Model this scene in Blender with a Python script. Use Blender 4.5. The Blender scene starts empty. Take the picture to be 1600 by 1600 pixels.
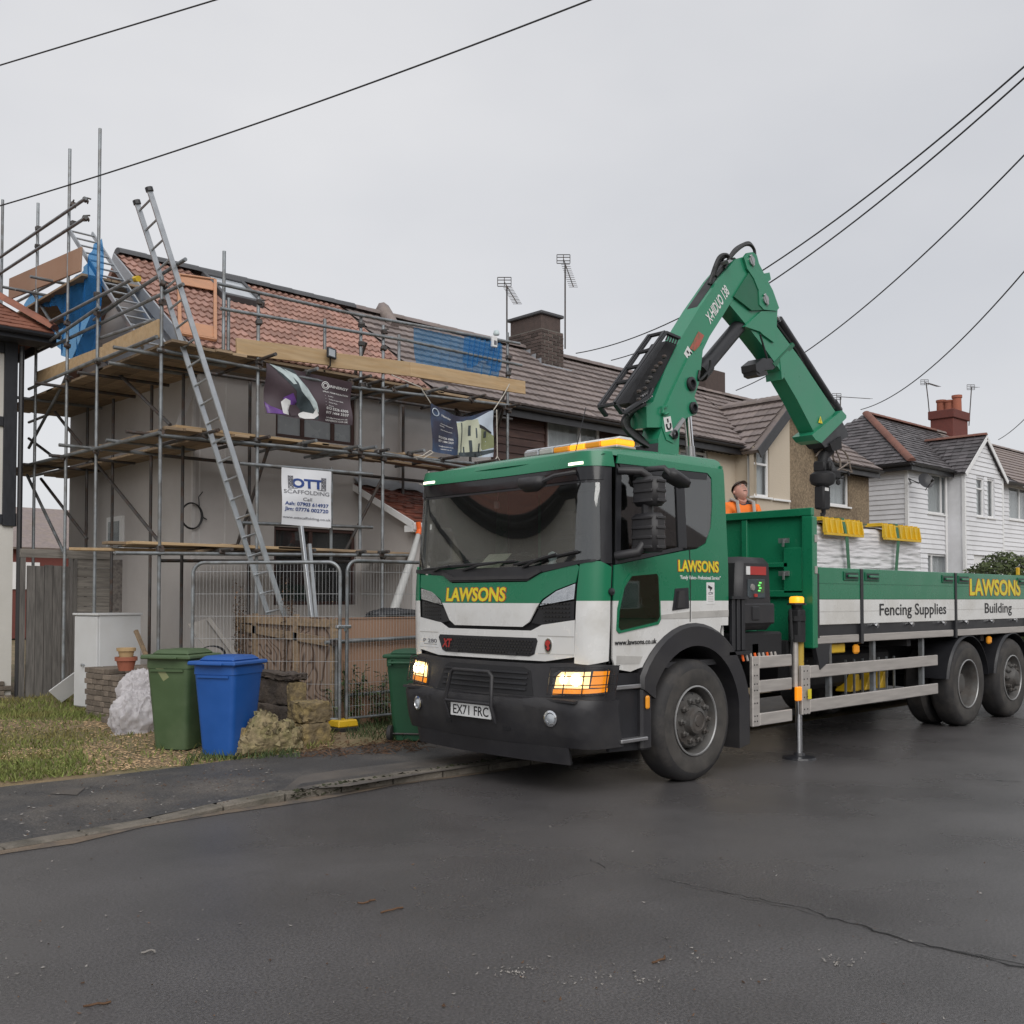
import bpy, bmesh, math, random
from mathutils import Vector, Matrix, Euler, noise
V = Vector
R = math.radians
random.seed(7)
SC = bpy.context.scene
COL = SC.collection
# ------------------------------------------------------------------ camera
# world axes: X along the street, Y towards the houses, Z up; camera stands at the origin
YAW = R(46.5)            # view direction measured from +X
PITCH = math.atan(0.03)
CAMZ = 1.6
F = 1600.0               # focal length in photo pixels
PPY = 888.0              # optical axis row in the photo
cam_d = bpy.data.cameras.new('camera')
cam = bpy.data.objects.new('camera', cam_d)
COL.objects.link(cam)
cam.location = (0, 0, CAMZ)
cam.rotation_euler = (R(90) + PITCH, 0, YAW - R(90))
cam_d.sensor_width = 36
cam_d.lens = 36
cam_d.shift_y = (PPY - 800) / 1600
cam_d.clip_end = 1500
cam_d.clip_start = 0.05
SC.camera = cam
# ------------------------------------------------------------------ sky, sun, exposure
SUN_EL, SUN_AZ = R(38), R(238)      # a veiled sun behind the photographer's left shoulder
world = bpy.data.worlds.new('World')
SC.world = world
world.use_nodes = True
wn, wl = world.node_tree.nodes, world.node_tree.links
wn.clear()
out = wn.new('ShaderNodeOutputWorld')
bg = wn.new('ShaderNodeBackground')
sky = wn.new('ShaderNodeTexSky')
sky.sky_type = 'NISHITA'
sky.sun_disc = False
sky.sun_elevation = SUN_EL
sky.sun_rotation = R(90) - SUN_AZ
sky.air_density = 1.0
tc = wn.new('ShaderNodeTexCoord')
nz = wn.new('ShaderNodeTexNoise')
nz.inputs['Scale'].default_value = 1.5
nz.inputs['Detail'].default_value = 5
nz.inputs['Roughness'].default_value = 0.5
cr = wn.new('ShaderNodeValToRGB')           # the cloud layer: nearly even grey
cr.color_ramp.elements[0].position = 0.3
cr.color_ramp.elements[0].color = (5.0, 5.07, 5.3, 1)
cr.color_ramp.elements[1].position = 0.72
cr.color_ramp.elements[1].color = (6.25, 6.22, 6.3, 1)
mp = wn.new('ShaderNodeMapping')
mp.inputs['Scale'].default_value = (1, 1, 2.2)
mx = wn.new('ShaderNodeMix')
mx.data_type = 'RGBA'
mx.inputs['Factor'].default_value = 0.93
wl.new(tc.outputs['Generated'], mp.inputs['Vector'])
wl.new(mp.outputs['Vector'], nz.inputs['Vector'])
wl.new(nz.outputs['Fac'], cr.inputs['Fac'])
wl.new(sky.outputs['Color'], mx.inputs['A'])
wl.new(cr.outputs['Color'], mx.inputs['B'])
wl.new(mx.outputs['Result'], bg.inputs['Color'])
bg.inputs['Strength'].default_value = 0.10
wl.new(bg.outputs['Background'], out.inputs['Surface'])
sun_d = bpy.data.lights.new('sun', 'SUN')
sun_d.energy = 1.5
sun_d.angle = R(50)
sun_d.color = (1.0, 0.97, 0.93)
sun = bpy.data.objects.new('sun', sun_d)
COL.objects.link(sun)
sdir = V((math.cos(SUN_EL) * math.cos(SUN_AZ), math.cos(SUN_EL) * math.sin(SUN_AZ), math.sin(SUN_EL)))
sun.rotation_euler = sdir.to_track_quat('Z', 'Y').to_euler()
sun.location = (0, 0, 30)
vs = SC.view_settings
vs.view_transform = 'Standard'
vs.look = 'None'
vs.gamma = 1
vs.exposure = 0.36
vs.use_curve_mapping = False
SC.cycles.max_bounces = 8
SC.cycles.transparent_max_bounces = 16
# ------------------------------------------------------------------ survey: photo pixel -> place in the street
_FW = V((math.cos(YAW) * math.cos(PITCH), math.sin(YAW) * math.cos(PITCH), math.sin(PITCH)))
_RT = V((math.sin(YAW), -math.cos(YAW), 0))
_UP = _RT.cross(_FW)
CAM = V((0, 0, CAMZ))
def ray(px, py): return _FW + _RT * ((px - 800) / F) + _UP * ((PPY - py) / F)
def onZ(px, py, z=0.0):
  d = ray(px, py); return CAM + d * ((z - CAMZ) / d.z)
def onV(px, py, v):
  d = ray(px, py); return CAM + d * (v / d.y)
def onU(px, py, u):
  d = ray(px, py); return CAM + d * (u / d.x)
def proj(p):
  q = V(p) - CAM; w = q.dot(_FW)
  return (800 + F * q.dot(_RT) / w, PPY - F * q.dot(_UP) / w)
# ------------------------------------------------------------------ objects
def props(o, label=None, cat=None, group=None, kind=None):
  if label: o['label'] = label
  if cat: o['category'] = cat
  if group: o['group'] = group
  if kind: o['kind'] = kind
  return o
def thing(name, label, cat, loc=(0, 0, 0), rz=0, group=None):
  o = bpy.data.objects.new(name, None)
  o.empty_display_size = 0.2
  COL.objects.link(o)
  o.location = loc
  o.rotation_euler = (0, 0, rz)
  return props(o, label, cat, group)
def inst(name, mesh, mw, parent=None):
  o = bpy.data.objects.new(name, mesh)
  COL.objects.link(o)
  if parent is not None:
    o.parent = parent
    if parent.get('_world'): o.matrix_parent_inverse = Matrix.Translation(-parent.location)
  o.matrix_basis = mw
  return o
def copy_tree(o, parent=None):
  c = o.copy(); COL.objects.link(c)
  if parent is not None:
    c.parent = parent
  for ch in list(KIDS.get(o.name, [])):
    n = copy_tree(ch, c); KIDS.setdefault(c.name, []).append(n)
  return c
KIDS = {}
class MB:
  def __init__(s): s.v = []; s.f = []; s.m = []
  def add(s, vs, fs, m=0):
    b = len(s.v); s.v.extend([tuple(p) for p in vs])
    s.f.extend([tuple(i + b for i in f) for f in fs]); s.m.extend([m] * len(fs)); return s
  def box(s, x0, x1, y0, y1, z0, z1, m=0, c=0.0):
    if c > 0: return s.hull8([(x, y, z) for z in (z0, z1) for y in (y0, y1) for x in (x0, x1)], m, c)
    vs = [(x, y, z) for z in (z0, z1) for y in (y0, y1) for x in (x0, x1)]
    return s.add(vs, [(0, 2, 3, 1), (4, 5, 7, 6), (0, 1, 5, 4), (2, 6, 7, 3), (0, 4, 6, 2), (1, 3, 7, 5)], m)
  def hull8(s, P, m=0, c=0.0):
    """six-sided block from its 8 corners (x fastest, then y, then z), edges cut by c"""
    P = [V(p) for p in P]
    if c <= 0:
      return s.add(P, [(0, 2, 3, 1), (4, 5, 7, 6), (0, 1, 5, 4), (2, 6, 7, 3), (0, 4, 6, 2), (1, 3, 7, 5)], m)
    vs = []; idx = {}
    for i in range(8):
      nb = [i ^ 1, i ^ 2, i ^ 4]
      ds = []
      for n in nb:
        d = P[n] - P[i]; L = d.length
        ds.append(d / L * min(c, L * 0.45) if L > 1e-9 else V((0, 0, 0)))
      for ax in range(3):     # the corner's vertex on the face whose normal is axis ax
        q = P[i] + sum((ds[k] for k in range(3) if k != ax), V((0, 0, 0)))
        idx[(i, ax)] = len(vs); vs.append(q)
    fs = []
    quads = {2: [(0, 2, 3, 1), (4, 5, 7, 6)], 1: [(0, 1, 5, 4), (2, 6, 7, 3)], 0: [(0, 4, 6, 2), (1, 3, 7, 5)]}
    for ax, qs in quads.items():
      for q in qs: fs.append(tuple(idx[(i, ax)] for i in q))
    cen = sum(P, V((0, 0, 0))) / 8
    def orient(f):
      a, b, d = vs[f[0]], vs[f[1]], vs[f[2]]
      n = (b - a).cross(d - a); mid = sum((vs[k] for k in f), V((0, 0, 0))) / len(f)
      return f if n.dot(mid - cen) >= 0 else tuple(reversed(f))
    for i in range(8):
      for e in range(3):
        j = i ^ (1 << e)
        if i < j:
          a, b = [k for k in range(3) if k != e]
          fs.append(orient((idx[(i, a)], idx[(j, a)], idx[(j, b)], idx[(i, b)])))
      fs.append(orient((idx[(i, 0)], idx[(i, 1)], idx[(i, 2)])))
    return s.add(vs, fs, m)
  def fbox(s, o, ax, ay, az, a, b, cc, m=0, c=0.0):
    """block in a frame: o + ax*a0..a1 + ay*b0..b1 + az*c0..c1"""
    P = [o + ax * x + ay * y + az * z for z in cc for y in b for x in a]
    return s.hull8(P, m, c)
  def obox(s, cen, size, rot=None, m=0, c=0.0):
    rot = rot if rot is not None else Matrix.Identity(3)
    ax, ay, az = rot.col[0].copy(), rot.col[1].copy(), rot.col[2].copy()
    h = [k / 2 for k in size]
    return s.fbox(V(cen), ax, ay, az, (-h[0], h[0]), (-h[1], h[1]), (-h[2], h[2]), m, c)
  def bar(s, p0, p1, w, h, m=0, up=(0, 0, 1), c=0.0):
    p0, p1 = V(p0), V(p1); d = p1 - p0; L = d.length; d.normalize()
    u = V(up); sd = u.cross(d)
    if sd.length < 1e-4: sd = V((1, 0, 0)).cross(d)
    sd.normalize(); uu = d.cross(sd)
    return s.fbox(p0, d, sd, uu, (0, L), (-w / 2, w / 2), (-h / 2, h / 2), m, c)
  def ring(s, cen, d, r, n, r2=None):
    d = V(d).normalized(); a = d.orthogonal().normalized()
    if abs(d.z) < 0.9:
      a = V((0, 0, 1)).cross(d).normalized()
    b = d.cross(a)
    return [V(cen) + a * (r * math.cos(2 * math.pi * k / n)) + b * ((r2 or r) * math.sin(2 * math.pi * k / n)) for k in range(n)]
  def tube(s, p0, p1, r, n=8, m=0, r1=None, cap=True):
    p0, p1 = V(p0), V(p1)
    if (p1 - p0).length < 1e-6: return s
    A = s.ring(p0, p1 - p0, r, n); B = s.ring(p1, p1 - p0, r if r1 is None else r1, n)
    fs = [(k, (k + 1) % n, n + (k + 1) % n, n + k) for k in range(n)]
    if cap: fs += [tuple(reversed(range(n))), tuple(range(n, 2 * n))]
    return s.add(A + B, fs, m)
  def path(s, pts, r, n=6, m=0, closed=False):
    pts = [V(p) for p in pts]; N = len(pts); rings = []
    a = None
    for i in range(N):
      if closed: d = pts[(i + 1) % N] - pts[i - 1]
      else: d = pts[min(i + 1, N - 1)] - pts[max(i - 1, 0)]
      d.normalize()
      if a is None:
        a = d.orthogonal().normalized()
      else:
        a = a - d * a.dot(d)
        a = a.normalized() if a.length > 1e-5 else d.orthogonal().normalized()
      b = d.cross(a); rr = r[i] if isinstance(r, (list, tuple)) else r
      rings += [pts[i] + a * (rr * math.cos(2 * math.pi * k / n)) + b * (rr * math.sin(2 * math.pi * k / n)) for k in range(n)]
    fs = []
    for i in range(N if closed else N - 1):
      j = (i + 1) % N
      for k in range(n): fs.append((i * n + k, i * n + (k + 1) % n, j * n + (k + 1) % n, j * n + k))
    if not closed: fs += [tuple(reversed(range(n))), tuple(range((N - 1) * n, N * n))]
    return s.add(rings, fs, m)
  def lathe(s, prof, o, ax, n=24, m=0, mats=None, cap=True):
    """prof: (radius, distance along ax)"""
    o, ax = V(o), V(ax).normalized(); a = ax.orthogonal().normalized(); b = ax.cross(a)
    vs = [];
    for (r, h) in prof:
      for k in range(n):
        t = 2 * math.pi * k / n
        vs.append(o + ax * h + a * (r * math.cos(t)) + b * (r * math.sin(t)))
    base = len(s.v); s.v.extend([tuple(p) for p in vs])
    for i in range(len(prof) - 1):
      mm = mats[i] if mats else m
      for k in range(n):
        s.f.append((base + i * n + k, base + i * n + (k + 1) % n, base + (i + 1) * n + (k + 1) % n, base + (i + 1) * n + k)); s.m.append(mm)
    for i, rev in ((0, True), (len(prof) - 1, False)):
      if cap and prof[i][0] > 1e-4:
        f = tuple(base + i * n + k for k in range(n)); s.f.append(tuple(reversed(f)) if rev else f); s.m.append((mats[min(i, len(mats) - 1)] if mats else m))
    return s
  def prism(s, poly, ext, m=0):
    """solid from a planar outline pushed along ext"""
    A = [V(p) for p in poly]; e = V(ext); n = len(A)
    B = [p + e for p in A]
    nrm = V((0, 0, 0))
    for i in range(n): nrm += A[i].cross(A[(i + 1) % n])
    flip = nrm.dot(e) > 0
    f0 = tuple(reversed(range(n))) if flip else tuple(range(n))
    f1 = tuple(range(n, 2 * n)) if flip else tuple(reversed(range(n, 2 * n)))
    fs = [f0, f1]
    for k in range(n):
      q = (k, (k + 1) % n, n + (k + 1) % n, n + k)
      fs.append(q if flip else tuple(reversed(q)))
    return s.add(A + B, fs, m)
  def sheet(s, fn, nu, nv, m=0):
    vs = [fn(i / nu, j / nv) for j in range(nv + 1) for i in range(nu + 1)]
    fs = [(j * (nu + 1) + i, j * (nu + 1) + i + 1, (j + 1) * (nu + 1) + i + 1, (j + 1) * (nu + 1) + i) for j in range(nv) for i in range(nu)]
    return s.add(vs, fs, m)
  def mesh(s, name, mats, smooth=None):
    me = bpy.data.meshes.new(name)
    me.from_pydata(s.v, [], s.f)
    if not isinstance(mats, (list, tuple)): mats = [mats]
    for mt in mats: me.materials.append(mt)
    if len(mats) > 1: me.polygons.foreach_set('material_index', s.m)
    if smooth is not None:
      me.polygons.foreach_set('use_smooth', [True] * len(me.polygons))
      me.set_sharp_from_angle(angle=R(smooth))
    me.update()
    return me
  def build(s, name, mats, parent=None, smooth=None, loc=None, rz=0, label=None, cat=None, group=None, kind=None):
    """link as one object; with loc the vertices are local to it"""
    o = bpy.data.objects.new(name, s.mesh(name, mats, smooth))
    COL.objects.link(o)
    if loc is not None: o.location = loc
    if rz: o.rotation_euler = (0, 0, rz)
    if parent is not None:
      o.parent = parent
      KIDS.setdefault(parent.name, []).append(o)
      if loc is None and parent.get('_world'):      # vertices are in world places: undo the parent's own place
        o.matrix_parent_inverse = Matrix.LocRotScale(parent.location, parent.rotation_euler, None).inverted()
    return props(o, label, cat, group, kind)
def wthing(name, label, cat, loc, group=None):
  """a thing whose parts are modelled straight in street coordinates"""
  t = thing(name, label, cat, loc, 0, group); t['_world'] = 1; return t
def frame_of(o, ax, n):
  return (V(o), V(ax).normalized(), V(n).normalized())
def jit(a): return random.uniform(-a, a)
def fill_poly(pts2, mapf, thick, step_t=None, step_z=None, name='panel'):
  """a panel from a 2-D outline laid on a curved skin (mapf(t, z, offset)); returns an MB"""
  bm = bmesh.new()
  vs = [bm.verts.new((p[0], p[1], 0)) for p in pts2]
  bm.faces.new(vs)
  bmesh.ops.triangulate(bm, faces=bm.faces[:])
  ts = [p[0] for p in pts2]; zs = [p[1] for p in pts2]
  def cut(lo, hi, st, ax):
    k = math.ceil(lo / st) * st
    while k < hi - 1e-6:
      if k > lo + 1e-6:
        co = [0, 0, 0]; no = [0, 0, 0]; co[ax] = k; no[ax] = 1
        bmesh.ops.bisect_plane(bm, geom=bm.verts[:] + bm.edges[:] + bm.faces[:], dist=1e-5, plane_co=co, plane_no=no)
      k += st
  if step_t: cut(min(ts), max(ts), step_t, 0)
  if step_z: cut(min(zs), max(zs), step_z, 1)
  bmesh.ops.recalc_face_normals(bm, faces=bm.faces[:])
  bm.verts.index_update()
  n = len(bm.verts)
  flat = [(v.co.x, v.co.y) for v in bm.verts]
  mb = MB()
  top = [mapf(a, b, 0.0) for a, b in flat]
  bot = [mapf(a, b, -thick) for a, b in flat]
  fs = []
  for f in bm.faces:
    i = [v.index for v in f.verts]
    fs.append(tuple(i)); fs.append(tuple(k + n for k in reversed(i)))
  for e in bm.edges:
    if len(e.link_faces) == 1:
      a, b = e.verts[0].index, e.verts[1].index
      lv = [v.index for v in e.link_faces[0].verts]
      if lv[(lv.index(a) + 1) % len(lv)] != b: a, b = b, a
      fs.append((b, a, a + n, b + n))
  bm.free()
  return mb.add(top + bot, fs)
def flip_check(mb, ref):
  """turn a panel right side out when its outer face looks against ref(point)"""
  f = mb.f[0]; a, b, c = (V(mb.v[i]) for i in f[:3])
  if (b - a).cross(c - a).dot(ref) < 0: mb.f = [tuple(reversed(q)) for q in mb.f]
  return mb
_font_cache = {}
def text_mb(body, height, bold=0.0, xs=1.0, extrude=0.0015, align='CENTER', shear=0.0):
  """lettering as a mesh in the XY plane, cap height = height, origin at its left/centre on the base line"""
  cu = bpy.data.curves.new('lettering', 'FONT')
  cu.body = body; cu.size = height / 0.69; cu.extrude = extrude; cu.offset = bold * height
  cu.align_x = align; cu.resolution_u = 3; cu.shear = shear
  ob = bpy.data.objects.new('lettering', cu); COL.objects.link(ob)
  dg = bpy.context.evaluated_depsgraph_get()
  me = bpy.data.meshes.new_from_object(ob.evaluated_get(dg))
  mb = MB(); mb.add([(v.co.x * xs, v.co.y, v.co.z) for v in me.vertices], [tuple(p.vertices) for p in me.polygons])
  bpy.data.objects.remove(ob); bpy.data.curves.remove(cu); bpy.data.meshes.remove(me)
  return mb
def put(mb, o, ax, ay):
  """move a flat mesh into a frame: x along ax, y along ay, z along their normal"""
  o, ax, ay = V(o), V(ax).normalized(), V(ay).normalized(); az = ax.cross(ay)
  mb.v = [tuple(o + ax * p[0] + ay * p[1] + az * p[2]) for p in mb.v]
  return mb
def lettering(body, height, o, ax, ay, mat, parent, bold=0.0, xs=1.0, align='CENTER', width=None, name='lettering', mapf=None, shear=0.0):
  mb = text_mb(body, height, bold, xs, align=align, shear=shear)
  if width:
    w = max(p[0] for p in mb.v) - min(p[0] for p in mb.v)
    k = width / w; mb.v = [(p[0] * k, p[1], p[2]) for p in mb.v]
  if mapf: mb.v = [tuple(mapf(p)) for p in mb.v]
  else: put(mb, o, ax, ay)
  return mb.build(name, mat, parent)
# ------------------------------------------------------------------ materials
def _n(nt, t, **kw):
  n = nt.nodes.new(t)
  for k, v in kw.items():
    if k.startswith('_'): setattr(n, k[1:], v)
    else: n.inputs[k].default_value = v
  return n
def mat(name, col, rough=0.6, metal=0.0, var=0.12, scale=6.0, bump=0.0, bscale=40.0, col2=None, mix=0.0, mscale=3.0,
    per_obj=0.0, island=0.0, spec=0.5, coat=0.0, stretch=None, emit=None, estr=0.0, rvar=0.08, lo=0.45, hi=0.62, sss=0.0, detail=4):
  """principled surface: fine tonal noise (var), a second colour in patches (mix), relief (bump), tone per object or per piece"""
  m = bpy.data.materials.new(name); m.use_nodes = True
  nt = m.node_tree; L = nt.links.new
  b = nt.nodes['Principled BSDF']
  tcn = nt.nodes.new('ShaderNodeTexCoord')
  vec = tcn.outputs['Object']
  if stretch:
    mp = _n(nt, 'ShaderNodeMapping'); mp.inputs['Scale'].default_value = stretch
    L(vec, mp.inputs['Vector']); vec = mp.outputs['Vector']
  n1 = _n(nt, 'ShaderNodeTexNoise', Scale=scale, Detail=float(detail), Roughness=0.6)
  L(vec, n1.inputs['Vector'])
  c4 = (*col, 1)
  src = None
  if col2 is not None:
    n2 = _n(nt, 'ShaderNodeTexNoise', Scale=mscale, Detail=5.0, Roughness=0.65)
    L(vec, n2.inputs['Vector'])
    mr = _n(nt, 'ShaderNodeMapRange'); mr.inputs['From Min'].default_value = lo; mr.inputs['From Max'].default_value = hi
    mr.inputs['To Max'].default_value = mix
    L(n2.outputs['Fac'], mr.inputs['Value'])
    mxx = _n(nt, 'ShaderNodeMix', _data_type='RGBA'); mxx.inputs['A'].default_value = c4; mxx.inputs['B'].default_value = (*col2, 1)
    L(mr.outputs['Result'], mxx.inputs['Factor']); src = mxx.outputs['Result']
  hsv = _n(nt, 'ShaderNodeHueSaturation')
  if src: L(src, hsv.inputs['Color'])
  else: hsv.inputs['Color'].default_value = c4
  mv = _n(nt, 'ShaderNodeMapRange'); mv.inputs['From Min'].default_value = 0.25; mv.inputs['From Max'].default_value = 0.75
  mv.inputs['To Min'].default_value = 1 - var; mv.inputs['To Max'].default_value = 1 + var
  L(n1.outputs['Fac'], mv.inputs['Value'])
  val = mv.outputs['Result']
  for amt, kind in ((per_obj, 'obj'), (island, 'isl')):
    if amt <= 0: continue
    if kind == 'obj': rn = nt.nodes.new('ShaderNodeObjectInfo').outputs['Random']
    else: rn = nt.nodes.new('ShaderNodeNewGeometry').outputs['Random Per Island']
    m2 = _n(nt, 'ShaderNodeMapRange'); m2.inputs['To Min'].default_value = 1 - amt; m2.inputs['To Max'].default_value = 1 + amt
    L(rn, m2.inputs['Value'])
    mu = _n(nt, 'ShaderNodeMath', _operation='MULTIPLY'); L(val, mu.inputs[0]); L(m2.outputs['Result'], mu.inputs[1]); val = mu.outputs[0]
  L(val, hsv.inputs['Value'])
  L(hsv.outputs['Color'], b.inputs['Base Color'])
  b.inputs['Metallic'].default_value = metal
  b.inputs['Specular IOR Level'].default_value = spec
  if coat: b.inputs['Coat Weight'].default_value = coat; b.inputs['Coat Roughness'].default_value = 0.06
  mr2 = _n(nt, 'ShaderNodeMapRange'); mr2.inputs['From Min'].default_value = 0.3; mr2.inputs['From Max'].default_value = 0.7
  mr2.inputs['To Min'].default_value = max(0.02, rough - rvar); mr2.inputs['To Max'].default_value = min(1, rough + rvar)
  L(n1.outputs['Fac'], mr2.inputs['Value']); L(mr2.outputs['Result'], b.inputs['Roughness'])
  if bump > 0:
    n3 = _n(nt, 'ShaderNodeTexNoise', Scale=bscale, Detail=3.0); L(vec, n3.inputs['Vector'])
    bp = _n(nt, 'ShaderNodeBump', Strength=bump, Distance=0.02); L(n3.outputs['Fac'], bp.inputs['Height']); L(bp.outputs['Normal'], b.inputs['Normal'])
  if emit:
    b.inputs['Emission Color'].default_value = (*emit, 1); b.inputs['Emission Strength'].default_value = estr
  m.diffuse_color = c4
  return m
def speckle(m, sc, amt):
  nt, b = nodes_of(m); L = nt.links.new; old = b.inputs['Base Color'].links[0].from_socket
  tcn = nt.nodes.new('ShaderNodeTexCoord'); vo = _n(nt, 'ShaderNodeTexNoise', Scale=sc, Detail=2.0); L(tcn.outputs['Object'], vo.inputs['Vector'])
  mr = _n(nt, 'ShaderNodeMapRange'); mr.inputs['From Min'].default_value = .38; mr.inputs['From Max'].default_value = .66; mr.inputs['To Min'].default_value = 1 - amt; mr.inputs['To Max'].default_value = 1 + amt; L(vo.outputs['Fac'], mr.inputs['Value'])
  h = nt.nodes.new('ShaderNodeHueSaturation'); L(old, h.inputs['Color']); L(mr.outputs['Result'], h.inputs['Value']); L(h.outputs['Color'], b.inputs['Base Color'])
def nodes_of(m): return m.node_tree, m.node_tree.nodes['Principled BSDF']
def glass_mat(name, tint, refl_rough=0.02, ior=1.5, clear=1.0, body=(0.02, 0.02, 0.022)):
  """window glass: tinted see-through with a Fresnel mirror on top; clear<1 adds a film of dirt"""
  m = bpy.data.materials.new(name); m.use_nodes = True
  nt = m.node_tree; nt.nodes.clear(); L = nt.links.new
  o = nt.nodes.new('ShaderNodeOutputMaterial')
  t = nt.nodes.new('ShaderNodeBsdfTransparent'); t.inputs['Color'].default_value = (*tint, 1)
  d = nt.nodes.new('ShaderNodeBsdfDiffuse'); d.inputs['Color'].default_value = (*body, 1)
  g = nt.nodes.new('ShaderNodeBsdfGlossy'); g.inputs['Roughness'].default_value = refl_rough
  lw = nt.nodes.new('ShaderNodeLayerWeight'); lw.inputs['Blend'].default_value = 0.5
  pw = nt.nodes.new('ShaderNodeMath'); pw.operation = 'POWER'; pw.inputs[1].default_value = 5.0; L(lw.outputs['Facing'], pw.inputs[0])
  f0 = ((ior - 1) / (ior + 1)) ** 2
  fr = nt.nodes.new('ShaderNodeMath'); fr.operation = 'MULTIPLY_ADD'; fr.inputs[1].default_value = 1 - f0; fr.inputs[2].default_value = f0; L(pw.outputs[0], fr.inputs[0])
  m1 = nt.nodes.new('ShaderNodeMixShader'); m1.inputs['Fac'].default_value = 1 - clear
  L(t.outputs[0], m1.inputs[1]); L(d.outputs[0], m1.inputs[2])
  m2 = nt.nodes.new('ShaderNodeMixShader')
  L(fr.outputs[0], m2.inputs['Fac']); L(m1.outputs[0], m2.inputs[1]); L(g.outputs[0], m2.inputs[2])
  L(m2.outputs[0], o.inputs['Surface'])
  return m
GREEN = (0.011, 0.175, 0.085)
def paint_split(name, zsplit):
  """truck livery: green above a height, white below, with road film"""
  m = mat(name, (0.7, 0.7, 0.69), rough=0.28, var=0.05, scale=3, coat=0.12, col2=(0.56, 0.545, 0.51), mix=0.7, mscale=1.6)
  nt, b = nodes_of(m); L = nt.links.new
  tcn = nt.nodes.new('ShaderNodeTexCoord'); sp = nt.nodes.new('ShaderNodeSeparateXYZ'); L(tcn.outputs['Object'], sp.inputs[0])
  gt = _n(nt, 'ShaderNodeMath', _operation='GREATER_THAN'); L(sp.outputs['Z'], gt.inputs[0]); gt.inputs[1].default_value = zsplit
  old = b.inputs['Base Color'].links[0].from_socket
  mxx = _n(nt, 'ShaderNodeMix', _data_type='RGBA'); L(gt.outputs[0], mxx.inputs['Factor']); L(old, mxx.inputs['A'])
  mxx.inputs['B'].default_value = (*GREEN, 1); L(mxx.outputs['Result'], b.inputs['Base Color'])
  return m
M = {}
# road and ground
M['asphalt'] = mat('asphalt', (0.094, 0.089, 0.090), rough=0.30, var=0.2, scale=0.55, bump=0.45, bscale=260, col2=(0.060, 0.057, 0.058), mix=0.55, mscale=0.5, rvar=0.12, detail=8)
M['pavement'] = mat('pavement', (0.058, 0.056, 0.057), rough=0.62, var=0.2, scale=1.6, bump=0.4, bscale=200, col2=(0.12, 0.105, 0.09), mix=0.7, mscale=0.8)
M['crossing'] = mat('crossing', (0.115, 0.10, 0.088), rough=0.7, var=0.25, scale=2, bump=0.4, bscale=150, col2=(0.07, 0.067, 0.066), mix=0.8, mscale=1.2)
M['kerbstone'] = mat('kerbstone', (0.17, 0.15, 0.125), rough=0.8, var=0.25, scale=5, bump=0.5, bscale=60, col2=(0.07, 0.065, 0.05), mix=0.7, mscale=4, per_obj=0.12)
M['sand'] = mat('sand', (0.17, 0.13, 0.095), rough=0.85, var=0.25, scale=8, bump=0.5, bscale=90, col2=(0.075, 0.07, 0.066), mix=0.9, mscale=2.5)
M['moss'] = mat('moss', (0.035, 0.04, 0.016), rough=0.9, var=0.4, scale=30, bump=0.8, bscale=80)
M['soil'] = mat('soil', (0.21, 0.155, 0.09), rough=0.9, var=0.3, scale=4, bump=0.8, bscale=30, col2=(0.11, 0.11, 0.045), mix=0.75, mscale=0.9)
M['grass'] = mat('grass', (0.15, 0.18, 0.05), rough=0.7, var=0.2, island=0.45, spec=0.25, col2=(0.21, 0.17, 0.07), mix=0.8, mscale=0.9)
M['weed'] = mat('weed', (0.06, 0.085, 0.035), rough=0.6, var=0.2, island=0.5, spec=0.3)
M['dead_leaf'] = mat('dead_leaf', (0.11, 0.062, 0.036), rough=0.7, var=0.3, island=0.5, spec=0.2)
M['chips'] = mat('chips', (0.45, 0.31, 0.18), rough=0.8, var=0.2, island=0.5, spec=0.2)
M['pale_litter'] = mat('pale_litter', (0.22, 0.205, 0.19), rough=0.8, var=0.2, island=0.4)
M['dark'] = mat('dark', (0.012, 0.012, 0.013), rough=0.8)
M['crack'] = mat('crack', (0.012, 0.012, 0.012), rough=0.9)
speckle(M['asphalt'], 75, .3); speckle(M['pavement'], 60, .3)
# buildings
M['render'] = mat('render', (0.50, 0.475, 0.46), rough=0.85, var=0.1, scale=1.4, bump=0.15, bscale=60, col2=(0.40, 0.375, 0.365), mix=0.8, mscale=0.7)
M['render_seam'] = mat('render_seam', (0.52, 0.50, 0.49), rough=0.85)
M['cream'] = mat('cream', (0.52, 0.45, 0.36), rough=0.85, var=0.07, scale=2, bump=0.25, bscale=30, col2=(0.45, 0.39, 0.31), mix=0.6, mscale=1)
M['pebbledash'] = mat('pebbledash', (0.23, 0.175, 0.115), rough=0.95, var=0.5, scale=16, bump=1.0, bscale=28, col2=(0.15, 0.11, 0.075), mix=0.6, mscale=1.3)
M['white_board'] = mat('white_board', (0.73, 0.735, 0.76), rough=0.5, var=0.04, per_obj=0.03, col2=(0.55, 0.55, 0.56), mix=0.4, mscale=1.0)
M['upvc'] = mat('upvc', (0.74, 0.74, 0.74), rough=0.35, var=0.03)
M['plaster_white'] = mat('plaster_white', (0.60, 0.585, 0.55), rough=0.85, var=0.05, scale=1.5, bump=0.12, bscale=40, col2=(0.50, 0.485, 0.44), mix=0.5, mscale=0.8)
M['black_timber'] = mat('black_timber', (0.022, 0.024, 0.03), rough=0.55, var=0.3, scale=8, stretch=(4, 4, 1))
M['brown_board'] = mat('brown_board', (0.052, 0.024, 0.019), rough=0.6, var=0.3, scale=6, per_obj=0.25, stretch=(1, 4, 6), col2=(0.11, 0.06, 0.045), mix=0.5, mscale=2)
M['brown_frame'] = mat('brown_frame', (0.07, 0.035, 0.03), rough=0.5)
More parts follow.
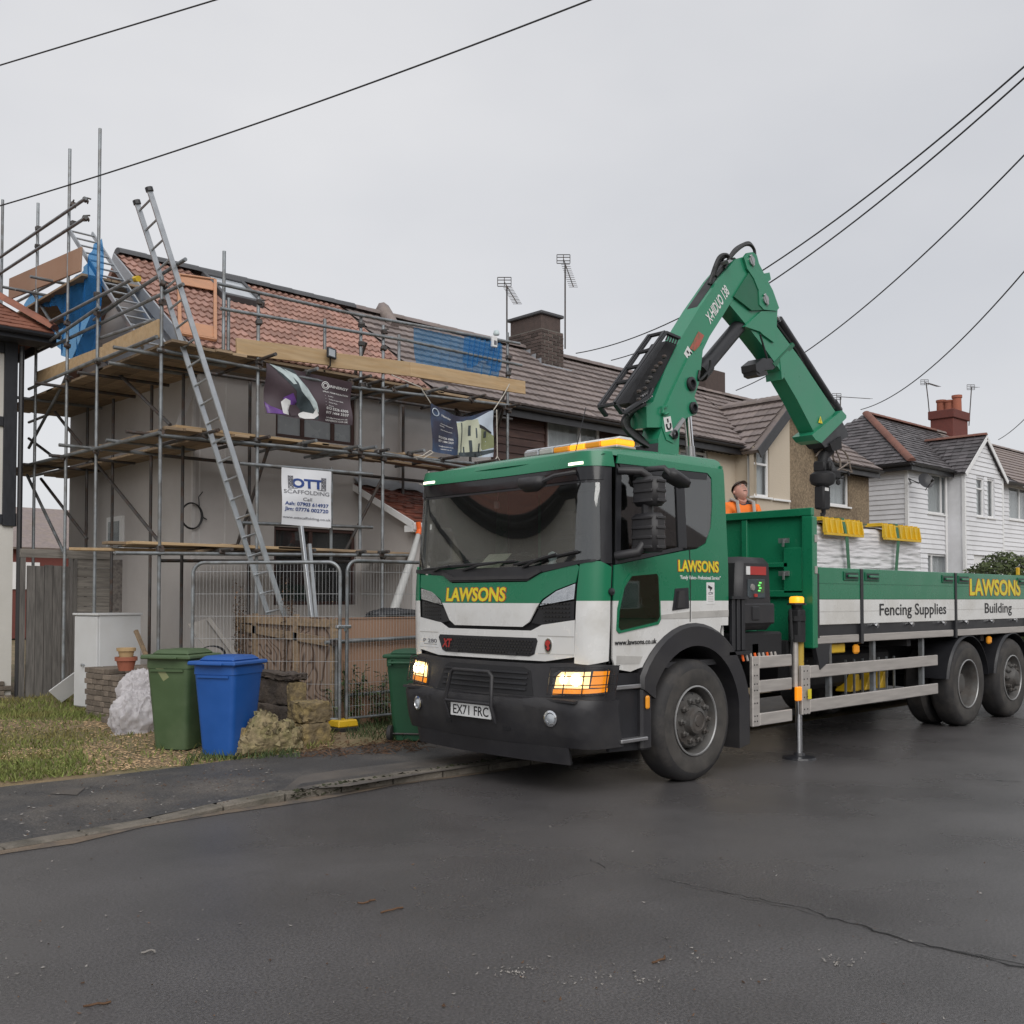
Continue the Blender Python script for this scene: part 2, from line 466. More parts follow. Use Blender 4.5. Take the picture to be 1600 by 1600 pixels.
M['black_plastic'] = mat('black_plastic', (0.02, 0.021, 0.024), rough=0.45)
M['fascia'] = mat('fascia', (0.025, 0.025, 0.028), rough=0.4)
M['tile_red'] = mat('tile_red', (0.33, 0.19, 0.15), rough=0.7, var=0.14, scale=9, per_obj=0.22, bump=0.1, bscale=80, col2=(0.26, 0.155, 0.14), mix=0.5, mscale=5)
M['tile_brown'] = mat('tile_brown', (0.20, 0.165, 0.158), rough=0.75, var=0.2, scale=7, per_obj=0.18, bump=0.15, bscale=80, col2=(0.22, 0.18, 0.145), mix=0.45, mscale=3)
M['tile_orange'] = mat('tile_orange', (0.24, 0.095, 0.06), rough=0.75, var=0.2, scale=6, per_obj=0.2, col2=(0.17, 0.07, 0.05), mix=0.7, mscale=4)
M['tile_clay'] = mat('tile_clay', (0.10, 0.032, 0.022), rough=0.42, var=0.25, scale=8, per_obj=0.35, col2=(0.19, 0.07, 0.045), mix=0.5, mscale=6)
M['slate'] = mat('slate', (0.082, 0.074, 0.078), rough=0.5, var=0.15, scale=3, island=0.4, per_obj=0.1)
M['ridge_grey'] = mat('ridge_grey', (0.075, 0.077, 0.083), rough=0.6, per_obj=0.1)
M['ridge_terracotta'] = mat('ridge_terracotta', (0.17, 0.075, 0.055), rough=0.75, per_obj=0.15, var=0.2)
M['brick_dark'] = mat('brick_dark', (0.085, 0.062, 0.055), rough=0.85, var=0.25, scale=12, per_obj=0.35, bump=0.3, bscale=50)
M['brick_red'] = mat('brick_red', (0.17, 0.05, 0.04), rough=0.85, var=0.2, scale=12, per_obj=0.25)
M['brick_old'] = mat('brick_old', (0.19, 0.155, 0.125), rough=0.9, var=0.3, scale=14, per_obj=0.35, bump=0.5, bscale=40, col2=(0.09, 0.08, 0.065), mix=0.7, mscale=7)
M['mortar'] = mat('mortar', (0.15, 0.14, 0.125), rough=0.9)
M['lead'] = mat('lead', (0.36, 0.38, 0.41), rough=0.5, metal=0.3)
M['pot_clay'] = mat('pot_clay', (0.30, 0.10, 0.06), rough=0.8, per_obj=0.15)
M['pot_buff'] = mat('pot_buff', (0.42, 0.29, 0.15), rough=0.8)
M['curtain'] = mat('curtain', (0.66, 0.66, 0.65), rough=0.9, var=0.15, scale=3, stretch=(14, 14, 0.5))
M['room'] = mat('room', (0.04, 0.042, 0.045), rough=0.9)
M['film'] = mat('film', (0.30, 0.32, 0.34), rough=0.25, var=0.15, scale=3)
M['pane'] = glass_mat('pane', (0.85, 0.87, 0.88), clear=0.95, body=(0.3, 0.3, 0.3))
M['skyglass'] = mat('skyglass', (0.40, 0.43, 0.46), rough=0.08, spec=0.8)
# scaffold and site
M['galv'] = mat('galv', (0.25, 0.27, 0.285), rough=0.45, metal=0.55, var=0.25, scale=7, per_obj=0.18, col2=(0.13, 0.115, 0.10), mix=0.6, mscale=5)
M['galv_dark'] = mat('galv_dark', (0.09, 0.088, 0.088), rough=0.6, metal=0.5, var=0.3, scale=7, col2=(0.1, 0.055, 0.035), mix=0.6, mscale=9)
M['alu'] = mat('alu', (0.42, 0.44, 0.46), rough=0.38, metal=0.8, var=0.12, scale=8)
M['alu_dull'] = mat('alu_dull', (0.52, 0.49, 0.46), rough=0.5, metal=0.55, var=0.14, scale=5, stretch=(0.6, 2, 6))
M['plank'] = mat('plank', (0.30, 0.215, 0.135), rough=0.8, var=0.22, scale=5, per_obj=0.3, stretch=(0.6, 6, 6), col2=(0.16, 0.12, 0.085), mix=0.7, mscale=3)
M['plank_new'] = mat('plank_new', (0.42, 0.30, 0.175), rough=0.75, var=0.15, scale=4, per_obj=0.15, stretch=(0.5, 5, 5), col2=(0.36, 0.23, 0.11), mix=0.6, mscale=3)
M['plank_grey'] = mat('plank_grey', (0.155, 0.145, 0.135), rough=0.85, var=0.3, scale=5, per_obj=0.18, stretch=(5, 5, 0.5), col2=(0.075, 0.07, 0.066), mix=0.7, mscale=3)
M['slat_grey'] = mat('slat_grey', (0.20, 0.185, 0.165), rough=0.85, var=0.3, scale=5, per_obj=0.18, stretch=(0.5, 5, 7), col2=(0.10, 0.09, 0.08), mix=0.7, mscale=3)
M['osb'] = mat('osb', (0.20, 0.18, 0.165), rough=0.85, var=0.4, scale=22, col2=(0.1, 0.09, 0.085), mix=0.8, mscale=14)
M['ply_tan'] = mat('ply_tan', (0.37, 0.225, 0.15), rough=0.8, var=0.08, scale=3, col2=(0.30, 0.175, 0.115), mix=0.6, mscale=1.5)
M['rope'] = mat('rope', (0.5, 0.47, 0.42), rough=0.9)
M['foam_yellow'] = mat('foam_yellow', (0.62, 0.42, 0.02), rough=0.5)
M['orange_frame'] = mat('orange_frame', (0.44, 0.22, 0.12), rough=0.6, var=0.12)
M['orange_tape'] = mat('orange_tape', (0.8, 0.13, 0.02), rough=0.5)
M['clear_sheet'] = mat('clear_sheet', (0.40, 0.40, 0.39), rough=0.35, var=0.1, scale=12)
M['banner_white'] = mat('banner_white', (0.70, 0.71, 0.74), rough=0.5, var=0.03)
M['banner_plum'] = mat('banner_plum', (0.066, 0.045, 0.055), rough=0.45, var=0.15, scale=3)
M['banner_navy'] = mat('banner_navy', (0.030, 0.030, 0.055), rough=0.45, var=0.15, scale=3, col2=(0.05, 0.10, 0.2), mix=0.7, mscale=2)
M['print_white'] = mat('print_white', (0.72, 0.72, 0.72), rough=0.5)
M['print_grey'] = mat('print_grey', (0.13, 0.13, 0.15), rough=0.5)
M['print_blue'] = mat('print_blue', (0.02, 0.055, 0.22), rough=0.5)
M['print_black'] = mat('print_black', (0.02, 0.02, 0.022), rough=0.5)
M['print_red'] = mat('print_red', (0.42, 0.035, 0.03), rough=0.45)
M['print_yellow'] = mat('print_yellow', (0.72, 0.60, 0.03), rough=0.45)
M['print_cream'] = mat('print_cream', (0.50, 0.52, 0.40), rough=0.5, var=0.12)
M['print_sky'] = mat('print_sky', (0.50, 0.57, 0.66), rough=0.5)
M['print_pale'] = mat('print_pale', (0.48, 0.56, 0.57), rough=0.4, var=0.25, scale=6)
M['print_slate'] = mat('print_slate', (0.045, 0.06, 0.068), rough=0.4, var=0.5, scale=6)
M['print_purple'] = mat('print_purple', (0.13, 0.05, 0.24), rough=0.4, var=0.4, scale=4)
M['print_olive'] = mat('print_olive', (0.22, 0.24, 0.12), rough=0.5)
M['bin_green'] = mat('bin_green', (0.062, 0.105, 0.045), rough=0.5, var=0.12, scale=4, col2=(0.085, 0.12, 0.06), mix=0.5, mscale=2)
M['bin_dark_green'] = mat('bin_dark_green', (0.018, 0.085, 0.04), rough=0.5, var=0.12, scale=4)
M['bin_blue'] = mat('bin_blue', (0.012, 0.085, 0.33), rough=0.45, var=0.08, scale=4)
M['rubber'] = mat('rubber', (0.028, 0.027, 0.028), rough=0.75, var=0.25, scale=6, col2=(0.065, 0.058, 0.052), mix=0.55, mscale=5, bump=0.1, bscale=60)
M['rubber_dusty'] = mat('rubber_dusty', (0.062, 0.057, 0.052), rough=0.85, var=0.3, scale=7, col2=(0.035, 0.034, 0.034), mix=0.7, mscale=4)
M['rim'] = mat('rim', (0.095, 0.092, 0.088), rough=0.65, metal=0.2, var=0.25, scale=9, col2=(0.07, 0.058, 0.05), mix=0.7, mscale=6)
M['rim_edge'] = mat('rim_edge', (0.35, 0.35, 0.35), rough=0.45, metal=0.5)
M['cab_white'] = mat('cab_white', (0.62, 0.63, 0.64), rough=0.4, var=0.05, col2=(0.5, 0.5, 0.49), mix=0.4)
M['bag'] = mat('bag', (0.72, 0.71, 0.72), rough=0.35, var=0.1, scale=5)
M['rubble'] = mat('rubble', (0.25, 0.20, 0.115), rough=0.95, var=0.5, scale=16, bump=1.0, bscale=22, col2=(0.16, 0.15, 0.06), mix=0.7, mscale=7)
M['rubble_stone'] = mat('rubble_stone', (0.21, 0.17, 0.10), rough=0.9, var=0.25, scale=20, island=0.5, col2=(0.16, 0.16, 0.07), mix=0.6, mscale=6)
M['stone_block'] = mat('stone_block', (0.17, 0.13, 0.075), rough=0.95, var=0.4, scale=10, bump=0.9, bscale=26, col2=(0.30, 0.225, 0.09), mix=0.65, mscale=5)
M['wall_dark'] = mat('wall_dark', (0.06, 0.048, 0.042), rough=0.9, var=0.4, scale=7, bump=0.6, bscale=30, col2=(0.11, 0.085, 0.065), mix=0.6, mscale=4)
M['net_wire'] = mat('net_wire', (0.38, 0.39, 0.40), rough=0.5, metal=0.4)
M['cable'] = mat('cable', (0.02, 0.02, 0.022), rough=0.6)
# truck
M['livery'] = paint_split('livery', 1.565)
M['side_livery'] = paint_split('side_livery', 1.585)
M['dropside'] = paint_split('dropside', 1.595)
M['green'] = mat('green', GREEN, rough=0.28, var=0.08, scale=2, coat=0.2)
M['green_dull'] = mat('green_dull', (0.010, 0.12, 0.06), rough=0.45, var=0.1, scale=3, col2=(0.012, 0.10, 0.05), mix=0.5, mscale=2)
M['crane_green'] = mat('crane_green', (0.020, 0.215, 0.115), rough=0.35, var=0.06, scale=3, coat=0.25)
M['truck_white'] = mat('truck_white', (0.72, 0.72, 0.71), rough=0.25, var=0.04, scale=3, coat=0.5)
M['stripe_grey'] = mat('stripe_grey', (0.46, 0.45, 0.43), rough=0.35)
M['trim_black'] = mat('trim_black', (0.019, 0.0195, 0.023), rough=0.42, var=0.12, scale=5)
M['bumper'] = mat('bumper', (0.025, 0.0245, 0.028), rough=0.5, var=0.15, scale=4, bump=0.05, bscale=200, col2=(0.042, 0.04, 0.039), mix=0.5, mscale=2)
M['gloss_black'] = mat('gloss_black', (0.012, 0.012, 0.014), rough=0.12)
M['chassis'] = mat('chassis', (0.014, 0.014, 0.016), rough=0.7)
M['chrome'] = mat('chrome', (0.75, 0.76, 0.78), rough=0.12, metal=1.0, var=0.03)
M['steel'] = mat('steel', (0.42, 0.42, 0.43), rough=0.35, metal=0.8)
M['windscreen'] = glass_mat('windscreen', (0.78, 0.80, 0.79), ior=2.0, clear=0.97, body=(0.2, 0.2, 0.2))
M['sideglass'] = glass_mat('sideglass', (0.58, 0.60, 0.60), ior=2.2, clear=0.97, body=(0.05, 0.05, 0.05))
M['lens'] = glass_mat('lens', (0.95, 0.95, 0.95), ior=1.45)
M['lamp_warm'] = mat('lamp_warm', (0.9, 0.7, 0.4), rough=0.3, emit=(1.0, 0.62, 0.22), estr=1.3)
M['lamp_core'] = mat('lamp_core', (0.9, 0.85, 0.7), rough=0.3, emit=(1.0, 0.83, 0.5), estr=9)
M['lamp_amber'] = mat('lamp_amber', (0.75, 0.25, 0.01), rough=0.25, emit=(1.0, 0.30, 0.01), estr=0.45)
M['beacon_on'] = mat('beacon_on', (0.8, 0.35, 0.01), rough=0.25, emit=(1.0, 0.42, 0.02), estr=0.8)
M['amber'] = mat('amber', (0.62, 0.24, 0.02), rough=0.2, emit=(1.0, 0.4, 0.03), estr=0.15)
M['marker_on'] = mat('marker_on', (0.9, 0.85, 0.7), rough=0.3, emit=(1.0, 0.9, 0.7), estr=1.6)
M['reflector'] = mat('reflector', (0.55, 0.57, 0.6), rough=0.15, metal=0.9, var=0.3, scale=25)
M['interior'] = mat('interior', (0.05, 0.05, 0.055), rough=0.7)
M['interior_pale'] = mat('interior_pale', (0.25, 0.24, 0.23), rough=0.8)
M['yellow'] = mat('yellow', (0.66, 0.42, 0.02), rough=0.45, var=0.12)
M['yellow_tube'] = mat('yellow_tube', (0.50, 0.34, 0.05), rough=0.5, var=0.15, col2=(0.3, 0.22, 0.06), mix=0.5)
M['strap'] = mat('strap', (0.06, 0.17, 0.10), rough=0.8)
M['wrap'] = mat('wrap', (0.70, 0.69, 0.71), rough=0.22, var=0.08, scale=4, stretch=(1, 1, 14), bump=0.25, bscale=14, coat=0.3)
M['hose'] = mat('hose', (0.018, 0.018, 0.019), rough=0.5)
M['hose_tan'] = mat('hose_tan', (0.20, 0.165, 0.14), rough=0.6)
M['plate_white'] = mat('plate_white', (0.75, 0.76, 0.76), rough=0.35)
M['skin'] = mat('skin', (0.50, 0.27, 0.21), rough=0.55, var=0.1, scale=10, col2=(0.55, 0.23, 0.18), mix=0.5, mscale=9)
M['hiviz'] = mat('hiviz', (0.85, 0.19, 0.02), rough=0.7, var=0.1, scale=6)
M['cap'] = mat('cap', (0.075, 0.052, 0.042), rough=0.85, var=0.2, scale=20)
M['reflective'] = mat('reflective', (0.34, 0.33, 0.31), rough=0.4)
M['trousers'] = mat('trousers', (0.03, 0.034, 0.05), rough=0.85)
M['hedge_leaf'] = mat('hedge_leaf', (0.055, 0.075, 0.022), rough=0.55, var=0.2, island=0.5, spec=0.3)
M['bark'] = mat('bark', (0.07, 0.05, 0.035), rough=0.9)
def swirl_ply():
  """plywood rotary-cut face: broad contour figure in pale and dark brown"""
  m = mat('ply_swirl', (0.23, 0.165, 0.125), rough=0.8, var=0.12, scale=4)
  nt, b = nodes_of(m); L = nt.links.new
  tcn = nt.nodes.new('ShaderNodeTexCoord')
  nz = _n(nt, 'ShaderNodeTexNoise', Scale=1.5, Detail=1.5, Roughness=0.4, Distortion=0.6); L(tcn.outputs['Object'], nz.inputs['Vector'])
  mu = _n(nt, 'ShaderNodeMath', _operation='MULTIPLY'); mu.inputs[1].default_value = 15.0; L(nz.outputs['Fac'], mu.inputs[0])
  fr = _n(nt, 'ShaderNodeMath', _operation='PINGPONG'); fr.inputs[1].default_value = 0.5; L(mu.outputs[0], fr.inputs[0])
  rp = nt.nodes.new('ShaderNodeValToRGB'); L(fr.outputs[0], rp.inputs['Fac'])
  rp.color_ramp.elements[0].position = 0.05; rp.color_ramp.elements[0].color = (0.085, 0.05, 0.034, 1)
  rp.color_ramp.elements[1].position = 0.22; rp.color_ramp.elements[1].color = (0.25, 0.18, 0.135, 1)
  L(rp.outputs['Color'], b.inputs['Base Color'])
  return m
M['ply_swirl'] = swirl_ply()
def net_mat():
  """woven blue debris netting: half see-through, half blue thread lit from both sides"""
  m = bpy.data.materials.new('debris_net'); m.use_nodes = True
  nt = m.node_tree; nt.nodes.clear(); L = nt.links.new
  o = nt.nodes.new('ShaderNodeOutputMaterial')
  d = nt.nodes.new('ShaderNodeBsdfDiffuse'); d.inputs['Color'].default_value = (0.06, 0.25, 0.52, 1)
  tl = nt.nodes.new('ShaderNodeBsdfTranslucent'); tl.inputs['Color'].default_value = (0.10, 0.36, 0.70, 1)
  t = nt.nodes.new('ShaderNodeBsdfTransparent'); t.inputs['Color'].default_value = (0.62, 0.84, 1.0, 1)
  a = nt.nodes.new('ShaderNodeMixShader'); a.inputs['Fac'].default_value = 0.5; L(d.outputs[0], a.inputs[1]); L(tl.outputs[0], a.inputs[2])
  b = nt.nodes.new('ShaderNodeMixShader'); b.inputs['Fac'].default_value = 0.42; L(t.outputs[0], b.inputs[1]); L(a.outputs[0], b.inputs[2])
  L(b.outputs[0], o.inputs['Surface']); return m
M['net_blue'] = net_mat()
def bag_mat():
  m = bpy.data.materials.new('thin_plastic'); m.use_nodes = True
  nt = m.node_tree; nt.nodes.clear(); L = nt.links.new
  o = nt.nodes.new('ShaderNodeOutputMaterial')
  p = nt.nodes.new('ShaderNodeBsdfPrincipled'); p.inputs['Base Color'].default_value = (0.68, 0.66, 0.68, 1); p.inputs['Roughness'].default_value = 0.28
  tl = nt.nodes.new('ShaderNodeBsdfTranslucent'); tl.inputs['Color'].default_value = (0.7, 0.66, 0.67, 1)
  t = nt.nodes.new('ShaderNodeBsdfTransparent')
  a = nt.nodes.new('ShaderNodeMixShader'); a.inputs['Fac'].default_value = 0.35; L(p.outputs[0], a.inputs[1]); L(tl.outputs[0], a.inputs[2])
  b = nt.nodes.new('ShaderNodeMixShader'); b.inputs['Fac'].default_value = 0.8; L(t.outputs[0], b.inputs[1]); L(a.outputs[0], b.inputs[2])
  L(b.outputs[0], o.inputs['Surface']); return m
M['thin_plastic'] = bag_mat()
# ------------------------------------------------------------------ setting: ground, road, kerb, pavement, yard
GZ = 0.065                               # height of pavement and yards above the road
def sheet_between(A, B, name, m, za, zb, kind='structure'):
  mb = MB(); n = len(A)
  vs = [(p[0], p[1], za) for p in A] + [(p[0], p[1], zb) for p in B]
  fs = [(i, i + 1, n + i + 1, n + i) for i in range(n - 1)]
  mb.add(vs, fs)
  return mb.build(name, m, kind=kind)
MB().add([(-400, -400, -0.06), (600, -400, -0.06), (600, 600, -0.06), (-400, 600, -0.06)], [(0, 1, 2, 3)]).build('ground', M['soil'], kind='structure')
kpx = [(-420, 1420), (-200, 1372), (0, 1330), (100, 1313), (220, 1291), (340, 1269), (480, 1247), (620, 1225), (800, 1200)]
kerb = [onZ(x, y, 0.0).to_2d() for x, y in kpx]
k0 = kerb[0]; d0 = (kerb[0] - kerb[1]).normalized()
kerb = [k0 + d0 * 22] + kerb + [V((kerb[-1].x + 4, kerb[-1].y + 0.05)), V((120, kerb[-1].y + 0.05))]
bpx = [(-420, 1292), (-200, 1258), (0, 1229), (150, 1214), (250, 1202), (375, 1186), (520, 1170), (600, 1160), (690, 1150)]
back = [onZ(x, y, GZ).to_2d() for x, y in bpx]
back = [back[0] + (back[0] - back[1]).normalized() * 16] + back + [V((back[-1].x + 4, back[-1].y)), V((120, back[-1].y))]
def resample(L, n):
  d = [0]
  for a, b in zip(L, L[1:]): d.append(d[-1] + (b - a).length)
  res = []
  for k in range(n + 1):
    t = d[-1] * (k / n); i = max(j for j in range(len(d)) if d[j] <= t + 1e-9); i = min(i, len(L) - 2)
    f = (t - d[i]) / (d[i + 1] - d[i]); res.append(L[i].lerp(L[i + 1], f))
  return res
def side(L, i):
  d = (L[min(i + 1, len(L) - 1)] - L[max(i - 1, 0)]).normalized(); return V((-d.y, d.x))
def offset(L, w): return [L[i] + side(L, i) * w for i in range(len(L))]
near = [V((p.x, -2.2)) for p in kerb]
near[0] = V((-24, -2.2));
sheet_between(near, kerb, 'road', M['asphalt'], 0.0, 0.0)
# worn gutter strip of grit along the kerb
sand_in = [kerb[i] - side(kerb, i) * (0.10 + 0.06 * math.sin(i * 2.1)) for i in range(len(kerb) - 2)]
sheet_between(sand_in, [p + side(kerb, i) * 0.0 for i, p in enumerate(kerb[:-2])], 'gutter_path', M['sand'], 0.004, 0.004)
kin = offset(kerb, 0.14)
pin = kin
mb = MB(); npv = len(pin)
kz = [(0.012 if proj((p.x, p.y, 0))[0] < 250 else 0.012 + (GZ - 0.012) * min(1, (proj((p.x, p.y, 0))[0] - 250) / 220)) if p.x < 30 else GZ for p in kerb]
kz = [0.012] + kz[1:]
mid = [pin[i].lerp(back[i], 0.4) for i in range(npv)]
mb.add([(p.x, p.y, kz[i] + 0.005) for i, p in enumerate(pin)] + [(p.x, p.y, GZ) for p in mid] + [(p.x, p.y, GZ) for p in back], [(r * npv + i, r * npv + i + 1, r * npv + npv + i + 1, r * npv + npv + i) for r in (0, 1) for i in range(npv - 1)])
mb.build('pavement', M['pavement'], kind='structure')
# kerb stones, dropped to the left where cars cross
kb = bpy.data.objects.new('kerb', None); COL.objects.link(kb); props(kb, kind='structure')
def drop(p):
  x, y = proj((p.x, p.y, 0)); return 0.012 if x < 250 else (0.012 + (GZ - 0.012) * min(1, (x - 250) / 220))
dense = resample(kerb[:-1], 60)
for i in range(len(dense) - 1):
  a, b = dense[i], dense[i + 1]; d = (b - a).normalized(); nn = V((-d.y, d.x)); a2, b2 = a + d * 0.006, b - d * 0.006
  za, zb = drop(a), drop(b)
  P = []
  for z0, z1 in ((-0.05, -0.05), (za + 0.006, zb + 0.006)):
    for w in (0.0, 0.15):
      P += [(a2.x + nn.x * w, a2.y + nn.y * w, z0), (b2.x + nn.x * w, b2.y + nn.y * w, z1)]
  MB().hull8(P, 0, 0.012).build('kerb_stone', M['kerbstone'], kb)
# worn brown drive crossing on the pavement (sheets above the pavement)
cx = [onZ(x, y, GZ).to_2d() for x, y in ((470, 1212), (560, 1200), (680, 1186), (800, 1172), (1000, 1150))]
cy = [onZ(x, y, GZ).to_2d() for x, y in ((440, 1236), (545, 1229), (670, 1208), (800, 1190), (1000, 1172))]
sheet_between(cy, cx, 'crossing_path', M['crossing'], GZ + 0.004, GZ + 0.004)
# moss and weed growing in the kerb joint
mb = MB()
for i in range(900):
  t = random.random(); x = 455 + 360 * t; y = 1250 - 58 * t
  p = onZ(x, y, 0.0); s = random.uniform(0.012, 0.034)
  c = p + V((jit(0.02), random.uniform(-0.025, 0.03), random.uniform(0.0, 0.06)))
  a = random.uniform(0, 6.28)
  mb.add([c + V((math.cos(a) * s, math.sin(a) * s, 0)), c + V((-math.sin(a) * s, math.cos(a) * s, s * .5)), c + V((-math.cos(a) * s, -math.sin(a) * s, s)), c + V((math.sin(a) * s, -math.cos(a) * s, s * .4))], [(0, 1, 2, 3)])
mb.build('kerb_moss', M['moss'], kind='stuff')
# cracks in the road
def crack(name, px, w0, w1, seed):
  rnd = random.Random(seed); P = [onZ(x, y, 0.0) for x, y in px]; L = []
  for a, b in zip(P, P[1:]):
    n = max(3, int((b - a).length / 0.05))
    for k in range(n): L.append(a.lerp(b, k / n))
  L.append(P[-1]); mb = MB(); vs = []; fs = []
  for i, p in enumerate(L):
    d = (L[min(i + 1, len(L) - 1)] - L[max(i - 1, 0)]).normalized(); s = V((-d.y, d.x, 0)); t = i / len(L)
    j = s * rnd.uniform(-0.014, 0.014); w = (w0 + (w1 - w0) * t) * rnd.uniform(0.25, 1.3)
    vs += [p + j + s * w + V((0, 0, 0.003)), p + j - s * w + V((0, 0, 0.003))]
  for i in range(len(L) - 1): fs.append((2 * i, 2 * i + 1, 2 * i + 3, 2 * i + 2))
  mb.add(vs, fs); mb.build(name, M['crack'], kind='structure')
crack('road_crack', [(1030, 1373), (1100, 1388), (1200, 1408), (1265, 1420), (1290, 1434), (1345, 1446), (1365, 1455), (1425, 1472), (1470, 1482), (1540, 1498), (1640, 1524)], 0.002, 0.010, 1)
crack('road_crack', [(1060, 1383), (1110, 1393), (1240, 1421), (1300, 1438)], 0.0015, 0.003, 4)
crack('road_crack', [(1350, 1449), (1440, 1478), (1520, 1490), (1640, 1516)], 0.0015, 0.004, 8)
crack('road_crack', [(920, 1343), (945, 1356)], 0.002, 0.004, 2)
crack('road_crack', [(1480, 1216), (1540, 1219), (1640, 1225)], 0.002, 0.010, 3)
# iron cover let into the pavement
q = [onZ(x, y, GZ + 0.005) for x, y in ((78, 1240), (96, 1229), (133, 1231), (120, 1242))]
cv = MB().add(q, [(0, 1, 2, 3)]).build('water_cover', M['crossing'])
props(cv, 'small square access cover let into the pavement by the lawn', 'cover')
# litter: leaf scraps and flakes on road and pavement
mb = MB(); mb2 = MB()
def flake(mb, p, s, el=1.0):
  a = random.uniform(0, 6.28); ca, sa = math.cos(a) * s, math.sin(a) * s
  mb.add([p + V((ca, sa, random.uniform(0.002, 0.006))), p + V((-sa * el, ca * el, 0.002)), p + V((-ca, -sa, random.uniform(0.004, 0.012))), p + V((sa * el, -ca * el, 0.003))], [(0, 1, 2, 3)])
for i in range(260):
  x, y = random.uniform(-30, 1650), 1275 + 330 * random.random() ** 0.8
  flake(mb if random.random() < 0.55 else mb2, onZ(x, y, 0.0) + V((0, 0, 0.002)), random.choice((0.004, 0.006, 0.006, 0.008, 0.012)), random.uniform(0.3, 0.8))
for cxp, cyp, n, sp in ((820, 1512, 26, 22), (905, 1532, 22, 26), (1010, 1535, 14, 20), (1130, 1505, 40, 50), (1310, 1505, 36, 16), (790, 1520, 30, 15), (80, 1362, 14, 25)):
  for k in range(n):
    flake(mb, onZ(cxp + random.gauss(0, sp), cyp + random.gauss(0, sp * 0.28), 0) + V((0, 0, 0.002)), random.uniform(0.003, 0.009), random.uniform(.4, 1))
for i in range(230):
  x = random.uniform(0, 430); t = random.random(); y = 1228 - x * 0.118 + 6 + t * (88 - x * 0.06)
  flake(mb if random.random() < 0.6 else mb2, onZ(x, y, GZ) + V((0, 0, 0.002)), random.uniform(0.006, 0.02) * random.choice((.6, 1, 1)), random.uniform(0.25, 0.7))
for i in range(110):
  x = random.uniform(120, 420); flake(mb2, onZ(x, 1232 - (x - 120) * 0.06 + random.gauss(0, 9), GZ) + V((0, 0, 0.002)), random.uniform(0.006, 0.018), 0.3)
mb.build('pale_litter', M['pale_litter'], kind='stuff'); mb2.build('leaf_litter', M['dead_leaf'], kind='stuff')
for x, y, w in ((612, 1424, .07), (232, 1490, .03), (152, 1572, .05), (1030, 1502, .05), (573, 1411, .05)):
  p = onZ(x, y, 0.0); pts = [p + V((-w + w * 2 * k / 4, jit(.012), 0.008 + jit(.004))) for k in range(5)]
  o = MB().path(pts, 0.005, 5).build('twig', M['dead_leaf'] if w > .03 else M['pale_litter'])
  props(o, {612: 'short brown twig lying on the open asphalt below the bumper', 232: 'pale curled leaf lying alone on the grey asphalt', 152: 'small dark twig on the asphalt near the bottom left corner',
       1030: 'dark twig on the asphalt beside the long crack', 573: 'small dark twig tuft lying on the middle of the road'}[x], 'twig')
# yard of the half-timbered house
def yard_h(x, y): return GZ + 0.02 * math.sin(x * 1.7 + y) + 0.015 * math.sin(y * 2.3 - x * 0.8) + 0.018
YB = back
def yard_fn(s, t):
  i = s * 6.0; x = -14 + 21.6 * s
  yb = None
  for a, b in zip(YB, YB[1:]):
    if a.x <= x <= b.x: yb = a.y + (b.y - a.y) * (x - a.x) / (b.x - a.x)
  if yb is None: yb = YB[0].y
  y = yb - .04 + (17.24 - yb) * t
  return V((x, y, (yard_h(x, y) if t > 0.01 else GZ - 0.005)))
MB().sheet(yard_fn, 90, 40).build('lawn', M['soil'], kind='structure', smooth=60)
MB().add([(6.9, 9.3, GZ + 0.01), (100, 9.3, GZ + 0.01), (100, 25, GZ + 0.01), (6.9, 25, GZ + 0.01)], [(0, 1, 2, 3)]).build('garden_ground', M['soil'], kind='structure')
MB().add([(-24, 17.2, GZ + 0.02), (6.9, 17.2, GZ + 0.02), (6.9, 40, GZ + 0.02), (-24, 40, GZ + 0.02)], [(0, 1, 2, 3)]).build('rear_ground', M['soil'], kind='structure')
def noise2(x, y): return math.sin(x * 1.9 + 1.3 * math.sin(y * 1.1)) * math.cos(y * 1.6 + math.sin(x * 0.7))
gm = MB(); cm = MB(); cnt = 0
rnd = random.Random(5)
while cnt < 27000:
  px = rnd.uniform(-60, 520); py = rnd.uniform(1085, 1235)
  p = onZ(px, py, GZ + 0.03)
  if p.y < 9.0 or p.y > 16.3 or p.x > 6.8: continue
  yb = 9.3
  for a, b in zip(YB, YB[1:]):
    if a.x <= p.x <= b.x: yb = a.y + (b.y - a.y) * (p.x - a.x) / (b.x - a.x)
  if p.y < yb: continue
  dens = 0.20 + 0.5 * noise2(p.x, p.y)
  if py < 1128 and px < 175: dens += 0.75
  if px < 130: dens += 0.3
  if p.x > 4.3 and p.y < 10.4: dens += 0.3
  if abs(p.y - yb) < 0.12: dens += 0.25
  cnt += 1
  if rnd.random() > dens:
    if rnd.random() < 0.5: flake(cm, V((p.x, p.y, yard_h(p.x, p.y) + 0.004)), rnd.uniform(0.008, 0.028), rnd.uniform(0.25, 0.6))
    continue
  z = yard_h(p.x, p.y); h = rnd.uniform(0.02, 0.06) * (1.7 if py < 1125 else 1.0) * (1.5 if (p.x > 4.3 and p.y < 10.0) else 1); a = rnd.uniform(0, 6.28); w = rnd.uniform(0.004, 0.009)
  lean = V((rnd.gauss(0, 0.5) * h, rnd.gauss(0, 0.5) * h, h)); sd = V((math.cos(a) * w, math.sin(a) * w, 0)); b0 = V((p.x, p.y, z - 0.006))
  gm.add([b0 - sd, b0 + sd, b0 + lean * 0.55 + sd * 0.7, b0 + lean, b0 + lean * 0.55 - sd * 0.7], [(0, 1, 2, 3, 4)])
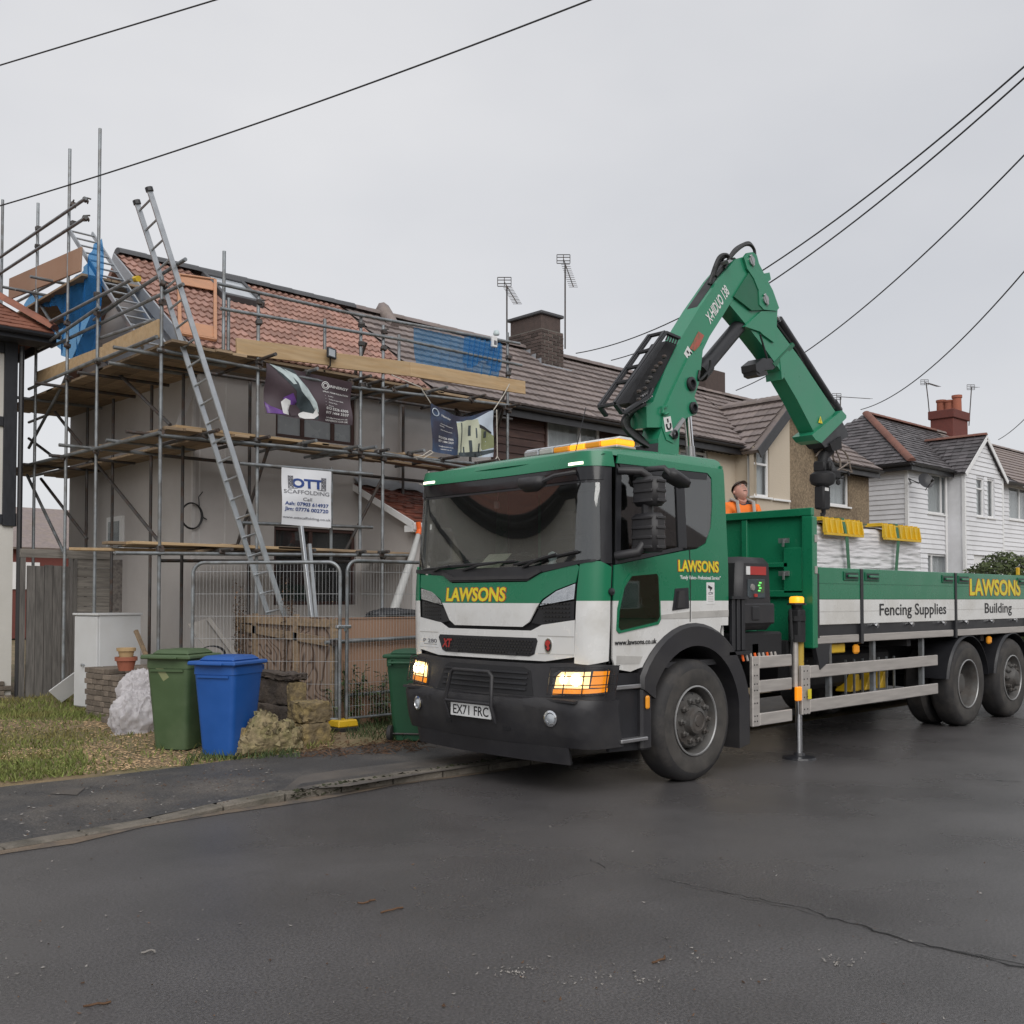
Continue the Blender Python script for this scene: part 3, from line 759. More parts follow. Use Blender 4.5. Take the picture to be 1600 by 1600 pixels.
gm.build('grass', M['grass'], kind='stuff'); cm.build('wood_chips', M['chips'], kind='stuff')
# ------------------------------------------------------------------ houses
Zv = V((0, 0, 1)); Xv = V((1, 0, 0)); Yv = V((0, 1, 0))
WV = 13.95                      # plane of the terrace's front walls
EV, EZ = 13.68, 5.22            # eaves line
RV, RZ = 16.35, 7.17            # ridge line
def U(px, py, v=WV): return onV(px, py, v).x
def Zp(px, py, v=WV): return onV(px, py, v).z
def wall(mb, o, ax, n, W, H, holes=(), rev=0.12, m=0, z0=0.0):
  """wall face in the plane o + ax*a + Z*b with openings and their reveals; n looks outwards"""
  o, ax, n = V(o), V(ax), V(n)
  A = sorted({0, W} | {h[0] for h in holes} | {h[1] for h in holes}); B = sorted({z0, H} | {h[2] for h in holes} | {h[3] for h in holes})
  A = [a for a in A if 0 <= a <= W]; B = [b for b in B if z0 <= b <= H]
  fl = ax.cross(Zv).dot(n) < 0
  def q(P):
    mb.add(P if not fl else list(reversed(P)), [(0, 1, 2, 3)], m)
  for a0, a1 in zip(A, A[1:]):
    for b0, b1 in zip(B, B[1:]):
      ca, cb = (a0 + a1) / 2, (b0 + b1) / 2
      if any(h[0] < ca < h[1] and h[2] < cb < h[3] for h in holes): continue
      q([o + ax * a0 + Zv * b0, o + ax * a1 + Zv * b0, o + ax * a1 + Zv * b1, o + ax * a0 + Zv * b1])
  for h in holes:
    P = lambda a, b, d: o + ax * a + Zv * b - n * d
    a0, a1, b0, b1 = h
    q([P(a0, b0, 0), P(a0, b0, rev), P(a1, b0, rev), P(a1, b0, 0)]); q([P(a0, b1, rev), P(a0, b1, 0), P(a1, b1, 0), P(a1, b1, rev)])
    q([P(a0, b0, rev), P(a0, b0, 0), P(a0, b1, 0), P(a0, b1, rev)]); q([P(a1, b0, 0), P(a1, b0, rev), P(a1, b1, rev), P(a1, b1, 0)])
def window(parent, o, ax, n, hole, fm='upvc', mull=(), trans=None, setb=0.07, fw=0.055, pane='pane', curtain=True, sill=True, open_light=None, back='curtain'):
  """window frame in an opening; panes, curtain and sill are its sub-parts"""
  o, ax, n = V(o), V(ax), V(n); a0, a1, b0, b1 = hole; e = 0.004
  mb = MB(); oo = o - n * setb; D = (-0.03, 0.035)
  def bar(x0, x1, y0, y1, d=D): mb.fbox(oo, ax, Zv, n, (x0, x1), (y0, y1), d, 0, 0.006)
  bar(a0 + e, a0 + fw, b0 + e, b1 - e); bar(a1 - fw, a1 - e, b0 + e, b1 - e)
  bar(a0 + fw, a1 - fw, b0 + e, b0 + fw); bar(a0 + fw, a1 - fw, b1 - fw, b1 - e)
  for t in mull:
    c = a0 + (a1 - a0) * t; bar(c - fw * .55, c + fw * .55, b0 + fw, b1 - fw)
  if trans:
    xs = [a0 + fw] + [a0 + (a1 - a0) * t for t in mull] + [a1 - fw]
    for i, t in enumerate(trans):
      if t: c = b0 + (b1 - b0) * t; bar(xs[i] + (fw * .55 if i else 0), xs[i + 1] - (fw * .55 if i < len(xs) - 2 else 0), c - fw * .5, c + fw * .5)
  w = mb.build('window', M[fm], parent)
  MB().fbox(oo, ax, Zv, n, (a0 + fw * .6, a1 - fw * .6), (b0 + fw * .6, b1 - fw * .6), (-0.012, -0.004)).build('pane', M[pane], w)
  if curtain:
    g = MB(); k = max(8, int((a1 - a0) / 0.07))
    g.sheet(lambda s, t: oo - n * (0.11 + 0.018 * math.sin(s * k * 1.6)) + ax * (a0 + (a1 - a0) * s) + Zv * (b0 + (b1 - b0) * t), k * 2, 1)
    g.build('curtain', M[back], w)
  if sill:
    MB().fbox(o, ax, Zv, n, (a0 - 0.06, a1 + 0.06), (b0 - 0.055, b0 - 0.004), (-setb - 0.02, 0.065), 0, 0.008).build('sill', M[fm if fm == 'upvc' else 'render'], w)
  return w
def tile_mesh(name, tw, tl, m, roll=0.02, n=6, th=0.014, lift=0.032, kind='roll'):
  mb = MB(); vs = [];
  def hgt(t):
    if kind == 'roll': return roll * (0.5 + 0.5 * math.sin(2 * math.pi * (t - 0.1)))
    if kind == 'double': return roll * max(0.0, math.cos(2 * math.pi * (2 * t - 0.5)))
    return 0.004 * (1 if t > 0.9 else 0)
  for r, (y, l) in enumerate(((0.0, lift), (tl, lift * 0.2))):
    for k in range(n + 1):
      t = k / n; vs.append((tw * (t - 0.5) * 0.996, y, l + hgt(t)))
  for k in range(n + 1): vs.append((tw * (k / n - 0.5) * 0.985, 0.0, lift - th - 0.006 + hgt(k / n) * 0.6))
  s = n + 1; fs = [(k, k + 1, s + k + 1, s + k) for k in range(n)] + [(2 * s + k, 2 * s + k + 1, k + 1, k) for k in range(n)]
  mb.add(vs, fs); return mb.mesh(name, m, smooth=50)
TM = {'red': tile_mesh('tile_red', 0.25, 0.30, M['tile_red'], 0.030, 12, kind='double', lift=0.045, th=.02), 'brown': tile_mesh('tile_brown', 0.33, 0.38, M['tile_brown'], 0.010, 4, kind='double', lift=0.06, th=.032),
   'clay': tile_mesh('tile_clay', 0.17, 0.17, M['tile_clay'], 0, 2, kind='flat', lift=0.022), 'orange': tile_mesh('tile_orange', 0.17, 0.17, M['tile_orange'], 0, 2, kind='flat', lift=0.022)}
def slope(o, eu):
  return V(o), V(eu).normalized()
def tiles(parent, mesh, o, ax, up, W, L, tw, tg, skip=None, wob=0.006, name='tile', stagger=False):
  o, ax, up = V(o), V(ax).normalized(), V(up).normalized(); n = ax.cross(up)
  if n.z < 0: n = -n
  xx = up.cross(n)
  nc, nr = int(round(W / tw)), int(math.ceil(L / tg))
  for r in range(nr):
    for c in range(nc + (1 if stagger else 0)):
      a = (c + 0.5) * tw - (tw / 2 if stagger and r % 2 else 0); b = r * tg
      if a < tw * .2 or a > W - tw * .2: continue
      if skip and skip(a, b + tg / 2): continue
      p = o + ax * a + up * b + n * jit(wob * 0.5)
      mw = Matrix.Identity(4)
      rz = jit(wob)
      x2 = (xx + up * rz).normalized(); u2 = n.cross(x2)
      for i in range(3): mw[i][0], mw[i][1], mw[i][2], mw[i][3] = x2[i], u2[i], n[i], p[i]
      inst(name, mesh, mw, parent)
def roof_slab(parent, pts, th, m, name='roof', smooth=None):
  """roof deck from its outline, thickened downwards"""
  nrm = (V(pts[1]) - V(pts[0])).cross(V(pts[2]) - V(pts[0])).normalized()
  if nrm.z < 0: nrm = -nrm
  return MB().prism([V(p) - nrm * th for p in pts], nrm * (th - 0.002)).build(name, m, parent)
def gutter(parent, p0, p1, m='fascia', drop=0.0):
  mb = MB(); p0, p1 = V(p0), V(p1); d = (p1 - p0).normalized(); s = V((0, 0, 1)).cross(d); n = 7; vs = []
  for p in (p0, p1):
    for k in range(n): a = math.pi + math.pi * k / (n - 1); vs.append(p + s * (0.06 * math.cos(a)) + Zv * (0.06 * math.sin(a)))
    for k in reversed(range(n)): a = math.pi + math.pi * k / (n - 1); vs.append(p + s * (0.05 * math.cos(a)) + Zv * (0.05 * math.sin(a)))
  N = 2 * n; mb.add(vs, [(k, (k + 1) % N, N + (k + 1) % N, N + k) for k in range(N)] + [tuple(range(N)), tuple(reversed(range(N, 2 * N)))])
  return mb.build('gutter', M[m], parent)
def aerial(label, base, top, dirv, kind=0, m='galv_dark', bend=None, L=.95):
  t = wthing('aerial', label, 'TV aerial', base)
  pts = [base, top] if not bend else [base, bend, bend + V((0, 0, 0)), top]
  MB().path([V(p) for p in pts if p is not None], 0.02, 6).build('mast', M[m], t)
  d = V(dirv).normalized(); s = d.cross(Zv).normalized(); uu = s.cross(d)
  a0, a1 = V(top) - d * 0.12, V(top) + d * L; s = Xv * .7254 - Yv * .6884; uu = Zv
  mb = MB(); mb.tube(a0, a1, 0.012, 6)
  for k in range(13): c = a0.lerp(a1, 0.2 + 0.8 * k / 12); mb.tube(c - s * 0.1, c + s * 0.1, 0.006, 4)
  mb.build('boom', M[m], t)
  mb = MB()
  for z in (-0.1, -0.04, 0.04, 0.1): mb.tube(a0 - s * 0.15 + uu * z, a0 + s * 0.15 + uu * z, 0.010, 4)
  for x in (-0.15, 0.0, 0.15): mb.tube(a0 + s * x - uu * 0.1, a0 + s * x + uu * 0.1, 0.008, 4)
  mb.build('reflector', M[m], t)
  return t
SLOPE_UP = V((0, RV - EV, RZ - EZ)).normalized(); SLOPE_L = math.hypot(RV - EV, RZ - EZ)
SN = Xv.cross(SLOPE_UP)
def terrace_shell(t, u0, u1, mwall, holes, side0=False, side1=False, z0=0.0, back=True, wname='wall'):
  mb = MB(); wall(mb, (u0, WV, 0), Xv, -Yv, u1 - u0, EZ - 0.02, holes)
  bv = 2 * RV - WV
  wall(mb, (u0, bv, 0), Xv, Yv, u1 - u0, EZ - 0.02)
  for f, uu, n in ((side0, u0, -1), (side1, u1, 1)):
    P = [(uu, WV, 0), (uu, bv, 0), (uu, bv, EZ), (uu, RV, RZ - 0.1), (uu, WV, EZ)]
    mb.add(P if n > 0 else list(reversed(P)), [(0, 1, 2, 3, 4)])
  w = mb.build(wname, mwall, t)
  MB().box(u0 + 0.3, u1 - 0.3, WV + 0.9, WV + 0.95, 0.1, EZ - 0.1).build('room_wall', M['room'], t)
  return w
def terrace_roof(t, u0, u1, tm, m, tw, tg, skip=None, ov0=0.0, ov1=0.0):
  r = roof_slab(t, [(u0 - ov0, EV, EZ), (u1 + ov1, EV, EZ), (u1 + ov1, RV, RZ), (u0 - ov0, RV, RZ)], 0.10, m)
  roof_slab(t, [(u0 - ov0, 2 * RV - EV, EZ), (u1 + ov1, 2 * RV - EV, EZ), (u1 + ov1, RV, RZ), (u0 - ov0, RV, RZ)], 0.10, m, 'rear_roof')
  tiles(r, tm, (u0 - ov0, EV - 0.03, EZ - 0.022), Xv, SLOPE_UP, u1 - u0 + ov0 + ov1, SLOPE_L - 0.05, tw, tg, skip)
  return r
def ridge_tiles(parent, p0, p1, m, r=0.12, L=0.33, name='ridge_tile'):
  p0, p1 = V(p0), V(p1); d = p1 - p0; n = max(1, int(round(d.length / L))); d.normalize(); s = V((0, 0, 1)).cross(d).normalized(); up = d.cross(s)
  if up.z < 0: up = -up
  step = (p1 - p0).length / n
  for k in range(n):
    mb = MB(); vs = []; a0 = p0 + d * (k * step + 0.004); a1 = p0 + d * ((k + 1) * step + 0.012)
    for p, rr in ((a0, r), (a1, r * 1.07)):
      for i in range(7): t = math.pi * i / 6; vs.append(p + s * (rr * math.cos(t)) + up * (rr * 0.8 * math.sin(t)))
    mb.add(vs, [(i, i + 1, 7 + i + 1, 7 + i) for i in range(6)] + [tuple(range(7)), tuple(reversed(range(7, 14)))])
    mb.build(name, m, parent, smooth=40)
# ---- house under scaffold
H1u0, H1u1 = 6.85, 11.05
h1 = wthing('rendered_house', 'grey rendered house wrapped in scaffold with new red roof tiles', 'house', (H1u0, WV, 0))
a = lambda px, py: U(px, py) - H1u0
w1 = (a(431, 650), a(556, 650), Zp(500, 690), Zp(500, 598))
w2 = (a(428, 880), a(556, 880), Zp(500, 945), Zp(500, 826))
terrace_shell(h1, H1u0, H1u1, M['render'], [w1, w2], side0=True)
window(h1, (H1u0, WV, 0), Xv, -Yv, w1, 'brown_frame', (0.34, 0.72), None, pane='film', curtain=False, sill=False)
window(h1, (H1u0, WV, 0), Xv, -Yv, w2, 'brown_frame', (0.45,), (0.66, 0.66), pane='pane', back='room', sill=False)
for px in (312, 352):      # pale corner beads and boards showing through the render
  u = U(px, 700); MB().box(u - 0.012, u + 0.012, WV - 0.008, WV + 0.01, 0.2, 5.1).build('render_seam', M['render_seam'], h1)
MB().box(H1u0 - 0.014, H1u0 + 0.03, WV - 0.014, WV + 0.04, 0.1, 5.15).build('corner_bead', M['render_seam'], h1)
MB().prism([(U(281, 670) , WV - 0.011, Zp(281, 670)), (U(272, 670), WV - 0.011, Zp(272, 670)), (U(300, 590), WV - 0.011, Zp(300, 590)), (U(312, 590), WV - 0.011, Zp(312, 590))], (0, 0.01, 0)).build('render_patch', M['render_seam'], h1)
# shallow projection of the left half's render beside the porch, small utility window in the flank
MB().box(U(622, 640), U(628, 640), WV - 0.07, WV - 0.001, 3.2, 5.1).build('render_step', M['render'], h1)
MB().box(H1u0 - 0.05, H1u0 + 0.01, 16.35, 16.95, 2.35, 2.95).build('flank_window', M['upvc'], h1)
MB().box(H1u0 - 0.056, H1u0 - 0.051, 16.43, 16.87, 2.43, 2.87).build('flank_pane', M['pane'], h1)
# roof with gap for the roof light
rl_a = (U(372, 455, 15.2) - H1u0, U(402, 470, 15.2) - H1u0)
def rab(px, py):
  d = ray(px, py); p0 = V((0, EV, EZ)); p = CAM + d * ((p0 - CAM).dot(SN) / d.dot(SN)); return p.x - H1u0 + 0.18, (p - p0).dot(SLOPE_UP)
ra0, rb0 = rab(352, 474)[0], rab(375, 474)[1]; ra1, rb1 = rab(403, 473)[0], rab(352, 441)[1]
def skip1(a_, b_): return ra0 - .05 < a_ < ra1 + .05 and rb0 < b_ < rb1 + .1
r1 = terrace_roof(h1, H1u0, H1u1, TM['red'], M['tile_red'], 0.25, 0.243, skip1, ov0=0.18)
ridge_tiles(r1, (H1u0 - 0.18, RV, RZ + 0.02), (H1u1 + 0.2, RV, RZ + 0.02), M['ridge_grey'], 0.14, 0.45)
def rp(a_, b_, n_=0.0): return V((H1u0 - 0.18, EV, EZ)) + Xv * a_ + SLOPE_UP * b_ + SN * n_
rw = MB()
for x0, x1, y0, y1 in ((ra0, ra0 + .07, rb0, rb1), (ra1 - .07, ra1, rb0, rb1), (ra0 + .07, ra1 - .07, rb0, rb0 + .09), (ra0 + .07, ra1 - .07, rb1 - .1, rb1)):
  rw.fbox(rp(0, 0), Xv, SLOPE_UP, SN, (x0, x1), (y0, y1), (0.0, 0.11), 0, 0.01)
rw = rw.build('roof_window', M['ridge_grey'], h1)
MB().fbox(rp(0, 0), Xv, SLOPE_UP, SN, (ra0 + .07, ra1 - .07), (rb0 + .09, rb1 - .1), (0.05, 0.075)).build('pane', M['skyglass'], rw)
# verge board down the gable end
vb = MB()
for s0, s1 in ((-0.05, SLOPE_L),):
  o = rp(-0.03, 0, 0); vb.fbox(o, Xv, SLOPE_UP, SN, (-0.03, 0.0), (s0, s1), (-0.16, 0.03), 0, 0.004)
vb.build('verge_board', M['lead'], h1)
MB().box(H1u0 - 0.15, H1u1, EV - 0.02, EV + 0.005, EZ - 0.24, EZ - 0.04).build('fascia', M['fascia'], h1)
# orange boarding frame lying on the tiles
of = wthing('boarded_frame', 'orange framed board panel lying on the red roof tiles', 'panel', rp(0.9, 1.0))
qa = [onV(282, 428, 14.9), onV(335, 440, 14.9), onV(335, 529, 13.85), onV(280, 521, 13.85)]
def onroof(px, py, lift=0.1):
  d = ray(px, py); p0 = V((0, EV, EZ)) + SN * lift; k = (p0 - CAM).dot(SN) / d.dot(SN); return CAM + d * k
c4 = [onroof(279, 429), onroof(336, 437), onroof(336, 531), onroof(281, 521)]
mb = MB()
for i in range(4): mb.bar(c4[i], c4[(i + 1) % 4], 0.05, 0.035, up=SN)
mb.build('frame', M['orange_frame'], of)
lerp4 = lambda s, t: (c4[0].lerp(c4[1], s)).lerp(c4[3].lerp(c4[2], s), t)
MB().prism([lerp4(.03, .03), lerp4(.97, .03), lerp4(.97, .2), lerp4(.03, .17)], SN * -0.012).build('board', M['orange_frame'], of)
MB().prism([lerp4(.03, .80), lerp4(.97, .80), lerp4(.97, .97), lerp4(.03, .97)], SN * -0.012).build('board', M['orange_frame'], of)
# ---- porch lean-to with small clay tiles
pu0, pv0, pu1 = 9.66, 12.36, 13.4
pz0, pz1 = 2.80, 3.50
pup = V((0, WV - pv0, pz1 - pz0)).normalized(); pL = math.hypot(WV - pv0, pz1 - pz0); pn = Xv.cross(pup)
MBp = MB()
MBp.add([(pu0 + 0.15, WV, 0), (pu0 + 0.15, pv0 + 0.22, 0), (pu0 + 0.15, pv0 + 0.22, pz0 - 0.02), (pu0 + 0.15, WV, pz1 - 0.08)], [(3, 2, 1, 0)])
wall(MBp, (pu0 + 0.15, pv0 + 0.22, 0), Xv, -Yv, 3.5, pz0 - 0.02)
MBp.build('porch_wall', M['render'], h1)
u3 = pu0 + 0.95
MB().box(u3, pu0 + 3.6, pv0 + 0.19, pv0 + 0.215, 0.1, pz0 - 0.16).build('porch_boarding', M['cream'], h1)
pr = roof_slab(h1, [(pu0, pv0, pz0), (pu1, pv0, pz0), (pu1, WV - 0.01, pz1), (pu0, WV - 0.01, pz1)], 0.07, M['tile_clay'], 'porch_roof')
tiles(pr, TM['clay'], (pu0, pv0 - 0.02, pz0 - 0.018), Xv, pup, pu1 - pu0, pL, 0.17, 0.12, stagger=True, wob=0.03)
vb = MB(); vb.fbox(V((pu0, pv0, pz0)), Xv, pup, pn, (-0.025, -0.002), (-0.02, pL), (-0.11, -0.01))
vb.build('bargeboard', M['upvc'], h1)
MB().box(pu0 - 0.02, pu1, pv0 - 0.035, pv0 - 0.01, pz0 - 0.14, pz0 - 0.03).build('porch_fascia', M['upvc'], h1)
MB().box(pu0 - 0.02, pu0 + 0.17, pv0 - 0.008, pv0 + 0.21, pz0 - 0.17, pz0 - 0.07).build('boxed_end', M['upvc'], h1)
gutter(h1, (pu0 + 0.5, pv0 - 0.1, pz0 - 0.03), (pu1, pv0 - 0.1, pz0 - 0.03))
mb = MB()    # crinkled lead flashing along the wall
mb.sheet(lambda s, t: V((pu0 - 0.02 + (pu1 - pu0) * s, WV - 0.02 - t * 0.2, pz1 + 0.10 - t * 0.16 + 0.02 * math.sin(s * 31) * t + (0.012 * math.sin(s * 67) * t))), 60, 3)
mb.build('flashing', M['lead'], h1, smooth=60)
# ---- brown boarded house
H2u0, H2u1 = 11.05, 16.65
h2 = wthing('brown_boarded_house', 'house with dark brown boarded front and brown tiled roof beside the scaffold', 'house', (H2u0, WV, 0))
a = lambda px, py: U(px, py) - H2u0
w3 = (a(690, 660), a(742, 660), Zp(720, 708), Zp(720, 628))
w4 = (a(853, 680), a(936, 680), Zp(895, 712), Zp(895, 655))
terrace_shell(h2, H2u0, H2u1, M['render'], [w3, w4])
window(h2, (H2u0, WV, 0), Xv, -Yv, w3, 'brown_frame', (0.55,), None, pane='film', curtain=False, sill=False)
window(h2, (H2u0, WV, 0), Xv, -Yv, w4, 'upvc', (0.62,), (0, 0.0), setb=0.02)
uc0, uc1 = a(771, 660), H2u1 - H2u0
for k in range(17):      # timber cladding planks
  z0 = 2.7 + k * 0.15
  for s0, s1 in ((uc0, w4[0] - 0.06), (w4[1] + 0.06, uc1)) if w4[2] - 0.12 < z0 < w4[3] + 0.05 else ((uc0, uc1),):
    MB().hull8([(H2u0 + s, v, z) for z, dv in ((z0, 0.036), (z0 + 0.145, 0.016)) for v in (WV - dv, WV - 0.001) for s in (s0, s1)]).build('plank', M['brown_board'], h2)
for s in (uc0 - 0.06, w4[0] - 0.055, w4[1] + 0.0, uc1 - 0.03):
  MB().box(H2u0 + s, H2u0 + s + 0.055, WV - 0.05, WV - 0.001, 2.6 if s in (uc0 - 0.06, uc1 - 0.03) else w4[2] - 0.05, 5.1 if s in (uc0 - 0.06, uc1 - 0.03) else w4[3] + 0.05).build('trim_board', M['brown_board'], h2)
r2 = terrace_roof(h2, H2u0, H2u1, TM['brown'], M['tile_brown'], 0.33, 0.30)
ridge_tiles(r2, (H2u0, RV, RZ + 0.02), (H2u1, RV, RZ + 0.02), M['tile_brown'], 0.13, 0.45)
MB().box(H2u0, H2u1, EV - 0.02, EV + 0.005, EZ - 0.24, EZ - 0.04).build('fascia', M['fascia'], h2)
gutter(h2, (H2u0 + 1.2, EV - 0.09, EZ - 0.05), (H2u1, EV - 0.09, EZ - 0.05))
# low party-wall hump on the ridge
MB().path([(11.9, RV - 0.5, RZ - 0.28), (11.95, RV - 0.2, RZ - 0.02), (12.0, RV, RZ + 0.16), (12.05, RV + 0.3, RZ + 0.0)], [0.10, 0.13, 0.15, 0.12], 8).build('ridge_hump', M['tile_brown'], h2, smooth=60)
# chimney of dark bricks
def brick_stack(parent, x0, x1, y0, y1, z0, z1, m, mortar, bl=0.225, bh=0.075, name='chimney', faces='-x-y', bm=None):
  c = MB().box(x0 + 0.012, x1 - 0.012, y0 + 0.012, y1 - 0.012, z0, z1).build(name, mortar, parent)
  me = MB().box(-bl / 2 + 0.006, bl / 2 - 0.006, -0.05, 0.05, 0.004, bh - 0.006, 0, 0.006).mesh('brick', m)
  mh = MB().box(-0.05, 0.05, -0.05, 0.05, 0.004, bh - 0.006, 0, 0.006).mesh('half_brick', m)
  nz_ = int((z1 - z0) / bh)
  for r in range(nz_):
    for fx in ('-x', '-y'):
      L = (y1 - y0) if fx == '-x' else (x1 - x0); off = bl / 2 if r % 2 else 0
      n = int(round(L / bl)); st = L / n
      for k in range(n + (1 if r % 2 else 0)):
        p = (k + 0.5) * st - (st / 2 if r % 2 else 0)
        me2 = me;
        if r % 2 and (k == 0 or k == n):
          me2 = mh; p = 0.055 if k == 0 else L - 0.055
        z = z0 + r * bh
        if fx == '-y': mw = Matrix.Translation((x0 + p, y0 + 0.05 + jit(0.003), z))
        else: mw = Matrix.Translation((x0 + 0.05 + jit(0.003), y0 + p, z)) @ Matrix.Rotation(R(90), 4, 'Z')
        inst('brick', me2, mw, c)
  return c
cx0 = U(846, 560, 15.75); cx1 = U(881, 560, 15.75)
ch = brick_stack(h2, cx0, cx1, 15.75, 16.85, RZ - 0.75, onV(846, 512, 15.75).z, M['brick_dark'], M['mortar'])
zt = onV(846, 512, 15.75).z
MB().box(cx0 + 0.05, cx1 - 0.05, 15.80, 16.80, zt, zt + 0.33, 0, 0.01).build('chimney_neck', M['brick_dark'], ch)
MB().box(cx0 - 0.01, cx1 + 0.01, 15.74, 16.86, zt + 0.33, zt + 0.40, 0, 0.015).build('chimney_cap', M['ridge_grey'], ch)
mb = MB()     # stepped lead flashing at its foot
for k in range(6):
  v = 15.75 + 0.17 * k; z = RZ - (RV - v) * (RZ - EZ) / (RV - EV) if v < RV else RZ
  mb.box(cx0 - 0.012, cx0 - 0.003, v, v + 0.2, z + 0.0, z + 0.16)
mb.box(cx0 - 0.1, cx1 + 0.12, 15.62, 15.745, RZ - 0.47, RZ - 0.44)
mb.build('flashing', M['lead'], ch)
t_ = onV(883, 412, 16.0); aerial('tall TV aerial on a mast strapped to the dark brick chimney, with four bar reflector', onV(883, 545, 16.0), t_, (0.12, -0.3, -0.9), L=.6)
t_ = onV(792, 447, 16.4); aerial('short TV aerial with comb boom tilted down, at the corner of the dark chimney', onV(792, 528, 16.4), t_, (0.2, -0.5, -0.9), L=.5)
# ---- cream house and pebbledash house sharing a projecting gable
H3u0, H3u1, H4u1 = 16.65, 22.0, 27.1
GV = 13.36                        # front plane of the projecting gable
gu0, gu1 = 20.55, 23.55
GZa = 6.45                        # gable apex
h3 = wthing('cream_house', 'cream rendered terraced house behind the crane', 'house', (H3u0, WV, 0))
h4 = wthing('pebbledash_house', 'brown pebbledash terraced house behind the crane hook', 'house', (H3u1, WV, 0))
# cream
a = lambda px, py, v=WV: U(px, py, v) - H3u0
w5 = (a(1063, 705), a(1106, 705), Zp(1085, 740), Zp(1085, 686))
terrace_shell(h3, H3u0, H3u1, M['cream'], [w5, (1.0, 2.4, 0.9, 2.3)])
window(h3, (H3u0, WV, 0), Xv, -Yv, w5, 'upvc', (), (0.62,))
window(h3, (H3u0, WV, 0), Xv, -Yv, (1.0, 2.4, 0.9, 2.3), 'upvc', (0.5,), None)
ag = lambda px, py: U(px, py, GV)
wg = (ag(1178, 735) - gu0, ag(1202, 735) - gu0, Zp(1190, 776, GV), Zp(1190, 699, GV))
def half_gable(t, ua, ub, mwall, holes, wname, apex_right):
  mb = MB(); W = ub - ua
  wall(mb, (ua, GV, 0), Xv, -Yv, W, EZ - 0.06, holes)
  ze = EZ - 0.06
  tri = [(ua, GV, ze), (ub, GV, ze), (ub if apex_right else ua, GV, GZa - 0.1)]
  mb.add(tri, [(0, 1, 2)])
  us = ua if apex_right else ub
  P = [(us, GV, 0), (us, WV + 0.6, 0), (us, WV + 0.6, ze), (us, GV, ze)]
  mb.add(list(reversed(P)) if apex_right else P, [(0, 1, 2, 3)])
  return mb.build(wname, mwall, t)
half_gable(h3, gu0, H3u1, M['cream'], [wg], 'bay_wall', True)
wb = window(h3, (gu0, GV, 0), Xv, -Yv, wg, 'upvc', (), (0.66,))
# pebbledash
a = lambda px, py, v=WV: U(px, py, v) - H3u1
w6 = (a(1272, 750), a(1326, 750), Zp(1300, 789), Zp(1300, 716))
terrace_shell(h4, H3u1, H4u1, M['pebbledash'], [w6, (2.4, 4.0, 0.9, 2.3)], side1=True)
window(h4, (H3u1, WV, 0), Xv, -Yv, w6, 'upvc', (), (0.74,))
window(h4, (H3u1, WV, 0), Xv, -Yv, (2.4, 4.0, 0.9, 2.3), 'upvc', (0.5,), None)
wg2 = (ag(1208, 740) - H3u1, ag(1230, 740) - H3u1, Zp(1218, 780, GV), Zp(1218, 704, GV))
half_gable(h4, H3u1, gu1, M['pebbledash'], [wg2], 'bay_wall', False)
window(h4, (H3u1, GV, 0), Xv, -Yv, wg2, 'upvc', (), (0.66,))
# roofs
def under_gable(u, v, z):
  if not (gu0 - 0.3 < u < gu1 + 0.3): return False
  zg = GZa - abs(u - H3u1) * (GZa - EZ) / (H3u1 - gu0); return z < zg - 0.02
def skipg(u0):
  def f(a_, b_):
    p = V((u0, EV, EZ)) + Xv * a_ + SLOPE_UP * b_; return under_gable(p.x, p.y, p.z)
  return f
r3 = terrace_roof(h3, H3u0, H3u1, TM['brown'], M['tile_brown'], 0.33, 0.30, skipg(H3u0))
r4 = terrace_roof(h4, H3u1, H4u1, TM['brown'], M['tile_brown'], 0.33, 0.30, skipg(H3u1), ov1=0.15)
ridge_tiles(r3, (H3u0, RV, RZ + 0.02), (H3u1, RV, RZ + 0.02), M['tile_brown'], 0.13, 0.45)
ridge_tiles(r4, (H3u1, RV, RZ + 0.02), (H4u1 + 0.1, RV, RZ + 0.02), M['tile_brown'], 0.13, 0.45)
gback = RV - (RZ - GZa) * (RV - EV) / (RZ - EZ)          # where the gable ridge meets the main slope
for t, ua, sgn in ((h3, gu0 - 0.2, 1), (h4, gu1 + 0.2, -1)):
  ze = GZa - abs(ua - H3u1) * (GZa - EZ) / (H3u1 - gu0)
  P = [(ua, GV - 0.18, ze), (H3u1, GV - 0.18, GZa), (H3u1, gback, GZa), (ua, EV + 0.2, ze)]
  r = roof_slab(t, P, 0.08, M['tile_brown'], 'gable_roof')
  up = (V((H3u1, 0, GZa)) - V((ua, 0, ze))).normalized()
  if sgn > 0:
    def sk(a_, b_, ua=ua, ze=ze, up=up):
      p = V((ua, gback, ze)) - Yv * a_ + up * b_; zr = EZ + (p.y - EV) * (RZ - EZ) / (RV - EV); return p.z < zr - 0.05
    tiles(r, TM['brown'], (ua, gback, ze), -Yv, up, gback - GV + 0.18, (V((H3u1, 0, GZa)) - V((ua, 0, ze))).length, 0.33, 0.30, sk)
  b = MB(); d = up; nn = V((-up.z * (1 if sgn > 0 else -1), 0, abs(up.x))).normalized()
  b.fbox(V((ua, GV - 0.18, ze)), d, -Yv, Yv.cross(d) if (Yv.cross(d)).z > 0 else d.cross(Yv), (-0.04, (V((H3u1, 0, GZa)) - V((ua, 0, ze))).length), (0.0, 0.03), (-0.2, 0.03))
  b.build('bargeboard', M['fascia'], t)
ridge_tiles(r3, (H3u1, GV - 0.2, GZa + 0.02), (H3u1, gback, GZa + 0.02), M['tile_brown'], 0.12, 0.45)
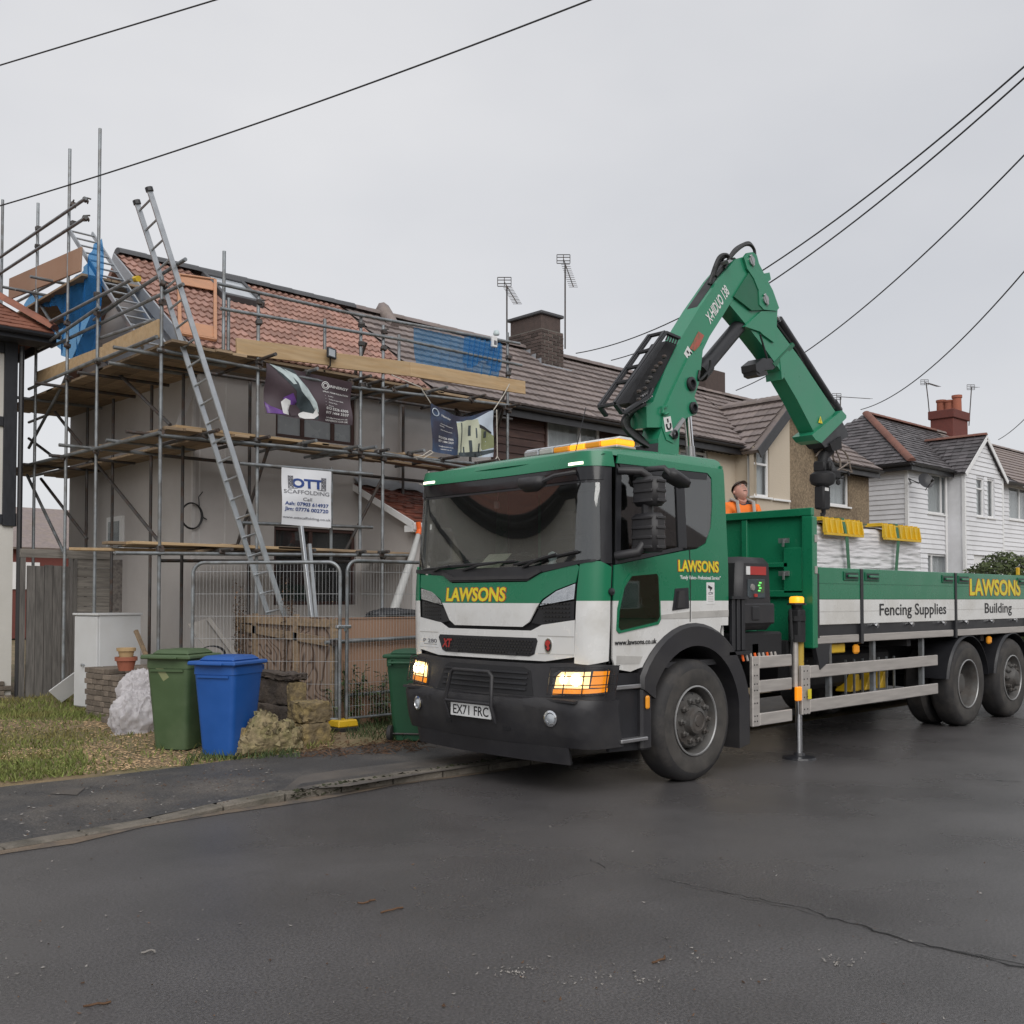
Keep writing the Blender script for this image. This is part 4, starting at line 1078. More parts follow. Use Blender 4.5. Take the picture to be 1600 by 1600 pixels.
for t, ua, ub in ((h3, H3u0, gu0 - 0.1), (h4, gu1 + 0.1, H4u1 + 0.12)):
  MB().box(ua, ub, EV - 0.02, EV + 0.005, EZ - 0.24, EZ - 0.04).build('fascia', M['fascia'], t)
  gutter(t, (ua, EV - 0.09, EZ - 0.05), (ub, EV - 0.09, EZ - 0.05))
  mb = MB()
  for k in range(int((ub - ua) / 0.16)):                # rafter feet under the eaves
    x = ua + 0.1 + k * 0.16; mb.box(x, x + 0.06, EV + 0.02, WV - 0.002, EZ - 0.22, EZ - 0.12)
  mb.build('rafter_feet', M['fascia'], t)
MB().tube((gu1 + 0.12, WV - 0.06, 0.2), (gu1 + 0.12, WV - 0.06, EZ - 0.2), 0.035).build('downpipe', M['fascia'], h4)
MB().box(22.6, 23.5, RV - 0.1, RV + 0.5, RZ - 0.2, RZ + 0.65, 0, 0.01).build('chimney', M['brick_dark'], h4)
tp = onV(1313, 620, 17.2); aerial('small TV aerial just above the pebbledash roof near the crane tip', tp - V((0, 0, 1.2)), tp, (0.6, -0.8, -0.1))
# ---- white boarded houses on the far right
def siding(t, o, ax, n, a0f, z0, z1, holes, name='siding_board', h=0.15):
  """overlapping boards; a0f(z) gives the run (start, end) at a height"""
  o, ax, n = V(o), V(ax), V(n); k = 0; z = z0
  while z < z1 - 0.02:
    s0, s1 = a0f(z + h / 2); runs = [(s0, s1)]
    for hh in holes:
      if hh[2] - 0.02 < z + h / 2 < hh[3] + 0.02:
        nr = []
        for r0, r1 in runs:
          if hh[0] <= r0 and hh[1] >= r1: continue
          if r0 < hh[0] < r1: nr.append((r0, hh[0] - 0.01))
          if r0 < hh[1] < r1: nr.append((hh[1] + 0.01, r1))
          if hh[1] <= r0 or hh[0] >= r1: nr.append((r0, r1))
        runs = nr
    for r0, r1 in runs:
      if r1 - r0 < 0.05: continue
      P = [o + ax * s + Zv * zz + n * d for zz, dd in ((z, 0.034), (z + h, 0.010)) for d in (0.001, dd) for s in (r0, r1)]
      MB().hull8(P).build(name, M['white_board'], t)
    z += h
WU0 = U(1417, 760); WU1 = U(1567, 760) + 0.05; WZ = 5.62
h5 = wthing('white_boarded_house', 'white boarded house with hipped slate roof and projecting gable', 'house', (WU0, WV, 0))
WD = 5.2; wr_v = WV + WD / 2; WRZ = 7.75
BV = 13.38; bu0 = U(1506, 760, BV); bu1 = U(1566, 760, BV)
a = lambda px, py, v=WV: U(px, py, v) - WU0
hw = [(a(1449, 770), a(1480, 770), Zp(1464, 803), Zp(1464, 741)), (a(1449, 878), a(1484, 878), 1.0, Zp(1464, 866))]
mb = MB(); wall(mb, (WU0, WV, 0), Xv, -Yv, bu0 - WU0 + 0.3, WZ, hw)
mb.add([(WU0, WV, 0), (WU0, WV + WD, 0), (WU0, WV + WD, WZ), (WU0, WV, WZ)], [(3, 2, 1, 0)])
hb = [(U(1525, 775, BV) - bu0, U(1537, 775, BV) - bu0, Zp(1531, 807, BV), Zp(1531, 747, BV)), (U(1542, 775, BV) - bu0, U(1553, 775, BV) - bu0, Zp(1547, 809, BV), Zp(1547, 749, BV)),
   (U(1521, 880, BV) - bu0, U(1538, 880, BV) - bu0, 0.1, Zp(1530, 866, BV)), (U(1551, 880, BV) - bu0, U(1564, 880, BV) - bu0, 0.9, Zp(1557, 867, BV))]
wall(mb, (bu0, BV, 0), Xv, -Yv, bu1 - bu0, WZ, hb)
bz = Zp(1532, 683, BV); bm_ = (bu0 + bu1) / 2
mb.add([(bu0, BV, WZ), (bu1, BV, WZ), (bm_, BV, bz)], [(0, 1, 2)])
mb.add([(bu0, BV, 0), (bu0, WV + .3, 0), (bu0, WV + .3, WZ), (bu0, BV, WZ)], [(3, 2, 1, 0)])
mb.add([(bu1, BV, 0), (bu1, WV + .3, 0), (bu1, WV + .3, WZ), (bu1, BV, WZ)], [(0, 1, 2, 3)])
mb.build('wall', M['white_board'], h5)
MB().box(WU0 + 0.3, bu1 - 0.3, WV + 0.8, WV + 0.85, 0.1, WZ - 0.1).build('room_wall', M['room'], h5)
siding(h5, (WU0, WV, 0), Xv, -Yv, lambda z: (0.06, bu0 - WU0), 1.2, WZ, hw)
siding(h5, (WU0, WV, 0), Yv, -Xv, lambda z: (0.06, WD), 1.6, WZ, [])
siding(h5, (bu0, BV, 0), Xv, -Yv, lambda z: (0.05, bu1 - bu0 - 0.05) if z < WZ else ((z - WZ) / (bz - WZ) * (bm_ - bu0) + 0.05, (bu1 - bu0) - (z - WZ) / (bz - WZ) * (bm_ - bu0) - 0.05), 1.2, bz - 0.1, hb)
for uu, vv in ((WU0, WV), (bu0, BV), (bu1 - 0.05, BV)): MB().box(uu - 0.045, uu + 0.05, vv - 0.045, vv + 0.05, 0.2, WZ - 0.02).build('corner_trim', M['upvc'], h5)
for hh in hw: window(h5, (WU0, WV, 0), Xv, -Yv, hh, 'upvc', (0.22,) if hh is hw[1] else (0.72,), (0.5, 0) if hh is hw[1] else None, setb=0.05)
for hh in hb[:2]: window(h5, (bu0, BV, 0), Xv, -Yv, hh, 'upvc', (), (0.72,) if hh is hb[0] else None, setb=0.06)
window(h5, (bu0, BV, 0), Xv, -Yv, hb[3], 'upvc', (0.3,), None, setb=0.06)
MB().fbox(V((bu0, BV + 0.06, 0)), Xv, Zv, -Yv, (hb[2][0], hb[2][1]), (hb[2][2], hb[2][3]), (-0.03, 0.02)).build('front_door', M['upvc'], h5)
def slates(parent, o, ax, up, a0f, L, m, sw=0.26, sg=0.21, name='slates'):
  o, ax, up = V(o), V(ax).normalized(), V(up).normalized(); n = ax.cross(up); n = n if n.z > 0 else -n
  mb = MB(); b = 0.0; r = 0
  while b < L - 0.05:
    s0, s1 = a0f(b); x = s0 - (sw / 2 if r % 2 else 0)
    while x < s1:
      x0, x1 = max(x, s0) + 0.004, min(x + sw, s1) - 0.004
      if x1 - x0 > 0.04:
        l0 = 0.026 + abs(jit(0.012)); tw = jit(0.008)
        P = [o + ax * x0 + up * b + n * (l0 + tw), o + ax * x1 + up * b + n * (l0 - tw), o + ax * x1 + up * (b + sg + 0.04) + n * 0.006, o + ax * x0 + up * (b + sg + 0.04) + n * 0.006]
        mb.add(P + [P[0] - n * 0.018, P[1] - n * 0.018], [(0, 1, 2, 3), (4, 5, 1, 0)])
      x += sw
    b += sg; r += 1
  f = mb.f[0]
  if (V(mb.v[1]) - V(mb.v[0])).cross(V(mb.v[2]) - V(mb.v[0])).dot(n) < 0: mb.f = [tuple(reversed(q)) for q in mb.f]
  return mb.build(name, m, parent, kind='stuff')
ov = 0.3; e0 = V((WU0 - ov, WV - ov, WZ)); hipu = WU0 + 2.6; UEND = U(1567, 700) + 0.4
P = [e0, V((UEND, WV - ov, WZ)), V((UEND, wr_v, WRZ)), V((hipu, wr_v, WRZ))]
r5 = roof_slab(h5, P, 0.08, M['slate'])
run = wr_v - WV + ov; up5 = V((0, run, WRZ - WZ)).normalized(); L5 = math.hypot(run, WRZ - WZ)
slates(r5, e0, Xv, up5, lambda b: ((hipu - e0.x) * b / L5, UEND - e0.x), L5, M['slate'])
P = [V((WU0 - ov, WV + WD + ov, WZ)), e0, V((hipu, wr_v, WRZ))]
r5b = roof_slab(h5, P, 0.08, M['slate'], 'hip_roof')
uph = V((hipu - e0.x, 0, WRZ - WZ)).normalized(); Lh = math.hypot(hipu - e0.x, WRZ - WZ); WT = WD + 2 * ov
slates(r5b, V((WU0 - ov, WV + WD + ov, WZ)), -Yv, uph, lambda b: (WT / 2 * b / Lh, WT - WT / 2 * b / Lh), Lh, M['slate'])
roof_slab(h5, [V((WU0 - ov, WV + WD + ov, WZ)), V((UEND, WV + WD + ov, WZ)), V((UEND, wr_v, WRZ)), V((hipu, wr_v, WRZ))], 0.08, M['slate'], 'rear_roof')
ridge_tiles(r5, e0 + Zv * 0.03, (hipu, wr_v, WRZ + 0.03), M['ridge_terracotta'], 0.13, 0.4, 'hip_tile')
ridge_tiles(r5, (hipu, wr_v, WRZ + 0.03), (UEND, wr_v, WRZ + 0.03), M['ridge_terracotta'], 0.12, 0.4)
gutter(h5, e0 + V((0, -0.07, -0.03)), (bu0 - 0.1, WV - ov - 0.07, WZ - 0.03)); gutter(h5, e0 + V((-0.07, 0, -0.03)), V((WU0 - ov - 0.07, WV + WD, WZ - 0.03)))
MB().box(WU0 - ov, bu0 - 0.05, WV - ov + 0.0, WV - ov + 0.02, WZ - 0.22, WZ - 0.085).build('fascia', M['fascia'], h5)
MB().box(WU0 - ov + 0.0, WU0 - ov + 0.02, WV - ov + 0.02, WV + WD, WZ - 0.22, WZ - 0.085).build('fascia', M['fascia'], h5)
# bay gable roof
bback = WV - ov + (bz - WZ) / (WRZ - WZ) * run
P = [(bu0 - 0.15, BV - 0.12, WZ - 0.1), (bm_, BV - 0.12, bz + 0.06), (bm_, bback + .1, bz + 0.06), (bu0 - 0.15, WV - ov, WZ - 0.1)]
rg = roof_slab(h5, P, 0.06, M['slate'], 'gable_roof')
upg = (V((bm_, 0, bz + 0.06)) - V((bu0 - 0.15, 0, WZ - 0.1))); Lg = upg.length
slates(rg, (bu0 - 0.15, bback, WZ - 0.1), -Yv, upg, lambda b: (max(0, (bback - WV + ov) * (1 - b / Lg)), bback - BV + 0.12), Lg, M['slate'])
P = [(bu1 + 0.15, BV - 0.12, WZ - 0.1), (bm_, BV - 0.12, bz + 0.06), (bm_, bback + .1, bz + 0.06), (bu1 + 0.15, WV - ov, WZ - 0.1)]
roof_slab(h5, P, 0.06, M['slate'], 'gable_roof')
ridge_tiles(rg, (bm_, BV - 0.12, bz + 0.08), (bm_, bback, bz + 0.08), M['ridge_terracotta'], 0.1, 0.4)
for ua in (bu0 - 0.15, bu1 + 0.15): MB().bar((ua, BV - 0.135, WZ - 0.16), (bm_, BV - 0.135, bz - 0.02), 0.025, 0.13, up=(0, 0, 1)).build('bargeboard', M['upvc'], h5)
MB().tube((bu0 - 0.12, WV - 0.06, 0.3), (bu0 - 0.12, WV - 0.06, WZ - 0.2), 0.04).build('downpipe', M['upvc'], h5)
# satellite dish
sdp = onV(1445, 752, WV - 0.55)
sdh = wthing('satellite_dish', 'dark round satellite dish bracketed on the white boarded wall', 'satellite dish', sdp)
dn = V((-0.5, -0.75, 0.3)).normalized()
MB().lathe([(0.02, 0.0), (0.16, 0.02), (0.23, 0.06), (0.24, 0.065), (0.16, 0.035), (0.02, 0.012)], sdp, dn, 20).build('dish', M['trim_black'], sdh, smooth=40)
MB().path([V((WU0 + 0.2, WV - 0.04, sdp.z)), sdp + V((-0.5, 0.25, 0.06)), sdp + V((-0.2, 0.1, -0.06)), sdp], 0.022, 6).build('bracket', M['fascia'], sdh)
MB().path([sdp - dn * -0.02 + V((0, 0, -0.27)), sdp + dn * 0.4 + V((0, 0, -0.16))], 0.012, 5).tube(sdp + dn * 0.36 + V((0, 0, -0.16)), sdp + dn * 0.46 + V((0, 0, -0.13)), 0.035, 6).build('receiver', M['fascia'], sdh)
# neighbour with brown tiles
WU2 = WU1 + 14
h6 = wthing('white_boarded_neighbour_house', 'white boarded house with brown tiled roof at the right edge', 'house', (WU1, WV, 0))
hn = [(U(1576, 785) - bu1, U(1576, 785) - bu1 + 2.3, Zp(1585, 812), Zp(1585, 760)), (U(1576, 785) - bu1 - 0.2, U(1576, 785) - bu1 + 2.3, 1.0, 2.3)]
mb = MB(); wall(mb, (bu1, WV, 0), Xv, -Yv, 14, WZ, hn)
mb.add([(bu1 + 14, WV, 0), (bu1 + 14, WV + WD, 0), (bu1 + 14, WV + WD, WZ), (bu1 + 14, WV, WZ)], [(0, 1, 2, 3)])
mb.build('wall', M['white_board'], h6)
MB().box(bu1 + 0.3, bu1 + 13, WV + 0.8, WV + 0.85, 0.1, WZ - 0.1).build('room_wall', M['room'], h6)
siding(h6, (bu1, WV, 0), Xv, -Yv, lambda z: (0.02, 14), 1.2, WZ - .2, hn)
for hh in hn: window(h6, (bu1, WV, 0), Xv, -Yv, hh, 'upvc', (0.45, 0.75), None, setb=0.05)
r6 = roof_slab(h6, [(UEND, WV - ov, WZ), (bu1 + 14, WV - ov, WZ), (bu1 + 14, wr_v, WRZ), (UEND, wr_v, WRZ)], 0.08, M['tile_brown'])
roof_slab(h6, [(UEND, WV + WD + ov, WZ), (bu1 + 14, WV + WD + ov, WZ), (bu1 + 14, wr_v, WRZ), (UEND, wr_v, WRZ)], 0.08, M['tile_brown'], 'rear_roof')
mb = MB(); b = 0
while b < L5 - 0.1:
  o = V((UEND, WV - ov, WZ)) + up5 * b; nn = Xv.cross(up5)
  mb.add([o + nn * 0.06, o + Xv * (bu1 + 14 - UEND) + nn * 0.06, o + Xv * (bu1 + 14 - UEND) + up5 * 0.34 + nn * 0.02, o + up5 * 0.34 + nn * 0.02, o + nn * 0.013, o + Xv * (bu1 + 14 - UEND) + nn * 0.013], [(0, 1, 2, 3), (4, 5, 1, 0)])
  b += 0.3
mb.build('tile_courses', M['tile_brown'], r6, kind='stuff')
gutter(h6, (bu1 + 0.2, WV - ov - 0.07, WZ - 0.03), (bu1 + 14, WV - ov - 0.07, WZ - 0.03))
ridge_tiles(r6, (UEND, wr_v, WRZ + 0.02), (bu1 + 14, wr_v, WRZ + 0.02), M['tile_brown'], 0.12, 0.5)
# red chimney with three pots
cv_ = wr_v - 0.35; cu0 = U(1489, 660, cv_); cu1 = U(1512, 660, cv_)
ck = MB().box(cu0, cu1, cv_, cv_ + .85, WRZ - 0.6, onV(1500, 655, cv_).z, 0, 0.01).build('chimney', M['brick_red'], h5)
ct = onV(1500, 655, cv_).z
MB().box(cu0 - 0.07, cu1 + 0.07, cv_ - 0.07, cv_ + .92, ct, ct + 0.32, 0, 0.02).build('chimney_cap', M['brick_red'], ck)
for k, (fv, hh) in enumerate(((.72, .5), (.42, .45), (.12, .6))):
  MB().lathe([(0.17, 0), (0.16, hh * .8), (0.19, hh * .84), (0.19, hh), (0.13, hh), (0.13, hh * .5)], ((cu0 + cu1) / 2, cv_ + fv, ct + 0.32), (0, 0, 1), 14).build('chimney_pot', M['pot_clay'], ck, smooth=40)
tp = onV(1447, 598, 17.6); aerial('cranked TV aerial left of the red chimney with three pots', onV(1453, 655, 17.6), tp, (-0.55, -0.75, -0.35), bend=onV(1450, 623, 17.6))
tp = onV(1518, 605, 16.6); aerial('straight TV aerial right of the red chimney with three pots', onV(1514, 665, 16.6), tp, (-0.8, -0.55, -0.2))
# ---- half-timbered house on the left
LU1, LV = 5.28, 16.75
lx = lambda px, py: onV(px, py, LV)
h7 = wthing('half_timbered_house', 'white half-timbered house with black beams and orange tiled roof at the left edge', 'house', (LU1, LV, 0))
LZ = onV(60, 516, LV - 0.45).z
LD = 6.0
mb = MB(); wl_holes = [(8.2, 10.0, 3.0, 4.3), (8.2, 10.0, .9, 2.2), (4.2, 6.0, 3.0, 4.3), (4.2, 6.0, .9, 2.2), (.8, 2.6, 3.0, 4.3)]
wall(mb, (LU1 - 13, LV, 0), Xv, -Yv, 13, LZ, wl_holes); mb.add([(LU1, LV, 0), (LU1, LV + LD, 0), (LU1, LV + LD, LZ), (LU1, LV, LZ)], [(0, 1, 2, 3)])
mb.add([(LU1 - 13, LV, 0), (LU1 - 13, LV + LD, 0), (LU1 - 13, LV + LD, LZ), (LU1 - 13, LV, LZ)], [(3, 2, 1, 0)])
mb.build('wall', M['plaster_white'], h7)
for hh in wl_holes: window(h7, (LU1 - 13, LV, 0), Xv, -Yv, hh, 'upvc', (0.33, 0.66), (0.7, 0.7, 0.7))
zb1, zb2 = onV(15, 660, LV).z, onV(15, 812, LV).z
def beam(x0, x1, z0, z1, d=0.035): MB().box(LU1 + x0, LU1 + x1, LV - d, LV - 0.001, z0, z1, 0, 0.006).build('beam', M['black_timber'], h7)
beam(-0.17, 0.02, zb2 - 0.1, LZ, 0.05)
for z in (zb1, zb2): beam(-13, -0.172, z - 0.075, z + 0.075)
beam(-13, -0.172, LZ - 0.34, LZ - 0.14)
beam(-1.75, -1.6, zb2 + 0.08, LZ - 0.34); beam(-3.3, -3.15, zb2 + 0.08, LZ - 0.34)
MB().box(LU1 - 0.001, LU1 + 0.04, LV - 0.02, LV + LD, zb2 - 0.1, zb2 + 0.1).build('beam', M['black_timber'], h7)
mbr = MB().box(-0.107, 0.107, -0.04, 0.05, 0.003, 0.069, 0, 0.006).mesh('brick', M['brick_old'])
for r in range(4):
  for k in range(4): inst('brick', mbr, Matrix.Translation((LU1 - 0.11 - k * 0.222 - (0.11 if r % 2 else 0), LV - 0.03, 0.06 + r * 0.072)), h7)
MB().tube((LU1 + 0.07, LV - 0.06, 0.1), (LU1 + 0.07, LV - 0.06, LZ - 0.2), 0.04).build('downpipe', M['fascia'], h7)
# hipped roof
lo = 0.42; le = V((LU1 + lo, LV - lo, LZ)); hu = LU1 - 2.8; lrz = LZ + 2.7; lrv = LV + LD / 2
r7 = roof_slab(h7, [(LU1 - 13, LV - lo, LZ), le, (hu, lrv, lrz), (LU1 - 13, lrv, lrz)], 0.1, M['tile_orange'])
upl = V((0, lrv - LV + lo, lrz - LZ)).normalized(); Ll = math.hypot(lrv - LV + lo, lrz - LZ)
tiles(r7, TM['orange'], (LU1 + lo - 3.4, LV - lo - 0.02, LZ - 0.02), Xv, upl, 3.4, 1.6, 0.17, 0.125, skip=lambda a_, b_: a_ > 3.4 - b_ * (LU1 + lo - hu) / Ll - 0.02, stagger=True)
r7b = roof_slab(h7, [le, (LU1 + lo, LV + LD + lo, LZ), (hu, lrv, lrz)], 0.1, M['tile_orange'], 'hip_roof')
roof_slab(h7, [(LU1 - 13, LV + LD + lo, LZ), (LU1 + lo, LV + LD + lo, LZ), (hu, lrv, lrz), (LU1 - 13, lrv, lrz)], 0.1, M['tile_orange'], 'rear_roof')
ridge_tiles(r7, le + V((0.0, 0.0, 0.05)), (hu, lrv, lrz + 0.05), M['tile_orange'], 0.12, 0.42, 'hip_tile')
MB().box(LU1 - 13, LU1 + lo, LV - lo - 0.03, LV - lo, LZ - 0.17, LZ - 0.02).build('fascia', M['black_timber'], h7)
MB().box(LU1 + lo, LU1 + lo + 0.03, LV - lo - 0.03, LV + LD, LZ - 0.17, LZ - 0.02).build('fascia', M['black_timber'], h7)
MB().box(LU1 - 13, LU1 + lo - 0.002, LV - lo + 0.001, LV - 0.001, LZ - 0.165, LZ - 0.14).build('soffit', M['black_timber'], h7)
gutter(h7, (LU1 - 13, LV - lo - 0.1, LZ - 0.05), (LU1 + lo + 0.05, LV - lo - 0.1, LZ - 0.05), 'black_timber')
# ---- distant house seen through the gap between the two buildings
dh = wthing('distant_house', 'distant low brick house with brown roof seen through the gap beside the scaffold', 'house', (3, 44, 0))
MB().box(4, 22, 44, 50, 0, 3.7).build('wall', M['brick_red'], dh)
rr = roof_slab(dh, [(3.5, 43.6, 3.7), (22.5, 43.6, 3.7), (22.5, 47, 5.6), (3.5, 47, 5.6)], 0.1, M['tile_brown'])
roof_slab(dh, [(3.5, 50.4, 3.7), (22.5, 50.4, 3.7), (22.5, 47, 5.6), (3.5, 47, 5.6)], 0.1, M['tile_brown'], 'rear_roof')
MB().box(10, 11, 46.6, 47.4, 5, 6.2).build('chimney', M['brick_red'], dh)
for k in range(4): MB().box(5.5 + 4 * k, 6.9 + 4 * k, 43.93, 43.995, 2.0, 3.1).build('window', M['upvc'], dh)
# ------------------------------------------------------------------ scaffold round the rendered house
SV, SVI = 12.5, 13.62          # outer and inner rows along the front
SU, SUI = 5.69, 6.62           # outer and inner rows along the flank
sc = wthing('scaffold', 'steel tube scaffold with timber boards round the grey rendered house', 'scaffold', (SU, SV, 0))
TR = 0.0245
def pipe(p0, p1, name='ledger', m='galv', r=TR):
  o = MB().tube(p0, p1, r, 8).build(name, M[m], sc, smooth=50); return o
cpm = MB()
cpm.box(-0.045, 0.045, -0.036, 0.036, -0.036, 0.036, 0, 0.012); cpm.tube((-0.02, -0.02, 0.03), (-0.02, -0.075, 0.03), 0.012, 6); cpm.box(-0.03, 0.03, -0.05, -0.036, -0.045, 0.0)
cpm = cpm.mesh('coupler', M['galv_dark'])
def coupler(p):
  inst('coupler', cpm, Matrix.Translation(V(p)) @ Euler((jit(0.4), jit(0.3), random.choice((0, 1.57, 3.1)) + jit(0.3))).to_matrix().to_4x4(), sc)
def su(px, py, v=SV): return onV(px, py, v).x
Zl1, Zl2, Zl3 = onV(402, 863, SV).z, onV(402, 694, SV).z, onV(402, 574, SV).z
# standards (uprights)
fu = [SU, su(402, 700), su(563, 700), su(598, 700), su(793, 620)]
tops = [onV(254, 432, SV).z, onV(402, 460, SV).z, onV(563, 492, SV).z, onV(598, 508, SV).z, onV(794, 520, SV).z]
bots = [0.06, Zl1 - 1.2, Zl1 + .1, 0.06, 0.06]
for u, zt_, zb_ in zip(fu, tops, bots): pipe((u, SV, zb_), (u, SV, zt_), 'standard')
uu = su(350, 430, SV + .05); pipe((uu, SV + 0.05, onV(350, 545, SV).z), (uu, SV + 0.05, onV(349, 390, SV).z), 'standard')
pipe((uu + 0.07, SV + 0.05, onV(354, 545, SV).z), (uu + 0.07, SV + 0.05, onV(354, 463, SV).z), 'standard')
for px, y0, y1 in ((511, 497, 560), (627, 522, 575), (521, 730, 880)):
  u = su(px, (y0 + y1) / 2); pipe((u, SV + .06, onV(px, y1, SV).z), (u, SV + .06, onV(px, y0, SV).z), 'standard')
for u in (su(390, 700, SVI), su(630, 650, SVI), su(735, 650, SVI)): pipe((u, SVI, 0.06), (u, SVI, Zl3 + 0.05), 'standard', 'galv_dark')
sv = [onU(152, 560, SU).y, onU(105, 560, SU).y, onU(57, 500, SU).y, onU(3, 400, SU).y]
st = [onU(160, 198, SU).z, onU(115, 228, SU).z, onU(60, 317, SU).z, onU(1, 315, SU).z]
for v, z in zip(sv, st): pipe((SU, v, 0.06), (SU, v, z), 'standard')
for v in (SV + 1.1, sv[0] + .05, sv[1] + .3, sv[2]): pipe((SUI - .1, v, 0.06), (SUI - .1, v, Zl3), 'standard', 'galv_dark')
# ledgers along the front: (pixel start, pixel end)
def lf(x0, y0, x1, y1, v=SV - 0.05, m='galv', ext=0, name='ledger'):
  return pipe(onV(x0, y0, v), onV(x1, y1, v), name, m)
lf(246, 546, 563, 606 + 1); lf(563, 606, 800, 634)          # top lift outer
lf(252, 572, 800, 655, SVI, 'galv_dark'); lf(250, 680, 740, 724); lf(600, 708, 830, 748)
lf(256, 712, 800, 766, SVI, 'galv_dark'); lf(180, 864, 640, 868); lf(250, 876, 620, 878, SVI, 'galv_dark')
lf(340, 443, 568, 494); lf(560, 492, 812, 537)               # top guard rail
lf(345, 482, 640, 530 + 3); lf(630, 531, 815, 571)            # mid guard rail
lf(374, 724, 582, 741, SV - 0.06, name='guard_rail'); lf(378, 817, 582, 824, SV - 0.06, name='guard_rail')
# transoms poking out through the front
def transom(px, py, back=1.25, fwd=0.35, m='galv', dz=0.05, v=SV - 0.05):
  p = onV(px, py, v) + V((0, 0, dz)); pipe(p + V((jit(.03), -fwd, 0)), p + V((jit(.04), back, 0)), 'transom', m); coupler(p - V((0, 0, 0.02)))
for px, py in ((405, 569), (480, 586), (548, 600), (575, 606), (615, 612), (668, 617), (735, 627), (790, 640)): transom(px, py, fwd=random.uniform(.2, .5), m=random.choice(('galv_dark', 'galv')))
for px, py in ((320, 684), (402, 692), (475, 698), (545, 706), (562, 708), (592, 710), (640, 712), (690, 722), (745, 728)): transom(px, py, fwd=random.uniform(.15, .5), m=random.choice(('galv_dark', 'galv')))
for px, py in ((345, 865), (402, 867), (480, 866), (560, 868), (595, 868)): transom(px, py, fwd=random.uniform(.1, .3), m='galv_dark')
for i, u in enumerate(fu):
  for z in (Zl1, Zl2, Zl3):
    if bots[i] < z < tops[i]: coupler((u, SV - 0.02, z))
  for py_ in (0.62, 0.9): coupler((u, SV - 0.02, min(tops[i] - 0.1, Zl3 + py_)))
# braces in front
for x0, y0, x1, y1 in ((572, 535, 540, 625), (425, 682, 368, 860), (600, 742, 535, 870), (786, 640, 770, 700), (722, 648, 712, 640)):
  pipe(onV(x0, y0, SV + .15), onV(x1, y1, SV + .6 if x0 != 425 else SVI), 'brace', 'galv_dark')
pipe(onV(798, 575, SV), onV(775, 665, SV + .2), 'brace', 'galv_dark')
# boards: five to a lift, each its own plank
def plank(p0, p1, w=0.215, th=0.038, m='plank'):
  return MB().bar(p0, p1, w, th, c=0.004).build('scaffold_board', M[m], sc)
ends = [(SU + .1, 8.15), (8.1, 10.4), (10.3, 11.95)]
for k in range(4):
  for a0, a1 in ends:
    v = SV + 0.12 + k * 0.225; plank((a0 + jit(.06), v, Zl3 + 0.115 + jit(.006)), (a1 + jit(.06), v, Zl3 + 0.115 + jit(.006)))
  for a0, a1 in ((5.95, 8.2), (8.15, 9.6), (9.5, 11.9)):
    if k in (0, 1, 3, 4): v = SV + 0.15 + k * 0.225; z = onV(402, 690, SV).z + 0.085 - 0.0 * a0; plank((a0 + jit(.1), v, z + jit(.01)), (a1 + jit(.1), v, z - 0.06 * (a1 - 8) / 4 + jit(.01)), m=('plank_new' if k == 0 and a0 < 8 else 'plank'))
for k in range(4):
  v = SV + 0.1 + k * 0.225; plank((5.3 + jit(.2), v, Zl1 + 0.07), (7.7 + jit(.3), v, Zl1 + 0.07), m=('plank_new', 'plank', 'plank', 'plank_grey')[k]); plank((7.4, v, Zl1 + 0.075), (9.7 + jit(.2), v, Zl1 + 0.06), m='plank')
plank(onV(340, 852, SV + .3), onV(600, 865, SV + .3) , m='plank'); plank(onV(300, 862, SV + .1), onV(362, 852, SV + .4), m='brown_board' if 0 else 'plank')
# toe boards on edge along the top lift front
def toe(p0, p1, h=0.22, m='plank_new', th=0.038): return MB().bar(p0, p1, th, h, c=0.004).build('toe_board', M[m], sc)
tz = lambda px, py: onV(px, py, SV - .02)
toe(tz(369, 541), tz(512, 559)); toe(tz(512, 562), tz(640, 577)); toe(tz(640, 577), tz(820, 606))
# flank (left) lifts
def ls(x0, y0, x1, y1, u=SU - 0.05, m='galv', name='ledger'): return pipe(onU(x0, y0, u), onU(x1, y1, u), name, m)
ls(290, 405, 155, 490, SU + .05, name='guard_rail'); ls(205, 437, 65, 510); ls(286, 444, 80, 542, SU + .05, name='guard_rail'); ls(155, 480, 60, 545)
ls(155, 560, 45, 608); ls(245, 548 - 22, 155, 563); ls(250, 676, 45, 726); ls(256, 700, 45, 745, SUI - .1, 'galv_dark'); ls(275, 568, 45, 660, SUI - .1, 'galv_dark')
ls(0, 402, 134, 310, name='guard_rail'); ls(-4, 430, 134, 340, name='guard_rail')
ls(18, 476, 125, 420, SU + .3, 'galv'); ls(240, 500, 152, 530, SU + .05, 'galv')
for x, y in ((115, 320), (115, 349), (60, 357), (59, 385)): coupler(onU(x, y, SU))
for x, y in ((133, 312), (133, 341), (152, 460), (152, 490), (105, 505), (105, 540), (152, 565), (105, 590), (150, 705), (100, 716)): coupler(onU(x, y, SU - .02))
for v in [SV + .3, SV + 1.2, sv[0], sv[1], sv[2]]:
  for z in (Zl3 + .03, Zl2 + .03): pipe((SU - random.uniform(.15, .5), v + .06, z), (SUI + .15, v + .06 + jit(.05), z), 'transom', random.choice(('galv', 'galv_dark')))
for (x0, y0, x1) in ((47, 432, 90), (24, 452, 62), (3, 448, 40)): p = onU(x0, y0, SU - .35); pipe(p, p + V((1.0, 0, -.0)), 'transom')
